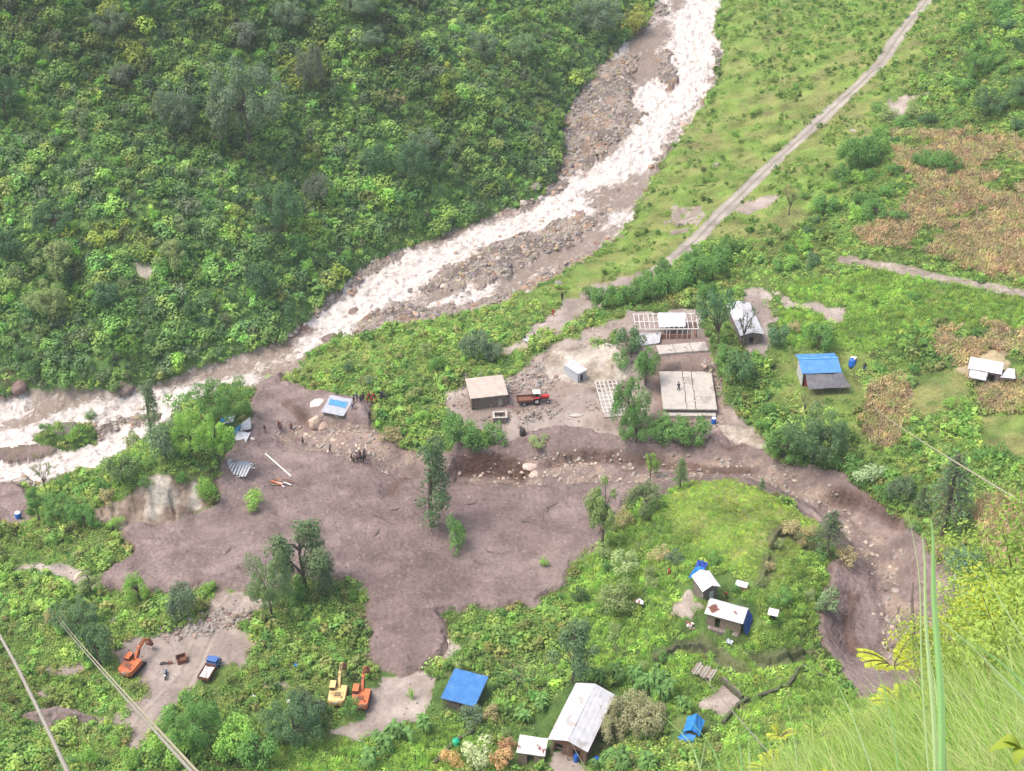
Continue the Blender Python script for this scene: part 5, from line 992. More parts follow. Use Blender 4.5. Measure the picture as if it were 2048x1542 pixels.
rubble('mud_stones', 'small stones and clods strewn over the mud and bare dirt', lambda x, y: np.isin(near(x, y), (4, 5)), .85, 203, .05, .22, [(1.2, 1.1, 1.05), (1.6, 1.5, 1.45), (.55, .45, .42), (.5, .42, .4)], lambda x, y: .38+.3*(near(x, y) == 5))
rubble('yard_rubble', 'broken bricks and stones scattered over the building yard', lambda x, y: (near(x, y) == 5) & gl(sdist(YARDS[2]) > .5, x, y) & free(x, y, .9), .5, 205, .08, .42, [(1.5, 1.3, 1.15), (.8, .66, .6), (1.9, 1.75, 1.6), (.55, .45, .4)], lambda x, y: .08+.6*ss(.5, .62, fbm(x/3, y/3, 3, 101)))
YR_ = [[(1000,760),(1110,752),(1120,770),(1060,790),(1010,790)],[(1040,820),(1110,815),(1105,840),(1045,842)],[(1020,745),(1090,730),(1110,745),(1010,765)],[(400,1225),(540,1205),(500,1250),(430,1262),(330,1278),(335,1255)],[(1410,720),(1440,700),(1450,770),(1430,775)],[(1010,815),(1040,830),(1000,850),(985,838)]]
YM = np.zeros(X.shape, bool)
for q in YR_: YM |= (sdist(q)+nz(1.5, 75)*1.2) > 0
rubble('building_rubble', 'heaps of broken stone around the yard and at the back of the excavator yard', lambda x, y: gl(YM, x, y), .42, 204, .2, .62, [(1.5, 1.25, 1.1), (1.0, .82, .74), (1.9, 1.7, 1.55), (.75, .6, .55), (1.6, 1.2, .95)], lambda x, y: .85)
# ---------------------------------------------------------------- materials of built things
M_blue = mat_noise('blue_painted_tin', (.075, .23, .52), (.115, .31, .62), 1.1, .5, bump=.1, c3=(.17, .33, .56), t3=.62); M_blue2 = mat_noise('pale_blue_tin', (.10, .34, .62), (.16, .42, .68), 1.5, .5, bump=.1)
M_white = mat_noise('white_tin', (.48, .48, .50), (.62, .62, .645), 1.2, .55, bump=.1, c3=(.40, .38, .36), t3=.60); M_tin = mat_noise('grey_tin', (.42, .44, .48), (.60, .62, .66), 1.4, .45, bump=.1); M_bright = mat_noise('bright_white_tin', (.62, .62, .64), (.76, .76, .77), 2, .5, bump=.05, c3=(.48, .44, .41), t3=.62)
M_rust = mat_noise('rust_streaked_tin', (.66, .64, .64), (.76, .75, .75), 1.2, .6, bump=.1, c3=(.20, .085, .06), t3=.56); M_rustlite = mat_noise('lightly_rusted_tin', (.68, .67, .67), (.78, .77, .77), 1.2, .6, bump=.1, c3=(.20, .085, .055), t3=.53)
M_conc = mat_noise('concrete', (.42, .38, .345), (.54, .50, .455), .9, .9, bump=.3, c3=(.34, .30, .27), t3=.62); M_roofc = mat_noise('dusty_flat_roof', (.44, .36, .31), (.56, .48, .42), .8, .9, bump=.3, c3=(.36, .28, .24), t3=.6)
M_stone = mat_noise('dry_stone_wall', (.15, .12, .10), (.30, .26, .23), 3.2, .95, bump=1.0, c3=(.40, .36, .32), t3=.62); M_brick = mat_noise('brick', (.25, .12, .08), (.36, .20, .15), 4, .9, bump=.6)
M_wood = mat_noise('weathered_wood', (.22, .16, .12), (.36, .28, .22), 3, .85, bump=.4, stretch=(1, 6, 1)); M_greyw = mat_noise('grey_boards', (.30, .26, .23), (.46, .42, .38), 3, .9, bump=.3); M_dark = mat_noise('opening_shade_dark_wall', (.025, .02, .018), (.05, .04, .035), 3, .9, bump=0)  # last one: near-black standing for shade inside openings; outhouse walls share it
M_tarp = mat_noise('grey_tarpaulin', (.115, .115, .125), (.18, .18, .19), 1.6, .55, bump=.6, bscale=2); M_btarp = mat_noise('blue_tarpaulin', (.02, .16, .48), (.05, .28, .66), 2, .4, bump=.8, bscale=3); M_ntarp = mat_noise('navy_tarpaulin', (.02, .05, .28), (.04, .09, .42), 2, .4, bump=.8, bscale=3)
M_orange = mat_noise('orange_paint', (.58, .15, .055), (.70, .22, .09), 2, .6, bump=.05, c3=(.36, .17, .11), t3=.56); M_yellow = mat_noise('yellow_paint', (.66, .46, .17), (.78, .60, .30), 2, .6, bump=.05, c3=(.48, .32, .16), t3=.58); M_red = mat_noise('red_paint', (.55, .03, .03), (.66, .06, .05), 3, .4, bump=.05)
M_steel = mat_noise('dark_steel', (.035, .032, .032), (.09, .08, .075), 4, .6, .3, .3); M_rusty = mat_noise('rusty_steel', (.16, .07, .05), (.26, .12, .08), 3, .8, bump=.4); M_glass = newmat('dark_glass', (.03, .04, .05), .12, 0, .6); M_rubber = mat_noise('rubber', (.02, .02, .02), (.05, .045, .04), 5, .85, bump=.3)
M_tblue = mat_noise('blue_vehicle_paint', (.05, .13, .36), (.09, .20, .46), 3, .55, bump=.05); M_cargo = mat_noise('pale_cargo', (.55, .50, .47), (.75, .71, .68), 4, .9, bump=.6); M_cable = mat_noise('grey_cable', (.34, .32, .27), (.48, .45, .38), 20, .6, .2, .3); M_cab2 = mat_noise('yellowish_cable', (.42, .39, .26), (.56, .52, .38), 20, .6, .1, .3)
M_plast = newmat('blue_plastic', (.02, .13, .50), .35); M_gplast = newmat('green_plastic', (.02, .40, .22), .35); M_lgrey = mat_noise('pale_blue_grey_sheet', (.42, .45, .50), (.54, .57, .62), 2, .6, bump=.1); M_wframe = mat_noise('white_beam', (.66, .63, .60), (.80, .77, .74), 3, .7, bump=.1)
def wallbox(mb, x0, x1, y0, y1, z0, z1, t=.22, openings=()):
    """four walls of thickness t; openings: (side, a0, a1, z0, z1) cut into side 'F','B','L','R'"""
    for side in 'FBLR':
        ops = [o for o in openings if o[0] == side]; a0, a1 = (x0, x1) if side in 'FB' else (y0+t, y1-t)
        cuts = sorted({a0, a1, *[q for o in ops for q in (o[1], o[2])]})
        for p, q in zip(cuts[:-1], cuts[1:]):
            seg = [(z0, z1)]; op = [o for o in ops if o[1] <= p+1e-6 and o[2] >= q-1e-6]
            if op: seg = [(z0, op[0][3]), (op[0][4], z1)]
            for (a, b) in seg:
                if b-a < .02: continue
                if side in 'FB': yy = y0+t/2 if side == 'F' else y1-t/2; mb.box(((p+q)/2, yy, (a+b)/2), (q-p, t, b-a))
                else: xx = x0+t/2 if side == 'L' else x1-t/2; mb.box((xx, (p+q)/2, (a+b)/2), (t, q-p, b-a))
def roofsheet(name, q, mat, parent, ncor=20, corr=.03, amp=.02, t=.04, nv=6, seed=0):
    return MB().sheet(q, t, 8, nv, amp, corr, ncor, seed).build(name, mat, parent)
HB_ = 'hut'
# --- stone hut with flat dusty roof
c, a, w_, d_ = fit((942,797),(1017,790),(1005,750),(928,757), at(975,820).z, 2.7)
h = empty('stone_hut', c, a, 'stone hut with flat dusty pinkish roof left of the red tractor', HB_)
mb = MB(); wallbox(mb, -w_/2+.3, w_/2-.3, -d_/2+.35, d_/2-.3, -1.5, 2.55, .35, [('F', w_/2-1.7, w_/2-.95, -1.5, 1.6)]); mb.build('wall', M_stone, h)
MB().box((0, 0, 2.66), (w_, d_, .18), bev=.05).build('roof', M_roofc, h); mb = MB()
for x_ in (-w_/2+.28, -w_/2+1.0, w_/2-.35): mb2 = MB().box((x_, -d_/2+.22, .8), (.16, .16, 3.5)).build('pillar', M_wood, h)
MB().box((w_/2-1.32, -d_/2+.55, .3), (.7, .06, 2.5)).build('door', M_conc, h)
# --- stone tank below it
p = at(1000, 838); t_ = empty('stone_tank', p, R(4), 'small square open topped stone tank below the stone hut', 'tank'); mb = MB(); wallbox(mb, -1.2, 1.2, -.9, .9, -.4, .9, .28); mb.build('wall', M_stone, t_); MB().box((0, 0, .1), (1.7, 1.1, .5)).build('dark_inside', M_dark, t_)  # near-black block paints the shade inside the open tank
mb = MB(); wallbox(mb, -1.25, 1.25, -.95, .95, .902, 1.0, .34); mb.build('rim', M_conc, t_)
# --- small tin shed
c, a, w_, d_ = fit((1122,727),(1157,747),(1179,740),(1145,723), at(1145,758).z, 2.0)
h = empty('tin_shed', c, a, 'small pale blue grey tin shed with sloping roof right of the tractor', 'shed'); mb = MB(); wallbox(mb, -w_/2+.15, w_/2-.2, -d_/2+.12, d_/2-.12, -.8, 1.85, .06, [('R', -.35, .3, -.8, 1.45)]); mb.build('wall', M_lgrey, h)
roofsheet('roof', [(-w_/2, -d_/2, 1.93), (w_/2, -d_/2, 2.1), (w_/2, d_/2, 2.22), (-w_/2, d_/2, 2.05)], M_white, h, 16); MB().box((w_/2-.75, 0, .3), (.05, .6, 2.0)).build('door', M_dark, h)  # near-black panel set back in the doorway paints the dark interior
# --- open frame building with broken roof
zb = at(1335, 668).z
c, a, w_, d_ = fit((1270,656),(1396,662),(1391,624),(1268,634), zb, 2.0)
h = empty('frame_building', c, a, 'roofless white frame building with one bright roof sheet and red brick wall', 'building')
for x_ in np.linspace(-w_/2, w_/2, 7):
    for y_ in (-d_/2, d_/2): MB().box((x_, y_, .6), (.13, .13, 2.8)).build('post', M_wframe, h)
for y_ in (-d_/2, 0, d_/2): MB().box((0, y_, 2.07), (w_+.3, .14, .14)).build('beam', M_wframe, h)
for x_ in np.linspace(-w_/2, w_/2, 14): MB().box((x_, 0, 2.20), (.09, d_, .09)).build('rafter', M_wframe, h)
roofsheet('roof_sheet', [(-w_*.12, -d_*.42, 2.3), (w_*.30, -d_*.40, 2.32), (w_*.34, d_*.5, 2.36), (-w_*.10, d_*.5, 2.42)], M_bright, h, 22, amp=.06)
roofsheet('fallen_sheet', [(-w_*.47, -d_*.95, -.1), (-w_*.12, -d_*.85, .3), (-w_*.08, -d_*.45, 1.3), (-w_*.44, -d_*.45, 1.1)], M_white, h, 16, amp=.12)
mb = MB(); mb.box((w_*.08, -d_/2+.05, .05), (w_*.62, .22, 1.7)); mb.box((w_*.5-.3, 0, .0), (.22, d_-.4, 1.6)); mb.build('brick_wall', M_brick, h)
for x_ in (-.15, .05, .25, .40): MB().box((w_*x_, -d_/2-.07, .5), (.12, .1, 2.6)).build('post', M_wframe, h)
MB().box((0, 0, -.35), (w_-.5, d_-.3, .5)).build('floor_slab', M_roofc, h)
# --- thin slab and big slab
c, a, w_, d_ = fit((1318,708),(1416,700),(1411,682),(1313,691), at(1365,705).z, .45)
h = empty('concrete_slab', c, a, 'long narrow concrete slab above the large square one', 'slab'); MB().box((0, 0, .15), (w_, d_, .6), bev=.04).build('slab', M_conc, h)
for x_ in (-.17, .17): MB().box((w_*x_, 0, .465), (.06, d_+.4, .04)).build('seam', M_steel, h)
MB().tube([(-w_*.3, -.3, .5), (-w_*.22, -.8, .52)], .06).build('stick', M_wood, h); MB().tube([(w_*.04, .1, .5), (w_*.1, -.6, .52)], .06).build('stick', M_wood, h)
c, a, w_, d_ = fit((1325,820),(1432,817),(1425,743),(1320,743), at(1380,832).z, 1.3)
h = empty('large_slab', c, a, 'large square flat concrete roof slab sunk in the ground', 'slab'); MB().box((0, 0, 1.22), (w_, d_, .22), bev=.04).build('roof_slab', M_conc, h)
mb = MB(); wallbox(mb, -w_/2+.25, w_/2-.25, -d_/2+.25, d_/2-.25, -1.5, 1.108, .3); mb.build('wall', M_stone, h); mb = MB(); mb.box((0, -d_/2-.35, .1), (w_*.96, .9, .9), bev=.05); mb.build('front_step', M_conc, h)
for k in range(2):
    x_ = w_*(-.06+.17*k); pts = [(x_+random.uniform(-.08, .08), -d_/2+d_*i/12, 1.36) for i in range(13)]; MB().tube(pts, .05, 4).build('rebar', M_steel, h)
for (u, v) in [(-.1,-.28),(-.02,-.3),(.08,-.22),(.1,-.3),(.04,-.12),(.22,-.15),(-.12,-.05),(.12,.0),(-.05,.2),(.3,.1)]:
    s_ = link(bpy.data.objects.new('stone', RM[random.randrange(7)]), None); s_.matrix_world = Matrix.Translation(c) @ Matrix.Rotation(a, 4, 'Z') @ Matrix.Translation((u*w_, v*d_, 1.42)) @ Matrix.Diagonal((.22, .2, .14, 1)); s_.color = (2, 1.9, 1.8, 1); tag(s_, 'small white stone lying on the large concrete slab', 'stone', 'stones on the large slab')
pl_ = MB(); pl_.tube([(-w_*.47, -d_/2+.2, 1.4), (-w_*.485, d_/2+.3, 1.5)], .07, 5)
# --- collapsed white roof lattice
zb = at(1222, 828).z
c, a, w_, d_ = fit((1211,826),(1245,822),(1236,760),(1187,764), zb, 1.2)
h = empty('roof_lattice', c, a, 'white lattice of roof beams on a slab half hidden by a tree', 'roof frame')
for x_ in np.linspace(-w_/2, w_/2, 6): MB().box((x_, 0, 1.2), (.12, d_, .12)).build('beam', M_wframe, h)
for y_ in np.linspace(-d_/2, d_/2, 9): MB().box((0, y_, 1.31), (w_+.2, .11, .1)).build('batten', M_wframe, h)
for x_ in (-w_/2, w_/2):
    for y_ in (-d_/2, 0, d_/2): MB().box((x_, y_, .3), (.14, .14, 1.7)).build('post', M_wframe, h)
MB().box((.2, -d_*.1, -.05), (w_*.95, d_*.8, .5)).build('slab', M_conc, h)
# --- white roof behind the bare tree
c, a, w_, d_ = fit((1476,677),(1519,664),(1504,601),(1463,612), at(1500,685).z, 2.2)
h = empty('white_roofed_house', c, a, 'long house with white tin roof behind the bare branched tree', 'house'); mb = MB(); wallbox(mb, -w_/2+.3, w_/2-.3, -d_/2+.3, d_/2-.3, -1.5, 2.1, .25, [('F', -.4, .4, -1.5, 1.5)]); mb.build('wall', M_stone, h)
for s_ in (-1, 1): roofsheet('roof', [(0, -d_/2, 2.75), (s_*w_/2, -d_/2, 2.2), (s_*w_/2, d_/2, 2.2), (0, d_/2, 2.75)], M_white, h, 5, corr=.02)
mb = MB()
for y_ in (-d_/2+.35, d_/2-.35): mb.prism([(-w_/2+.3, 2.1), (w_/2-.3, 2.1), (0, 2.62)], y_-.1, y_+.1)
mb.build('gable', M_stone, h)
# --- blue roofed house with grey awning
c, a, w_, d_ = fit((1603,749),(1681,743),(1677,720),(1599,725), at(1640,775).z, 2.6)
h = empty('blue_roofed_house', c, a, 'blue roofed house with grey tarpaulin awning on the grassy terrace', 'house'); D2 = d_*1.6
mb = MB(); wallbox(mb, -w_/2+.3, w_/2-.3, -d_/2+.3, D2/2, -1, 2.5, .25, [('F', -1.6, -.7, -1, 1.7), ('F', .8, 1.9, .4, 1.6)]); mb.build('wall', M_brick, h)
MB().box((-w_/2+.16, .25, .9), (.1, D2*.75, 3.0)).build('side_panel', M_white, h)
roofsheet('roof', [(-w_/2, -d_/2, 2.6), (w_/2, -d_/2, 2.6), (w_/2, d_/2, 3.15), (-w_/2, d_/2, 3.15)], M_blue, h, 30); roofsheet('roof', [(-w_/2, d_/2, 3.16), (w_/2, d_/2, 3.16), (w_/2, d_*1.2, 2.5), (-w_/2, d_*1.2, 2.5)], M_blue, h, 30)
MB().box((0, d_/2, 3.2), (w_, .3, .06)).build('ridge_cap', M_blue2, h)
roofsheet('awning', [(-w_/2+.6, -d_/2-2.9, 1.5), (w_/2+1.1, -d_/2-2.6, 1.4), (w_/2+.1, -d_/2+.1, 2.45), (-w_/2+.5, -d_/2+.1, 2.45)], M_tarp, h, 0, amp=.16, nv=10, t=.02)
for x_ in (-w_/2+.9, -.3, w_/2-.6, w_/2+.8): MB().tube([(x_, -d_/2-2.5, -1), (x_, -d_/2-2.5, 1.35)], .06).build('post', M_wood, h)
MB().box((-w_/2+.9, -d_/2-.02, .4), (.5, .12, 1.4)).build('door', M_red, h)
MB().box((.5, -d_/2-1.2, -.3), (w_*.8, 2.0, .3)).build('veranda_floor', M_stone, h)
# --- blue tank
p = at(1704, 731); h = empty('water_tank', p, 0, 'round blue water tank beside the blue roofed house', 'water tank'); MB().lathe((0, 0, 0), [(.62, -.2), (.66, .3), (.62, .32), (.66, .8), (.62, .82), (.64, 1.15), (.45, 1.35), (.2, 1.45)], 20).build('tank', M_plast, h, True); MB().lathe((0, 0, 1.45), [(.25, 0), (.25, .1)], 14).build('lid', M_plast, h)
o = MB().sheet([(-.6, -.1, 1.2), (.3, -.4, 1.65), (.7, .4, 1.6), (-.3, .6, 1.5)], .03, 6, 6, .12, seed=4).build('sack', M_bright); o.location = p; tag(o, 'white sacking draped over the round blue tank', 'sack')
# --- long white roof house at the right
c, a, w_, d_ = fit((1938,736),(2004,750),(2006,731),(1938,718), at(1970,756).z, 2.2)
h = empty('long_house', c, a, 'long low house with bright white roof between the brown maize plots', 'house'); mb = MB(); wallbox(mb, -w_/2+.2, w_/2-.2, -d_/2+.2, d_/2-.2, -1.2, 2.1, .2, [('F', .8, 1.7, -1.2, 1.6)]); mb.build('wall', M_stone, h)
roofsheet('roof', [(-w_/2, -d_/2, 2.2), (w_/2, -d_/2, 2.2), (w_/2, d_/2, 2.75), (-w_/2, d_/2, 2.75)], M_bright, h, 26)
roofsheet('lean_to_roof', [(-w_/2+.3, -d_/2-1.5, 1.5), (w_*.08, -d_/2-1.5, 1.5), (w_*.1, -d_/2+.1, 2.05), (-w_/2+.3, -d_/2+.1, 2.05)], M_white, h, 14)
for x_ in (-w_/2+.5, -w_*.2, w_*.05): MB().box((x_, -d_/2-1.35, .1), (.1, .1, 2.7)).build('post', M_wood, h)
c2, a2, w2, d2 = fit((1995,756),(2028,753),(2031,738),(2004,738), at(2010,762).z, 1.8)
h = empty('goat_shed', c2, a2, 'small white roofed shed joined at the right of the long low house', 'shed'); mb = MB(); wallbox(mb, -w2/2+.15, w2/2-.15, -d2/2+.15, d2/2-.15, -.8, 1.68, .15, [('F', -.4, .4, -.8, 1.2)]); mb.build('wall', M_wood, h); roofsheet('roof', [(-w2/2, -d2/2, 1.75), (w2/2, -d2/2, 1.75), (w2/2, d2/2, 1.95), (w2*.05, d2/2, 1.95)], M_bright, h, 10)
# --- shed swallowed by the mud
zb = at(675, 836).z
c, a, w_, d_ = fit((638,821),(687,830),(708,799),(663,795), zb, 1.2)
h = empty('swamped_shed', c, a, 'shed swallowed by mud with tilted white and blue tin roof', 'shed')
roofsheet('roof', [(-w_/2, -d_/2, 1.0), (w_/2, -d_/2, 1.0), (w_/2, d_/2, 1.5), (-w_/2, d_/2, 1.5)], M_tin, h, 26, amp=.06)
roofsheet('blue_sheet', [(-w_*.36, -d_*.05, 1.36), (w_*.38, -d_*.08, 1.34), (w_*.36, d_*.26, 1.48), (-w_*.40, d_*.24, 1.5)], M_blue2, h, 20, amp=.05)
mb = MB(); wallbox(mb, -w_/2+.3, w_/2-.3, -d_/2+.3, d_/2-.3, -1, .9, .2); mb.build('wall', M_stone, h)
# --- wrecks on the wooded bank
def sheetthing(name, corners, z, mat, label, cat='roof sheet', ncor=14, amp=.08, lift=(0, 0, 0, 0), **kw):
    q = [plane_at(a_, b_, z+l_) for (a_, b_), l_ in zip(corners, lift)]; c_ = sum(q, Vector())/4; o_ = MB().sheet([v-c_ for v in q], .04, 8, 6, amp, .03, ncor, hash(label) % 99).build(name, mat); o_.location = c_; return tag(o_, label, cat, **kw)
z1 = at(490, 870).z
sheetthing('roof_sheet', [(480,861),(502,858),(501,834),(483,846)], z1+.9, M_tin, 'upper of the two grey blue roof sheets at the wooded bank', lift=(0, 0, .5, .3))
sheetthing('roof_sheet', [(466,879),(491,887),(501,865),(476,862)], z1+.6, M_tin, 'lower of the two grey blue roof sheets at the wooded bank', lift=(0, 0, .4, .4))
sheetthing('roof_sheet', [(463,876),(478,860),(482,848),(470,856)], z1+.9, M_blue2, 'narrow light blue sheet left of the two grey blue roof sheets', lift=(-.2, .2, .5, .2))
sheetthing('tarpaulin', [(439,842),(458,848),(466,834),(449,830)], at(452,842).z+1.6, M_btarp, 'crumpled blue tarpaulin under the trees of the wooded bank', 'tarpaulin', 0, .15)
sheetthing('tarpaulin', [(447,848),(466,843),(470,832),(456,834)], at(458,842).z+1.95, M_bright, 'small white tarpaulin beside the crumpled blue one', 'tarpaulin', 0, .12)
rock(505, 877, .5, (2, 1.9, 1.9), 'white lump beside the lower grey blue sheet', cat='stone'); rock(427, 984, .4, (2.2, 2.1, 2.1), 'white block at the foot of the bank by the pale cliff', cat='stone', sz_=(.3, .3, .8))
zb = at(475, 948).z
c, a, w_, d_ = fit((437,942),(494,951),(507,925),(458,914), zb, .7)
h = empty('wrecked_roof', c, a, 'buckled striped roof wreck of grey tin strips at the edge of the mud', 'roof')
for i in range(9):
    x_ = -w_/2+(i+.5)*w_/9; lf = .25*math.sin(i*.9); MB().sheet([(x_-w_*.036, -d_/2, .35+lf), (x_+w_*.036, -d_/2, .3+lf), (x_+w_*.036+.1, d_*.05, 1.0), (x_-w_*.036+.1, d_*.05, 1.05)], .05, 3, 3, .02, seed=i).build('tin_strip', M_tin, h)
    MB().sheet([(x_-w_*.036+.15, d_*.07, 1.02), (x_+w_*.036+.15, d_*.07, 1.0), (x_+w_*.03+.3, d_/2, .45+lf), (x_-w_*.03+.3, d_/2, .5-lf)], .05, 3, 3, .02, seed=i+20).build('tin_strip', M_lgrey, h)
for y_ in (-d_*.45, 0, d_*.42): MB().box((0, y_, .22+.62*(abs(y_) < .1)), (w_*1.05, .1, .1)).build('purlin', M_steel, h)
MB().tube([(w_*.45, d_*.1, .5), (w_*.62, d_*.2, .5)], .12).build('pole', M_tin, h); MB().tube([(-w_*.42, -d_*.6, .1), (-w_*.48, -d_*.3, .6)], .13).build('pole', M_wood, h)
# --- long pole and debris on the mud
a_, b_ = at(531, 909), at(583, 954); o = MB().tube([a_+Vector((0, 0, .18)), a_.lerp(b_, .5)+Vector((0, 0, .16)), b_+Vector((0, 0, .12))], [.13, .14, .15], 8).build('pole', M_wframe); tag(o, 'long pale pole lying on the mud', 'pole')
p = at(566, 968); h = empty('debris_pile', p, 0, 'pile of broken boards and orange timber on the mud below the long pole', 'debris')
for i in range(9):
    a_ = random.uniform(-.5, .5)+(.0 if i % 2 else 2.6); L_ = random.uniform(.9, 2.4); x_, y_ = random.uniform(-1.2, 1.3), random.uniform(-.6, .6); MB().box((x_, y_, .15+.05*i), (L_, .22, .07), a_).build('board', (M_wframe, M_wood, M_orange, M_rusty)[i % 4], h)
# tin sheet carried on the path
sheetthing('roof_sheet', [(1046,679),(1067,691),(1072,686),(1053,673)], at(1057,690).z+.8, M_white, 'single pale tin sheet on the path above the yard', ncor=8, amp=.03)
sheetthing('roof_sheet', [(1135,831),(1152,834),(1168,829),(1150,826)], at(1150,832).z+.15, M_conc, 'pale board lying in the yard', 'board', 0, .05)
for (x_, y_, s, mt, lb) in [(1427,846,.42,M_plast,'blue drum beside the large slab'),(1045,868,.5,M_steel,'dark drum at the lower edge of the yard'),(37,1035,.5,M_plast,'blue drum in the mud pool at the left edge')]:
    h = empty('drum', at(x_, y_), 0, lb, 'drum'); MB().lathe((0, 0, 0), [(s, -.2), (s*1.03, .3), (s, .32), (s*1.03, .7), (s, .72), (s, 1.05)], 16).build('barrel', mt, h, True); MB().lathe((0, 0, 1.052), [(s*.92, 0), (s*.92, .03)], 16).build('lid', M_bright if mt is M_plast else M_steel, h)
# --- blue roof shelter
c, a, w_, d_ = fit((881,1395),(950,1414),(977,1354),(910,1338), at(935,1418).z, 2.3)
h = empty('blue_shelter', c, a, 'large plain blue tin roof on posts over stacked rubble near the mud tongue', 'shelter'); roofsheet('roof', [(-w_/2, -d_/2, 2.3), (w_/2, -d_/2, 2.3), (w_/2, d_/2, 2.45), (-w_/2, d_/2, 2.45)], M_blue, h, 34, amp=.02)
for x_ in (-w_/2+.3, 0, w_/2-.3):
    for y_ in (-d_/2+.3, d_/2-.3): MB().box((x_, y_, .9), (.14, .14, 2.9)).build('post', M_wood, h)
mb = MB(); wallbox(mb, -w_/2+.55, w_/2-.5, -d_/2+.5, d_/2-.5, -.6, 1.2, .3); mb.build('wall', M_stone, h); MB().box((.1, -.1, .4), (w_*.72, d_*.72, 1.3), bev=.1).build('stacked_stone', M_conc, h)
# --- long white gabled roof
z0_ = at(1130, 1530).z; RH = 3.0
q = [plane_at(*pp, z0_+RH) for pp in ((1094,1481),(1169,1500),(1239,1388),(1151,1370))]
c, a, w_, d_ = fit((1094,1481),(1169,1500),(1239,1388),(1151,1370), z0_, RH)
h = empty('gabled_house', c, a, 'long house with big pale white gabled roof at the bottom', 'house'); mb = MB(); wallbox(mb, -w_/2+.45, w_/2-.45, -d_/2+.9, d_/2-.4, -2.5, 2.9, .25, [('F', -2.2, -1.0, -2.5, 1.7), ('F', .4, 1.4, .3, 1.6), ('L', -3, -2, .3, 1.5), ('L', 1, 2, .3, 1.5)]); mb.build('wall', M_brick, h)
mb = MB(); mb.prism([(-w_/2+.45, 2.9), (w_/2-.45, 2.9), (0, 3.75)], -d_/2+.92, -d_/2+1.12); mb.prism([(-w_/2+.45, 2.9), (w_/2-.45, 2.9), (0, 3.75)], d_/2-.62, d_/2-.42); mb.build('gable', M_wood, h)
for s_ in (-1, 1): roofsheet('roof', [(0, -d_/2, 3.95), (s_*w_/2, -d_/2, 3.0), (s_*w_/2, d_/2, 3.0), (0, d_/2, 3.95)], M_white, h, 4, corr=.01, t=.05)
for x_ in (-w_/2+.5, 0, w_/2-.5): MB().box((x_, -d_/2+.2, .2), (.14, .14, 5.4)).build('post', M_wood, h)
MB().box((0, -d_/2+.45, -.9), (w_, 1.4, .25)).build('veranda_floor', M_stone, h)
MB().box((-w_*.2, -d_/2+.85, 1.0), (1.4, .1, .12)).build('rail', M_wood, h)
for (x_, y_, lb) in [(1152,1522,'blue drum under the gable of the big white roof, left one'),(1192,1528,'blue drum beside the corner of the big white roof, right one')]:
    g_ = empty('drum', at(x_, y_)+Vector((0, 0, .4)), 0, lb, 'drum'); MB().lathe((0, 0, 0), [(.33, -.7), (.35, .2), (.33, .22), (.35, .5), (.33, .8)], 14).build('barrel', M_plast, g_, True); MB().lathe((0, 0, .802), [(.3, 0), (.3, .03)], 14).build('lid', M_plast, g_)
c, a, w_, d_ = fit((1033,1502),(1092,1512),(1094,1480),(1040,1470), at(1060,1520).z, 2.0)
h = empty('rusty_shed', c, a, 'small shed with rust streaked white roof left of the big white roof', 'shed'); roofsheet('roof', [(-w_/2, -d_/2, 1.8), (w_/2, -d_/2, 1.8), (w_/2, d_/2, 2.2), (-w_/2, d_/2, 2.2)], M_rust, h, 16, amp=.04); mb = MB(); wallbox(mb, -w_/2+.2, w_/2-.2, -d_/2+.2, d_/2-.2, -1, 1.78, .15, [('F', -.5, .4, -1, 1.3)]); mb.build('wall', M_wood, h)
p = at(912, 1489); h = empty('drum', p, 0, 'round green tank on a pale patch below the blue roof', 'tank'); MB().lathe((0, 0, 0), [(.5, -.2), (.55, .35), (.5, .38), (.54, .7), (.4, .95)], 18).build('barrel', M_gplast, h, True); MB().lathe((0, 0, .952), [(.2, 0), (.2, .08)], 12).build('lid', M_gplast, h)
# --- blue tarpaulin hut
z0_ = at(1385, 1475).z
c, a, w_, d_ = fit((1362,1466),(1398,1468),(1412,1441),(1378,1432), z0_, 2.0)
h = empty('tarpaulin_hut', c, a, 'hut under a bright blue tarpaulin roof behind the grass stems', 'hut')
MB().sheet([(-w_/2, -d_/2, 1.9), (0, -d_/2, 2.75), (0, d_/2, 2.85), (-w_/2, d_/2, 1.9)], .03, 8, 8, .07, seed=2).build('tarpaulin', M_btarp, h); MB().sheet([(0, -d_/2, 2.76), (w_/2, -d_/2, 1.9), (w_/2, d_/2, 1.9), (0, d_/2, 2.86)], .03, 8, 8, .06, seed=3).build('tarpaulin', M_btarp, h)
MB().sheet([(-w_*.75, -d_*.72, 1.2), (w_*.15, -d_*.8, 1.0), (w_*.3, -d_/2, 1.95), (-w_/2, -d_/2, 1.9)], .03, 8, 6, .12, seed=5).build('awning', M_btarp, h)
mb = MB(); wallbox(mb, -w_/2+.25, w_/2-.25, -d_/2+.25, d_/2-.25, -1, 1.85, .15, [('F', -.5, .4, -1, 1.4)]); mb.build('wall', M_wood, h)
for x_ in (-w_*.6, w_*.1): MB().tube([(x_, -d_*.72, -1), (x_, -d_*.72, 1.1)], .06).build('post', M_wood, h)
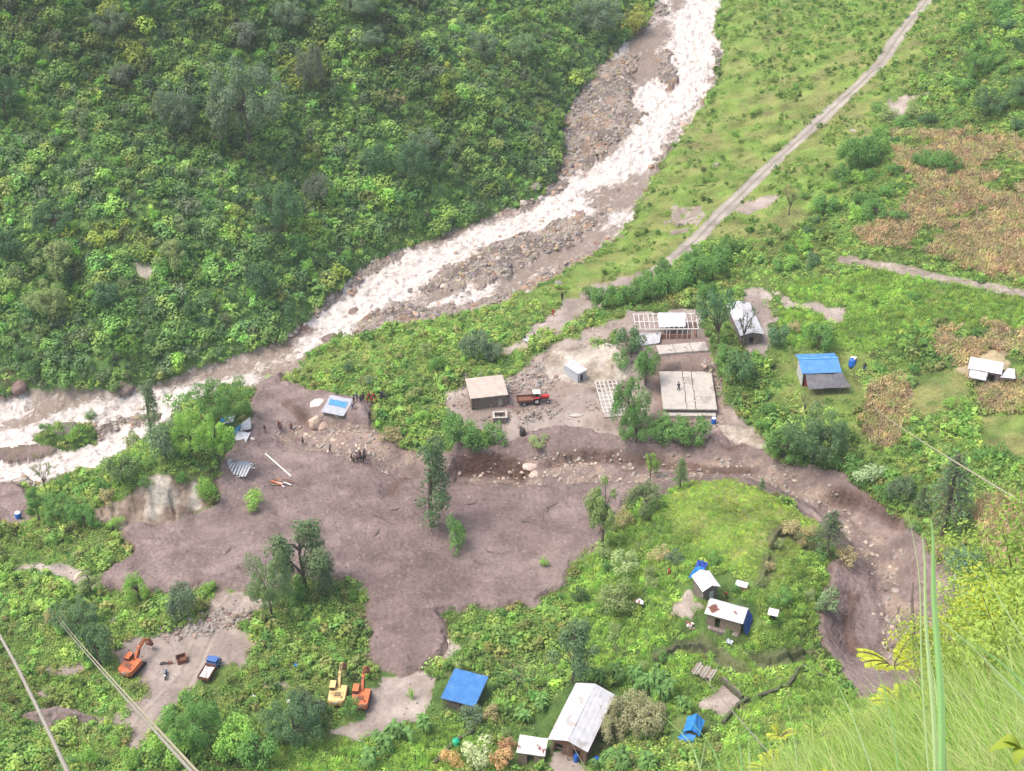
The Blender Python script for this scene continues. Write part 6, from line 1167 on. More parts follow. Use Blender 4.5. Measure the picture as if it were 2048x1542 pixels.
# --- upper hut with gable roof
z0_ = at(1418, 1195).z; c, a, w_, d_ = fit((1405,1183),(1444,1174),(1418,1142),(1382,1152), z0_, 2.0)
h = empty('upper_hut', c, a, 'upper hut of the knoll with small white gable roof', HB_); mb = MB(); wallbox(mb, -w_/2+.3, w_/2-.3, -d_/2+.3, d_/2-.3, -1, 2.0, .2, [('F', -.2, .5, -1, 1.5)]); mb.build('wall', M_stone, h)
for s_ in (-1, 1): roofsheet('roof', [(0, -d_/2, 2.75), (s_*w_/2, -d_/2, 2.0), (s_*w_/2, d_/2, 2.0), (0, d_/2, 2.75)], M_bright, h, 5, corr=.015)
mb = MB(); mb.prism([(-w_/2+.3, 2.0), (w_/2-.3, 2.0), (0, 2.6)], -d_/2+.3, -d_/2+.5); mb.build('gable', M_wood, h); MB().box((.15, -d_/2+.22, .3), (.65, .08, 2.2)).build('door', M_white, h)
# --- lower hut
z0_ = at(1450, 1262).z; c, a, w_, d_ = fit((1409,1227),(1483,1247),(1501,1217),(1420,1198), z0_, 2.2)
h = empty('lower_hut', c, a, 'lower hut of the knoll with long white roof stained by rust', HB_); mb = MB(); wallbox(mb, -w_/2+.3, w_/2-.3, -d_/2+.35, d_/2-.3, -1, 2.15, .22, [('F', -1.2, -.5, -1, 1.5)]); mb.build('wall', M_wood, h)
MB().box((.1, -d_/2-.1, -.3), (w_*.8, .7, .6)).build('plinth', M_stone, h)
roofsheet('roof', [(-w_/2, -d_/2, 2.2), (w_/2, -d_/2, 2.2), (w_/2, d_*.22, 2.75), (-w_/2, d_*.22, 2.75)], M_rustlite, h, 26); roofsheet('rusted_roof', [(-w_/2, d_*.22, 2.76), (w_/2, d_*.22, 2.76), (w_/2, d_/2, 2.3), (-w_/2, d_/2, 2.3)], M_rust, h, 26)
MB().sheet([(w_/2-.02, -d_/2, 2.15), (w_/2+.7, -d_/2+.1, .2), (w_/2+.8, d_/2, .2), (w_/2-.02, d_/2, 2.4)], .03, 8, 6, .12, seed=8).build('side_tarpaulin', M_ntarp, h)
c, a, w_, d_ = fit((1469,1170),(1493,1176),(1498,1166),(1474,1160), at(1483,1182).z, .9)
h = empty('trough', c, a, 'small rust sided box with white lid right of the upper hut', 'box'); MB().box((0, 0, .3), (w_-.1, d_-.1, 1.0)).build('box', M_brick, h); roofsheet('lid', [(-w_/2, -d_/2, .9), (w_/2, -d_/2, .9), (w_/2, d_/2, .95), (-w_/2, d_/2, .95)], M_bright, h, 6)
c, a, w_, d_ = fit((1534,1229),(1555,1233),(1559,1220),(1539,1217), at(1545,1240).z, 1.7)
h = empty('outhouse', c, a, 'tiny dark outhouse with white square roof right of the huts', 'outhouse'); mb = MB(); wallbox(mb, -w_/2+.3, w_/2-.3, -d_/2+.2, d_/2-.2, -.6, 1.65, .08, [('F', -.25, .25, -.6, 1.3)]); mb.build('wall', M_dark, h); roofsheet('roof', [(-w_/2, -d_/2, 1.7), (w_/2, -d_/2, 1.7), (w_/2, d_/2, 1.8), (-w_/2, d_/2, 1.8)], M_bright, h, 4)
sheetthing('tarpaulin', [(1376,1156),(1394,1152),(1410,1136),(1392,1132)], at(1390,1150).z+1.5, M_btarp, 'light blue tarpaulin against the back of the upper hut', 'tarpaulin', 0, .14)
sheetthing('tarpaulin', [(1388,1140),(1408,1144),(1416,1124),(1396,1120)], at(1400,1136).z+1.2, M_ntarp, 'darker blue tarpaulin heap behind the light blue one', 'tarpaulin', 0, .18)
p = at(1407, 1350); h = empty('wooden_platform', p, R(-30), 'collapsed grey wooden platform on the terrace below the huts', 'platform')
for i in range(9): MB().box((-1.3+i*.33, 0, .75+.06*math.sin(i*2)), (.26, 2.0+.4*math.sin(i*1.7), .05)).build('plank', M_greyw if i % 3 else M_wood, h)
for x_ in (-1.2, 1.3):
    for y_ in (-.8, .8): MB().tube([(x_, y_, -.5), (x_, y_, .72)], .06).build('post', M_wood, h)
for i in range(3): MB().box((1.5, -.3+.3*i, .5+.1*i), (2.0, .16, .06), .2*i).build('plank', M_brick, h)
p = at(1387, 1258); h = empty('rubbish_heap', p, 0, 'heap of scrap with white and red scraps below the lower hut', 'rubbish')
for i in range(14): MB().box((random.uniform(-1.5, 1.6), random.uniform(-.7, .9), .15+.03*i), (random.uniform(.25, .7), random.uniform(.2, .45), .12), random.uniform(0, 3), bev=.03).build('scrap', (M_bright, M_rusty, M_wood, M_white, M_red)[i % 5], h)
p = at(1278, 1208); h = empty('stone_shrine', p, .5, 'small pile of rusty and white slabs on the slope left of the huts', 'pile')
for i in range(6): MB().box((.12*math.sin(i*2), .5-.25*i, .3+.12*i), (.9-.07*i, .5, .1), .2*i, bev=.03).build('slab', (M_rusty, M_bright, M_wframe)[i % 3], h)
sheetthing('sack', [(1450,1284),(1462,1290),(1468,1282),(1456,1277)], at(1458,1288).z+.3, M_lgrey, 'crumpled pale sack below the lower hut', 'sack', 0, .15)
sheetthing('sack', [(587,1332),(593,1334),(595,1328),(589,1326)], at(591,1332).z+.5, M_btarp, 'little blue bag in the weeds left of the yellow excavator', 'bag', 0, .1)
sheetthing('sack', [(572,1405),(580,1406),(582,1400),(574,1398)], at(577,1404).z+.3, M_wframe, 'pale brown sack in the weeds left of the yellow excavator', 'sack', 0, .12)
sheetthing('sack', [(503,1393),(512,1395),(516,1391),(506,1389)], at(509,1394).z+.3, M_bright, 'small white bag in the weeds beside the yard', 'bag', 0, .1)
# --- dry stone terrace walls
M_moss = mat_noise('mossy_stone', (.06, .065, .04), (.15, .14, .10), 2.5, .95, bump=1.0, c3=(.10, .16, .05), t3=.56)
def wall_line(pts, hgt, th, label, mat=M_moss, name='stone_wall', cat='wall'):
    P_ = [at(*q) for q in pts]; Q = []
    for i in range(len(P_)-1):
        for k in range(6): Q.append(P_[i].lerp(P_[i+1], k/6))
    Q.append(P_[-1]); Q = [Vector((q.x, q.y, float(gz(q.x, q.y)))) for q in Q]; vs = []; fs = []
    for i, q in enumerate(Q):
        t = (Q[min(i+1, len(Q)-1)]-Q[max(0, i-1)]); t.z = 0; t.normalize(); n_ = Vector((-t.y, t.x, 0))*(th/2*random.uniform(.8, 1.2)); hh = hgt*random.uniform(.8, 1.15)
        vs += [q-n_-Vector((0, 0, .6)), q-n_*.8+Vector((0, 0, hh)), q+n_*.8+Vector((0, 0, hh)), q+n_-Vector((0, 0, .6))]
    for i in range(len(Q)-1):
        for k in range(4): fs.append((i*4+k, i*4+(k+1) % 4, i*4+4+(k+1) % 4, i*4+4+k))
    fs += [(0, 1, 2, 3), tuple(len(vs)-1-k for k in range(4))]
    c0 = Q[0].copy(); o_ = MB().add([v-c0 for v in vs], fs).build(name, mat); o_.location = c0; return tag(o_, label, cat)
wall_line([(1444,1452),(1470,1420),(1488,1405),(1520,1396),(1553,1384),(1585,1362),(1608,1335)], .8, .5, 'long curved dry stone terrace wall below the huts')
wall_line([(1608,1335),(1640,1352),(1680,1378),(1695,1390)], .4, .35, 'mossy terrace wall running down to the end of the ravine')
wall_line([(1312,1345),(1322,1322),(1336,1302),(1352,1292),(1385,1290),(1410,1298),(1430,1318),(1438,1338)], .35, .3, 'ring of stones around the round plot below the huts')
wall_line([(1438,1362),(1460,1378),(1485,1400)], .7, .5, 'short wall along the bare brown plot')
wall_line([(900,1495),(920,1480),(940,1470),(950,1462)][::-1]+[(870,1530)], .6, .5, 'low dark stone wall at the bottom below the blue roof')

# ---------------------------------------------------------------- vehicles
def excavator(p, yaw, paint, label, fold, sw=0.0):
    h = empty('excavator', p, yaw, label, 'excavator')
    for s in (-1, 1):
        tr_ = MB().prism([(-1.9, .35), (-1.7, .1), (-1.4, 0), (1.4, 0), (1.7, .1), (1.9, .35), (1.9, .5), (1.7, .75), (1.4, .82), (-1.4, .82), (-1.7, .75), (-1.9, .5)], -.28, .28).build('track', M_rubber, h); tr_.rotation_euler = (0, 0, R(90)); tr_.location = (s*1.1, 0, 0)
        mb = MB()
        for i in range(6): mb.lathe((-1.4+.56*i, -.31, .38), [(.2, 0), (.22, .1), (.22, .52), (.2, .62)], 10, 'Y')
        mb.build('roller', M_steel, tr_)
    MB().box((0, 0, .62), (1.7, 2.0, .5), bev=.06).build('undercarriage', M_steel, h)
    MB().lathe((0, 0, .85), [(.7, 0), (.7, .22)], 18).build('turntable', M_steel, h)
    bd = MB(); bd.prism([(-1.35, -2.2), (-1.15, -2.55), (-.6, -2.72), (.6, -2.72), (1.15, -2.55), (1.35, -2.2), (1.35, .9), (.42, .9), (.42, .2), (-.42, .2), (-.42, .9), (-1.35, .9)], 1.08, 2.05)
    me = bd.mesh('body', paint)
    for v in me.vertices: x_, y_, z_ = v.co; v.co = (x_, z_, y_)
    me.flip_normals(); b = link(bpy.data.objects.new('body', me), h)
    MB().box((0, -2.3, 1.55), (2.3, .9, 1.15), bev=.22).build('counterweight', paint, h)
    mb = MB().box((.15, -1.25, 2.11), (1.7, 1.2, .13), bev=.04); mb.build('hood', paint, h); mb = MB()
    for i in range(5): mb.box((.15, -1.65+.2*i, 2.2), (1.1, .1, .03))
    mb.build('grille', M_steel, h); MB().tube([(.8, -1.9, 2.1), (.8, -1.9, 2.55)], .06).build('exhaust', M_steel, h)
    MB().box((0, -2.77, 1.75), (1.0, .03, .22)).build('decal', M_bright, h)
    cb_ = MB().box((-.88, .35, 2.78), (.98, 1.62, .08), bev=.03); cb_.box((-.88, .35, 1.5), (.94, 1.56, .9), bev=.05)
    for (x_, y_) in ((-1.32, -.4), (-.44, -.4), (-1.32, 1.1), (-.44, 1.1)): cb_.box((x_, y_, 2.34), (.08, .08, .82))
    c_ = cb_.build('cab', paint, h); MB().box((-.88, .35, 2.34), (.84, 1.46, .78)).build('window', M_glass, c_)
    if fold: J = [(0, .7, 1.5), (0, 2.2, 3.2), (0, 4.0, 3.5)]; T = (0, 5.4, 2.3); BK = (0, 5.9, 1.0)
    else: J = [(0, .7, 1.5), (0, 2.4, 3.3), (0, 4.6, 3.1)]; T = (0, 4.4, 1.3); BK = (0, 3.9, .5)
    mb = MB()
    def arm(a_, b_, w1, w2, t):
        a_, b_ = Vector(a_), Vector(b_); d = (b_-a_).normalized(); u = Vector((1, 0, 0)); n_ = u.cross(d); vs = []
        for pp, ww in ((a_, w1), (b_, w2)):
            for sx in (-1, 1):
                for sz in (-1, 1): vs.append(pp+u*sx*t/2+n_*sz*ww/2)
        return vs, [(0, 1, 3, 2), (4, 6, 7, 5), (0, 4, 5, 1), (2, 3, 7, 6), (0, 2, 6, 4), (1, 5, 7, 3)]
    bm_ = MB().add(*arm(J[0], J[1], .55, .72, .42)).add(*arm(Vector(J[1])-Vector((0, .1, .05)), J[2], .70, .38, .40)).build('boom', paint, h)
    st = MB().add(*arm(Vector(J[2])+Vector((0, -.35, .3)), T, .50, .28, .34)).build('stick', paint, h)
    for s in (-1, 1): MB().tube([(s*.33, 1.0, 1.25), (s*.33, 2.1, 2.75)], .08, 8).build('hydraulic_cylinder', M_steel, h)
    MB().tube([(0, 2.4, 3.75), (0, J[2][1]-.3, J[2][2]+.42)], .08, 8).build('hydraulic_cylinder', M_steel, h)
    T_ = Vector(T); bk = MB(); bk.prism([(0, 0), (.75, -.1), (.95, -.6), (.6, -1.05), (.1, -1.1), (.35, -.65), (.1, -.3)], -.55, .55)
    k = bk.build('bucket', M_rusty, h); k.location = T_; k.rotation_euler = (0, 0, R(-90) if not fold else R(90)); k.rotation_euler = (0, R(20), R(-90))
    h.scale = (sw or .86,)*3; return h
excavator(at(268, 1338), R(-24), M_orange, 'orange excavator in the dirt yard with its arm reaching up the slope', True, .82)
excavator(at(678, 1395), R(-4), M_yellow, 'faded yellow excavator parked left of an orange one', True)
excavator(at(724, 1402), R(-5), M_orange, 'orange excavator parked right of the yellow one beside the mud tongue', True)
p = at(364, 1322); h = empty('loose_bucket', p, .4, 'loose rusty excavator bucket on the dirt yard', 'bucket'); mb = MB(); mb.prism([(-.7, 0), (.6, 0), (.8, .5), (.7, .95), (.6, .95), (.66, .5), (.5, .14), (-.6, .14), (-.62, .9), (-.72, .9)], -.65, .65); mb.box((0, -.67, .4), (1.3, .05, .8)); mb.box((0, .67, .4), (1.3, .05, .8)); mb.build('shell', M_rusty, h); mb = MB()
MB().box((-.72, 0, .98), (.14, .5, .22)).build('bracket', M_steel, h)
p = at(333, 1328); h = empty('steel_parts', p, .1, 'flat dark steel parts lying between bucket and excavator', 'machine part'); MB().box((-.3, 0, .12), (1.3, .22, .2), .15, bev=.04).build('bar', M_steel, h); MB().box((.5, .1, .2), (.7, .4, .3), -.3, bev=.06).build('hammer', M_rusty, h); MB().tube([(-.9, .2, .1), (-.3, .3, .15), (.3, -.2, .1)], .07).build('hose', M_steel, h)
# truck
def wheel(h, x_, y_, r=.42, w_=.3, ax='X', hub=None):
    wl = MB().lathe((0, 0, 0), [(r*.6, -w_/2), (r, -w_/2+.04), (r, w_/2-.04), (r*.6, w_/2)], 16, ax).build('wheel', M_rubber, h); wl.location = (x_, y_, r); MB().lathe((0, 0, 0), [(r*.5, -w_/2-.02), (r*.5, w_/2+.02)], 12, ax).build('rim', hub or M_tin, wl)
p = at(421, 1345); h = empty('truck', p, R(-17), 'blue truck with open rusty bed full of pale load on the dirt track', 'truck')
for x_ in (-.95, .95):
    for y_ in (1.95, -1.3, -2.1 if False else -1.3): 
        if y_ == 1.95 or x_ is not None: wheel(h, x_, y_)
MB().box((0, 0, .68), (.9, 5.4, .2)).build('chassis', M_steel, h)
cb_ = MB(); cb_.box((0, 1.35, 1.2), (2.0, 1.3, .95), bev=.08); cb_.box((0, 2.35, 1.05), (1.7, .9, .7), bev=.12); cb_.box((0, 1.3, 2.2), (1.9, 1.2, .1), bev=.04)
for x_ in (-.88, .88):
    for y_ in (.78, 1.85): cb_.box((x_, y_, 1.92), (.1, .1, .5))
k = cb_.build('cab', M_tblue, h); MB().box((0, 1.32, 1.91), (1.72, 1.05, .46)).build('window', M_glass, k)
for s in (-1, 1): MB().box((s*.6, 2.82, 1.0), (.28, .05, .2)).build('headlight', M_bright, h); MB().box((s*1.18, 1.9, 1.7), (.22, .06, .3)).build('mirror', M_steel, h)
MB().box((0, 2.9, .62), (1.9, .12, .25)).build('bumper', M_steel, h)
mb = MB(); mb.box((0, -1.15, .95), (2.1, 3.2, .12)); mb.box((-1.02, -1.15, 1.3), (.07, 3.2, .6)); mb.box((1.02, -1.15, 1.3), (.07, 3.2, .6)); mb.box((0, -2.72, 1.3), (1.96, .07, .6)); mb.box((0, .42, 1.4), (1.96, .07, .8)); mb.build('cargo_bed', M_rusty, h)
MB().sheet([(-.9, -2.5, 1.3), (.9, -2.5, 1.3), (.9, .2, 1.35), (-.9, .2, 1.35)], .25, 8, 10, .14, seed=9).build('load', M_cargo, h)
h.scale = (.80, .80, .80)
# motorcycle
p = at(332, 1352); h = empty('motorcycle', p, R(3), 'blue and white motorcycle standing in the middle of the dirt yard', 'motorcycle')
for y_ in (-.62, .62):
    wl = MB().lathe((0, 0, 0), [(.2, -.05), (.3, -.05), (.3, .05), (.2, .05)], 16, 'X').build('wheel', M_rubber, h); wl.location = (0, y_, .3)
MB().box((0, .1, .62), (.26, .5, .28), bev=.08).build('fuel_tank', M_tblue, h); MB().box((0, -.38, .72), (.24, .6, .12), bev=.04).build('seat', M_rubber, h); MB().box((0, 0, .38), (.3, .5, .32), bev=.05).build('engine', M_steel, h); MB().tube([(-.36, .42, .95), (0, .5, .9), (.36, .42, .95)], .025).build('handlebar', M_steel, h); MB().box((0, .58, .75), (.3, .16, .3), bev=.05).build('headlight', M_bright, h); MB().box((0, -.62, .78), (.28, .3, .1), bev=.03).build('carrier', M_bright, h)
# tractor and trailer
p = at(1080, 803); h = empty('tractor', p, R(8), 'red tractor with white canopy among the rubble of the yard', 'tractor')
for y_ in (-.75, .75): wheel(h, -.7, y_, .68, .36, 'Y', M_bright); wheel(h, 1.25, y_*.85, .4, .24, 'Y', M_bright)
MB().box((.85, 0, 1.05), (1.5, .62, .62), bev=.12).build('hood', M_red, h); MB().box((.1, 0, .75), (2.4, .45, .4), bev=.05).build('chassis', M_steel, h); MB().box((-.65, 0, 1.25), (.5, .5, .15), bev=.05).build('seat', M_rubber, h); MB().box((-.65, 0, 2.22), (1.3, 1.3, .1), bev=.04).build('canopy', mat_noise('cream_canopy', (.70, .66, .52), (.82, .78, .64), 3), h)
for x_ in (-1.15, -.15):
    for y_ in (-.55, .55): MB().box((x_, y_, 1.6), (.06, .06, 1.2)).build('post', M_steel, h)
for y_ in (-.75, .75): MB().box((-.7, y_, 1.42), (.95, .4, .08), bev=.03).build('mudguard', M_red, h)
MB().tube([(1.1, .2, 1.3), (1.1, .2, 1.9)], .04).build('exhaust', M_steel, h)
p = at(1050, 806); h = empty('trailer', p, R(5), 'low brown trailer hitched behind the red tractor', 'trailer')
for y_ in (-.8, .8): wheel(h, -.2, y_, .38, .22, 'Y')
mb = MB(); mb.box((0, 0, .75), (2.9, 1.7, .12)); mb.box((0, -.82, 1.0), (2.9, .06, .42)); mb.box((0, .82, 1.0), (2.9, .06, .42)); mb.box((-1.42, 0, 1.0), (.06, 1.58, .42)); mb.box((1.42, 0, 1.0), (.06, 1.58, .42)); mb.build('bed', M_rusty, h); MB().tube([(1.4, 0, .7), (2.0, 0, .6)], .06).build('drawbar', M_steel, h)

# ---------------------------------------------------------------- people
def skin(name, V, E, rad, mat, sub=1):
    me = bpy.data.meshes.new(name); me.from_pydata(V, E, []); o_ = bpy.data.objects.new(name, me); COL.objects.link(o_)
    md = o_.modifiers.new('s', 'SKIN'); md.use_smooth_shade = True
    for i, r_ in enumerate(rad): me.skin_vertices[0].data[i].radius = (r_, r_)
    me.skin_vertices[0].data[0].use_root = True
    sb = o_.modifiers.new('u', 'SUBSURF'); sb.levels = sb.render_levels = sub
    dg = bpy.context.evaluated_depsgraph_get(); dg.update(); out = bpy.data.meshes.new_from_object(o_.evaluated_get(dg)); bpy.data.objects.remove(o_); out.materials.clear(); out.materials.append(mat); out.name = name; return out
M_skin = mat_noise('skin', (.19, .10, .065), (.24, .13, .085), 8, .6, bump=0); M_hair = newmat('hair', (.012, .01, .01), .6)
def cloth_mat(nm):
    m = newmat(nm, (.5, .5, .5), .9); n = m.node_tree.nodes; oi = n.new('ShaderNodeObjectInfo'); m.node_tree.links.new(oi.outputs['Color'], P(m).inputs['Base Color']); return m
M_cloth = cloth_mat('cloth')
def figure(pose):
    # hip, spine, chest, neck, head, arms, legs (metres); facing -y
    st = {'stand': 0, 'walk': .22, 'bend': 0}[pose]; b = .45 if pose == 'bend' else 0
    hip = (0, 0, .88); chest = (0, -b*.6, 1.28-b*.25); neck = (0, -b*.85, 1.42-b*.38); head = (0, -b*1.1-.01, 1.53-b*.42)
    V = [hip, (0, -b*.25, 1.05), chest, neck, head, (0, head[1]-.01, head[2]+.1)]; E = [(0, 1), (1, 2), (2, 3), (3, 4), (4, 5)]; Rr = [.135, .125, .15, .05, .085, .07]
    sh = []
    for s in (-1, 1):
        i = len(V); ar = -.12*s*(pose == 'walk'); V += [(s*.19, chest[1], chest[2]+.06), (s*.25, chest[1]-.02+ar, chest[2]-.22), (s*.24, chest[1]-.12+ar*2-(b*.3), chest[2]-.46)]; E += [(2, i), (i, i+1), (i+1, i+2)]; Rr += [.06, .045, .034]; k = i+2
        for f in range(4): V.append((s*(.215+.016*f), V[k][1]-.02-.01*f, V[k][2]-.105-.008*(1.5-abs(f-1.5)))); E.append((k, len(V)-1)); Rr.append(.009)
        V.append((s*.20, V[k][1]-.05, V[k][2]-.05)); E.append((k, len(V)-1)); Rr.append(.01)
        sh.append((i, i+1, i+2))
    lg = []
    for s in (-1, 1):
        i = len(V); f = s*st; V += [(s*.09, 0, .84), (s*.11, -f*.5-.02, .47), (s*.12, -f, .08), (s*.12, -f-.13, .03)]; E += [(0, i), (i, i+1), (i+1, i+2), (i+2, i+3)]; Rr += [.09, .062, .04, .035]; lg.append((i, i+1, i+2))
    body = skin('body', V, E, Rr, M_skin)
    a1, a2 = sh; shirt = skin('shirt', [V[0], V[1], V[2], V[a1[0]], V[a1[1]], V[a2[0]], V[a2[1]]], [(0, 1), (1, 2), (2, 3), (3, 4), (2, 5), (5, 6)], [.155, .15, .172, .08, .065, .08, .065], M_cloth)
    l1, l2 = lg; tr = skin('trousers', [(0, 0, .86)]+[V[q] for q in l1]+[V[q] for q in l2], [(0, 1), (1, 2), (2, 3), (0, 4), (4, 5), (5, 6)], [.15, .10, .078, .06, .10, .078, .06], M_cloth)
    hr = MB().lathe((0, head[1]+.015, head[2]+.05), [(.098, 0), (.108, .05), (.09, .11), (.04, .15)], 12).mesh('hair', M_hair)
    return body, shirt, tr, hr
FG = {k: figure(k) for k in ('stand', 'walk', 'bend')}
def person(px, py, shirt, trou, label, group=None, pose='stand', face=None):
    f = FG[pose]; p = at(px, py); h = empty('person', p, random.uniform(0, 6.28) if face is None else face, label, 'person', group); 
    b = link(bpy.data.objects.new('body', f[0]), h)
    s = link(bpy.data.objects.new('shirt', f[1]), h); s.color = (*shirt, 1); t = link(bpy.data.objects.new('trousers', f[2]), h); t.color = (*trou, 1); link(bpy.data.objects.new('hair', f[3]), h)
    k = random.uniform(.98, 1.1); h.scale = (k, k, k); return h
RD, DB, WH, BK, BL = (.42, .05, .04), (.04, .04, .06), (.6, .58, .55), (.03, .03, .03), (.05, .10, .28)
g_ = 'people in red and dark clothes behind the swamped shed'
for i, (a_, b_) in enumerate([(735,805),(739,800),(744,806),(748,801),(752,807)]): person(a_, b_, RD, (RD, DB)[i % 2], 'person in red clothes standing on the bank behind the swamped shed', g_+' (red)')
for i, (a_, b_) in enumerate([(722,806),(727,802),(765,796),(769,802),(762,803),(714,800),(708,805)]): person(a_, b_, (DB, BK, BL)[i % 3], DB, 'person in dark clothes standing on the bank behind the swamped shed', g_+' (dark)')
person(755, 826, RD, WH, 'person in red top low on the bank right of the swamped shed'); person(762, 828, (.4, .25, .1), DB, 'person in brown top low on the bank right of the swamped shed'); person(740, 838, BK, BK, 'dark clothed person alone below the bank at the mud edge'); person(705, 818, BL, BL, 'person in blue crouched at the right corner of the swamped shed', pose='bend')
person(530, 865, DB, (.3, .1, .08), 'lone person in dark clothes walking on the mud near the roof wrecks', pose='walk'); g_ = 'three people walking on the stony edge of the mud'
for a_, b_, c_ in [(558,856,RD),(562,861,(.35,.15,.1)),(583,860,(.3,.12,.08))]: person(a_, b_, c_, DB, 'person in reddish brown clothes walking on the mud toward the swamped shed', g_, 'walk')
person(606, 889, DB, DB, 'lone dark person at the left end of the stony strip', pose='walk'); person(660, 906, (.12, .1, .1), DB, 'lone dark person left of the group on the stones', pose='walk')
g_ = 'group of people gathered on the stones of the mud'
for i, (a_, b_) in enumerate([(704,922),(708,926),(713,920),(717,925),(722,923),(727,925),(731,921),(714,914),(720,915),(729,913)]): person(a_, b_, (BK, DB, WH, (.2, .08, .07), (.1, .12, .2))[i % 5], (DB, BK)[i % 2], 'person standing in the tight group on the stony strip', g_, ('stand', 'bend')[i % 4 == 3])
person(1050, 684, DB, DB, 'dark clothed person at the left end of the tin sheet on the path'); person(1068, 682, BK, DB, 'dark clothed person at the right end of the tin sheet on the path'); person(1106, 632, RD, RD, 'person in red walking along the stony path', pose='walk'); person(1124, 600, DB, DB, 'dark clothed person standing at the upper end of the stony path'); person(1356, 793, DB, (.05, .05, .05), 'dark clothed person crouching on the large slab', pose='bend').location.z += 1.2
person(1338, 1152, (.42, .09, .05), (.35, .08, .05), 'person in orange red clothes on the slope left of the upper hut'); person(1452, 1196, (.5, .1, .04), DB, 'person in orange between the two huts', pose='bend')
person(1728, 742, DB, BL, 'dark clothed person beside the blue tank', pose='stand')
# ---------------------------------------------------------------- cables
def cpt(px, py, dep): d = ray(px, py); return Vector((float(d[0]*dep), float(d[1]*dep), float(H+d[2]*dep)))
def cable(A_, B_, rad, sag, label, mat, group=None, name='cable'):
    pts = [A_.lerp(B_, i/48)-Vector((0, 0, 4*sag*(i/48)*(1-i/48))) for i in range(49)]; c0 = pts[0].copy()
    o = MB().tube([q-c0 for q in pts], rad, 8).build(name, mat); o.location = c0; return tag(o, label, 'cable', group)
def cable_px(seq, rad, label, mat, group=None):
    K_ = [cpt(*q) for q in seq]; pts = []
    for i in range(len(K_)-1):
        p0, p1, p2, p3 = K_[max(i-1, 0)], K_[i], K_[i+1], K_[min(i+2, len(K_)-1)]
        for k in range(12):
            t = k/12; pts.append(.5*((2*p1)+(-p0+p2)*t+(2*p0-5*p1+4*p2-p3)*t*t+(-p0+3*p1-3*p2+p3)*t**3))
    pts.append(K_[-1]); c0 = pts[0].copy(); o = MB().tube([q-c0 for q in pts], rad, 8).build('cable', mat); o.location = c0; return tag(o, label, 'cable', group)
cable_px([(260, 1800, 13), (143, 1560, 17), (62, 1390, 22), (-8, 1258, 27), (-160, 1000, 40)], .026, 'thick grey cable crossing the bottom left corner', M_cable)
far1 = at(112, 1232, 3.0)
A1, A2 = cpt(425, 1590, 15), cpt(437, 1590, 15.2)
cable(far1, A1, .022, .35, 'left strand of the pair of cables running down past the excavator yard', M_cable); cable(far1+Vector((.4, 0, .1)), A2, .020, .38, 'right strand of the pair of cables running down past the excavator yard', M_cab2)
cable(at(1748, 814, 2.0), cpt(2110, 1045, 34), .036, .3, 'pale cable running from the left maize plot to the right edge', M_cab2)
cable(at(1402, 1346, 1.0), cpt(1640, 1620, 48), .035, .2, 'thin cable rising from the wooden platform toward the grass', M_cable); cable(at(1136, 1474, 3.5), cpt(1192, 1570, 60), .02, .1, 'thin wire from the ridge of the big white roof', M_cable); 
o = MB().tube([at(1553, 1340), at(1566, 1372), at(1580, 1402)+Vector((0, 0, 1.0))], .07, 6).build('pole', M_wood); tag(o, 'thin pale pole leaning on the long terrace wall', 'pole'); o = MB().tube([at(1602, 1328), at(1602, 1345)+Vector((0, 0, 1.4))], .07, 6).build('pole', M_wood); tag(o, 'short pale pole at the right end of the terrace wall', 'pole')
tag(MB().tube([at(333, 1262), at(333, 1262)+Vector((-.5, .2, 5.5))], [.07, .04], 6).build('pole', M_wood), 'thin green grey pole standing behind the yard', 'pole')

# ---------------------------------------------------------------- the near slope where the photographer stands
N0 = cpt(2048, 1542, 13); N1 = cpt(1300, 1600, 23); N2 = cpt(2048, 1130, 33)
NN = (N1-N0).cross(N2-N0).normalized(); NN = NN if NN.z > 0 else -NN
EDGE = [(1180, 1860), (1290, 1720), (1400, 1640), (1500, 1585), (1600, 1535), (1700, 1480), (1760, 1445), (1830, 1400), (1900, 1345), (1970, 1280), (2048, 1210), (2200, 1090), (2500, 950)]
ex = np.array([q[0] for q in EDGE], float); ey = np.array([q[1] for q in EDGE], float)
NA, NB_ = 120, 70; SX = np.linspace(1180, 2500, NA); V_ = np.zeros((NB_+1, NA, 3))
cN0 = np.array(N0); nn = np.array(NN); Oc = np.array([0, 0, H])
def slope_pt(px, py):
    d = ray(px, py); t = ((cN0-Oc) @ nn)/(d @ nn); return Oc+d*t[..., None]
for j in range(NB_):
    f = (j/(NB_-1))**1.2; pyy = np.interp(SX, ex, ey)*(1-f)+1900*f; pts = slope_pt(SX, pyy); b_ = (fbm(pts[:, 0]*.5, pts[:, 1]*.5, 4, 120)-.5)*.9-.5*ss(.12, 0, f)*1.0; V_[j+1] = pts+nn*b_[:, None]
V_[0] = V_[1]+np.array([1.5, 5.0, -30.0])
V_ = V_.reshape(-1, 3); ii = np.arange((NB_+1)*NA).reshape(NB_+1, NA); F_ = np.stack([ii[:-1, :-1], ii[:-1, 1:], ii[1:, 1:], ii[1:, :-1]], -1).reshape(-1, 4)
cc = np.ones((len(V_), 4)); t_ = fbm(V_[:, 0]*.8, V_[:, 1]*.8, 3, 121)[:, None]; cc[:, :3] = np.array([.12, .19, .05])*(1-t_)+np.array([.20, .29, .08])*t_
tag(mesh_np('near_slope', V_, F_, ground_mat('near_turf', 6, .5, 1.0, .1), {'Col': ('FLOAT_COLOR', 'POINT', cc)}, smooth=True), 'steep grassy slope in the near right corner', 'slope', kind='structure')
up = Vector((0, 0, 1))
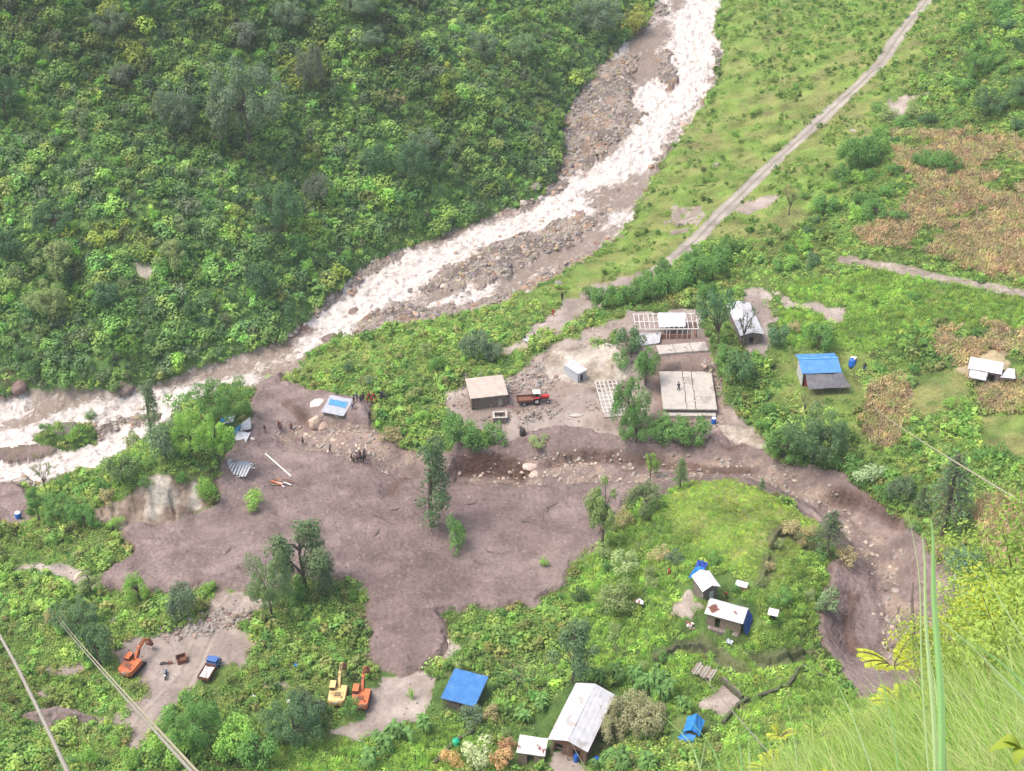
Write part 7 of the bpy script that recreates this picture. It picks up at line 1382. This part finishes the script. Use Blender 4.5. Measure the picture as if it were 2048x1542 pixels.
def blades(n, seed, fn, h_rng, w_rng, lean, cols=None, wind=(-.5, .35)):
    r = np.random.default_rng(seed); Vs = np.zeros((n, 6, 2, 3)); val = np.repeat(r.random(n), 12); base = fn(n, r)
    hgt = r.uniform(*h_rng, n)*r.uniform(.6, 1, n); wd_ = r.uniform(*w_rng, n); az = r.uniform(0, 6.28, n); ln = r.uniform(.1, 1, n)*lean
    dirx = np.cos(az)*ln+wind[0]*lean; diry = np.sin(az)*ln+wind[1]*lean; side = np.stack([np.sin(az), -np.cos(az), np.zeros(n)], 1); side[:, 0] = np.abs(side[:, 0])+.4; side /= np.linalg.norm(side, axis=1, keepdims=True)
    for k in range(6):
        t = k/5; c_ = base+np.stack([dirx*hgt*t*t, diry*hgt*t*t, hgt*(t-.30*ln*t*t*1.2)], 1); w2 = (wd_*(1-t**2.2)+.0006)[:, None]; Vs[:, k, 0] = c_-side*w2; Vs[:, k, 1] = c_+side*w2
    V = Vs.reshape(-1, 3); b0 = np.arange(n)[:, None]*12; F = np.concatenate([b0+np.array([2*k, 2*k+1, 2*k+3, 2*k+2]) for k in range(5)], 1).reshape(-1, 4); return V, F, val
def near_pts(lo, hi, pw=1.0, x0=1330, x1=2180):
    def fn(n, r):
        px = r.uniform(x0, x1, n); e = np.interp(px, ex, ey); py = e+lo+(hi-lo)*r.random(n)**pw+0*px; return slope_pt(px, np.minimum(py, 1880))
    return fn
def near_grass(name, label, n, seed, fn, h_, w_, lean, col, wind=(-.5, .35)):
    V, F, v = blades(n, seed, fn, h_, w_, lean, wind=wind); o = mesh_np(name, V, F, M_blade, {'v': ('FLOAT', 'POINT', v)}); o.color = (*col, 1); return tag(o, label, 'grass', kind='stuff')
near_grass('fine_grass', 'fine light green grass of the near slope', 26000, 301, near_pts(0, 560), (.22, .62), (.0025, .006), .8, (.34, .52, .12))
near_grass('dead_stems', 'dry straw coloured stems tangled in the near grass', 1500, 305, near_pts(0, 560), (.3, .8), (.002, .004), 1.1, (.52, .42, .24), (.3, .1))
near_grass('crossing_grass', 'green blades bending the other way in the near grass', 9000, 306, near_pts(0, 560), (.2, .6), (.003, .007), 1.1, (.26, .44, .10), (.35, .1))
near_grass('pale_grass', 'pale yellowish grass stems of the near slope', 7000, 302, near_pts(0, 560), (.35, .85), (.002, .0045), .8, (.52, .60, .26))
near_grass('broad_grass', 'broader green blades of the near slope', 900, 303, near_pts(20, 600), (.4, .8), (.006, .012), .6, (.24, .46, .09))
def leafy(n_, name, label, px, py, dep, s, col, seed, cat='plant'):
    """near plant with paired leaflets along arching stems"""
    r = random.Random(seed); h = empty(name, cpt(px, py, dep), 0, label, cat); mb = MB(); Vs, Fs, vs = [], [], []
    for i in range(n_):
        a = r.uniform(0, 6.28); L_ = s*r.uniform(.6, 1.1); d = Vector((math.cos(a), math.sin(a)*.6, 0)); pts = [d*L_*t*.8+Vector((0, 0, L_*(.95*t-.55*t*t)+.0)) for t in (0, .2, .4, .6, .8, 1)]; mb.tube(pts, [.006*s*2]*5+[.003], 5)
        sd_ = Vector((-d.y, d.x, 0)).normalized()
        for k in range(14):
            t = .22+.78*k/14; j = min(int(t*5), 4); p = pts[j].lerp(pts[j+1], t*5-j)
            for s2 in (-1, 1):
                ll = L_*.19*(1-.5*abs(t-.5)); w2 = ll*.22; q = sd_*s2*ll+d*ll*.35+Vector((0, 0, -.25*ll)); m1 = q*.45+Vector((0, 0, .06*ll)); n2 = d*w2; kk_ = len(Vs); Vs += [p, p+m1-n2, p+q, p+m1+n2]; Fs.append((kk_, kk_+1, kk_+2, kk_+3)); vs += [r.random()]*4
    mb.build('stems', M_bark, h); c_ = mesh_np('leaves', np.array(Vs), np.array(Fs), M_leaf, {'v': ('FLOAT', 'POINT', np.array(vs))}, parent=h); c_.color = (*col, 1); return h
YL = (.55, .62, .09); YG2 = (.38, .52, .12)
def on_slope(px, py): q = slope_pt(np.array([float(px)]), np.array([float(py)]))[0]; return float(np.linalg.norm((q-Oc)) / np.linalg.norm(ray(px, py)))
for i, (a_, b_, s, n_, col, lb) in enumerate([(1785,1310,1.1,7,YL,'yellow green leaflet plant rising over the end of the ravine'),(1800,1390,.9,7,YL,'yellow plant just below the one over the ravine end'),(1545,1525,.8,8,YL,'yellow fern like plant at the bottom of the slope'),(1700,1440,.7,6,YG2,'yellow green plant on the edge of the near grass'),(1640,1450,.6,5,YG2,'small leafy plant left on the edge of the near grass'),(1690,1560,.8,7,YL,'fern like plant at the bottom edge'),(1560,1450,.5,5,YL,'small yellow sprig among the grass tips'),(1985,1250,1.3,9,YG2,'bright leafy plant on the right of the near slope'),(2030,1180,1.3,9,(.22,.36,.08),'leafy green plant at the right edge above the near slope'),(1960,1300,1.0,8,YL,'yellow leaved plant at the right of the tall blades'),(2020,1330,1.0,8,YG2,'leafy plant cut by the right edge'),(1880,1330,.8,6,YG2,'leafy plant behind the foot of the tall blades')]):
    dd = on_slope(a_, b_+30) if b_ > 1290 or a_ > 1950 else 30
    leafy(n_+5, 'leafy_plant', lb, a_, b_+25, dd-.3, s*dd/34, col, 700+i)
BV = [blob_crown([(0, 0, .45, .6)]+[(random.uniform(-.7, .7), random.uniform(-.5, .5), random.uniform(.1, .9), random.uniform(.25, .45)) for _ in range(10)], 3600, .030, 900+i, .45, shell=.4) for i in range(2)]
for i, (a_, b_, s, col, lb) in enumerate([(2005,1262,1.1,YG2,'leafy yellow green bush on the right of the near slope, middle one of five'),(2052,1205,1.3,(.30,.46,.10),'leafy green bush cut by the right edge, topmost of the near slope'),(1950,1310,.9,YL,'yellowish leafy bush right of the tall blades'),(2035,1345,1.0,YG2,'leafy bush at the right edge above the broad leaved plant'),(1895,1372,.7,(.32,.46,.10),'small leafy bush just right of the foot of the tall blades')]):
    q_ = slope_pt(np.array([float(a_)]), np.array([float(b_)]))[0]; h = empty('leafy_bush', Vector(q_)-Vector((0, 0, .1)), i*1.3, lb, 'bush'); h.scale = (s*1.2,)*3; mb = MB()
    for j in range(6): mb.tube([(0, 0, -.2), (math.cos(j)*.3, math.sin(j)*.3, .5), (math.cos(j)*.5, math.sin(j)*.5, .9)], [.008, .006, .003], 5)
    mb.build('stems', M_bark, h); V, F, v = BV[i % 2]; c_ = mesh_np('leaves', V, F, M_leaf, {'v': ('FLOAT', 'POINT', v)}, parent=h); c_.color = (*col, 1)
# tall single grasses
def stalk(seq, w_, label, col, seed):
    K_ = [cpt(*q) for q in seq]; pts = []
    for i in range(len(K_)-1):
        p0, p1, p2, p3 = K_[max(i-1, 0)], K_[i], K_[i+1], K_[min(i+2, len(K_)-1)]
        for k in range(8): t = k/8; pts.append(.5*((2*p1)+(-p0+p2)*t+(2*p0-5*p1+4*p2-p3)*t*t+(-p0+3*p1-3*p2+p3)*t**3))
    pts.append(K_[-1]); n = len(pts); V, F = [], []; c0 = pts[0].copy()
    for i, q in enumerate(pts):
        t = i/(n-1); w2 = w_*(min(1, .55+t*2) if t < .3 else 1)*(1-t**1.7)+.0006; tv = (pts[min(i+1, n-1)]-pts[max(i-1, 0)]).normalized(); view = (q-Vector((0, 0, H))).normalized(); s = tv.cross(view).normalized(); f = s.cross(tv)
        V += [q-c0-s*w2+f*w2*.35, q-c0-f*w2*.25, q-c0+s*w2+f*w2*.35]
        if i: k = len(V)-3; F += [(k-3, k-2, k+1, k), (k-2, k-1, k+2, k+1)]
    o = mesh_np('tall_grass', np.array(V), np.array(F), M_blade, {'v': ('FLOAT', 'POINT', np.full(len(V), .5))}); o.location = c0; o.color = (*col, 1); return tag(o, label, 'grass blade')
TG = (.26, .46, .17); TG2 = (.38, .52, .24)
for i, (sq, w_, lb, col) in enumerate([
 ([(1882,1620,9),(1882,1400,9.6),(1868,1200,10.4),(1866,1080,11),(1862,1035,11.3)], .024, 'tallest broad grass blade, upright at the right', TG),
 ([(1872,1620,9.2),(1868,1450,9.8),(1852,1250,10.6),(1849,1120,11.2),(1843,1062,11.6)], .016, 'second tall blade just left of the tallest', TG2),
 ([(1862,1600,9.4),(1850,1450,10),(1842,1300,10.6),(1838,1150,11.2),(1815,1020,11.8)], .007, 'thin blade leaning left of the two tallest', TG2),
 ([(1895,1640,9),(1890,1560,9.3),(1882,1450,9.6),(1864,1330,10)], .020, 'short broad blade at the foot of the tallest', TG2),
 ([(2120,1470,9),(2048,1400,10),(1960,1310,11.5),(1895,1252,12.5),(1868,1236,13)], .010, 'arching blade reaching left from the right edge', TG2),
 ([(2110,1450,9.5),(2030,1350,10.5),(1950,1290,11.5),(1905,1272,12)], .008, 'second arching blade from the right edge', TG),
 ([(1420,1620,14),(1400,1540,14.5),(1375,1480,15),(1312,1420,15.8)], .008, 'arching blade at the left end of the near grass', TG2),
 ([(1450,1620,14),(1440,1540,14.5),(1420,1490,15),(1380,1440,15.8)], .008, 'broad blade in front of the blue tarpaulin hut', TG),
 ([(1500,1620,14),(1500,1540,14.5),(1498,1480,15),(1504,1425,15.6)], .008, 'upright light blade right of the blue tarpaulin hut', TG2),
 ([(1490,1620,14),(1485,1550,14.5),(1480,1500,15),(1468,1450,15.6)], .012, 'thinner upright blade beside the light one', TG),
 ([(1400,1640,14),(1395,1580,14.4),(1402,1530,14.8),(1412,1478,15.2)], .012, 'short blade right below the blue tarpaulin hut', TG2),
 ([(1600,1620,15),(1595,1540,15.6),(1588,1480,16),(1570,1380,17)], .008, 'thin pale stem in the middle of the near grass', TG2),
 ([(1760,1600,12),(1730,1500,13),(1690,1400,14),(1655,1335,15)], .008, 'thin arching stem over the ravine end', TG2),
 ([(1800,1600,12),(1790,1480,13),(1768,1380,14),(1745,1320,15)], .007, 'thin dark green stem over the ravine end', TG),
 ([(2060,1300,14),(2000,1200,15),(1960,1130,16),(1930,1100,17)], .007, 'thin stem rising at the right edge', TG2)]): stalk(sq, w_, lb, col, i)
o = MB().tube([cpt(1842, 1420, 24), cpt(1828, 1300, 24.5), cpt(1824, 1200, 25), cpt(1826, 1165, 25.2)], [.04, .03, .02, .01], 6).build('twig', M_bark); tag(o, 'bare brown twig left of the tall grass blades', 'twig')
o = MB().tube([cpt(1880, 1370, 24), cpt(1905, 1310, 24.5), cpt(1940, 1270, 25)], [.03, .02, .01], 6).build('twig', M_bark); tag(o, 'forked bare twig right of the tall grass blades', 'twig')
# ---------------------------------------------------------------- damp air over the valley
hz = MB().box((0, 290, 80), (760, 640, 240)).build('haze', bpy.data.materials.new('damp_air')); m = hz.data.materials[0]; m.use_nodes = True; n = m.node_tree.nodes; n.clear(); o_ = n.new('ShaderNodeOutputMaterial'); v = n.new('ShaderNodeVolumePrincipled')
v.inputs['Color'].default_value = (.82, .87, .95, 1); v.inputs['Density'].default_value = .00026; v.inputs['Anisotropy'].default_value = .3; m.node_tree.links.new(v.outputs[0], o_.inputs['Volume']); tag(hz, 'thin pale haze over the valley', 'haze', kind='stuff')
# broad leaf plant in the corner
p = cpt(2045, 1500, 9); h = empty('broad_leaved_plant', p, 0, 'plant with a few large glossy leaves in the bottom right corner', 'plant'); MB().tube([(.1, 0, -.4), (0, 0, .15)], .012).build('stem', M_bark, h)
for i, (a_, L_) in enumerate([(3.3, .2), (2.6, .16), (4.4, .22), (.5, .17), (5.2, .15)]):
    d = Vector((math.cos(a_), math.sin(a_)*.5, -.25)); s = Vector((-d.y, d.x, .3)).normalized(); V = []; 
    for k in range(7): t = k/6; w2 = .045*math.sin(math.pi*min(1, t*.95+.03))+.002; q = d*L_*t+Vector((0, 0, .1*math.sin(t*2.6))); V += [q-s*w2, q+Vector((0, 0, -.012)), q+s*w2]
    F = [(3*k+e, 3*k+e+1, 3*k+e+4, 3*k+e+3) for k in range(6) for e in (0, 1)]; o = mesh_np('leaf', np.array(V), np.array(F), M_leaf, {'v': ('FLOAT', 'POINT', np.full(len(V), .5))}, parent=h, smooth=True); o.color = (.35, .44, .07, 1)
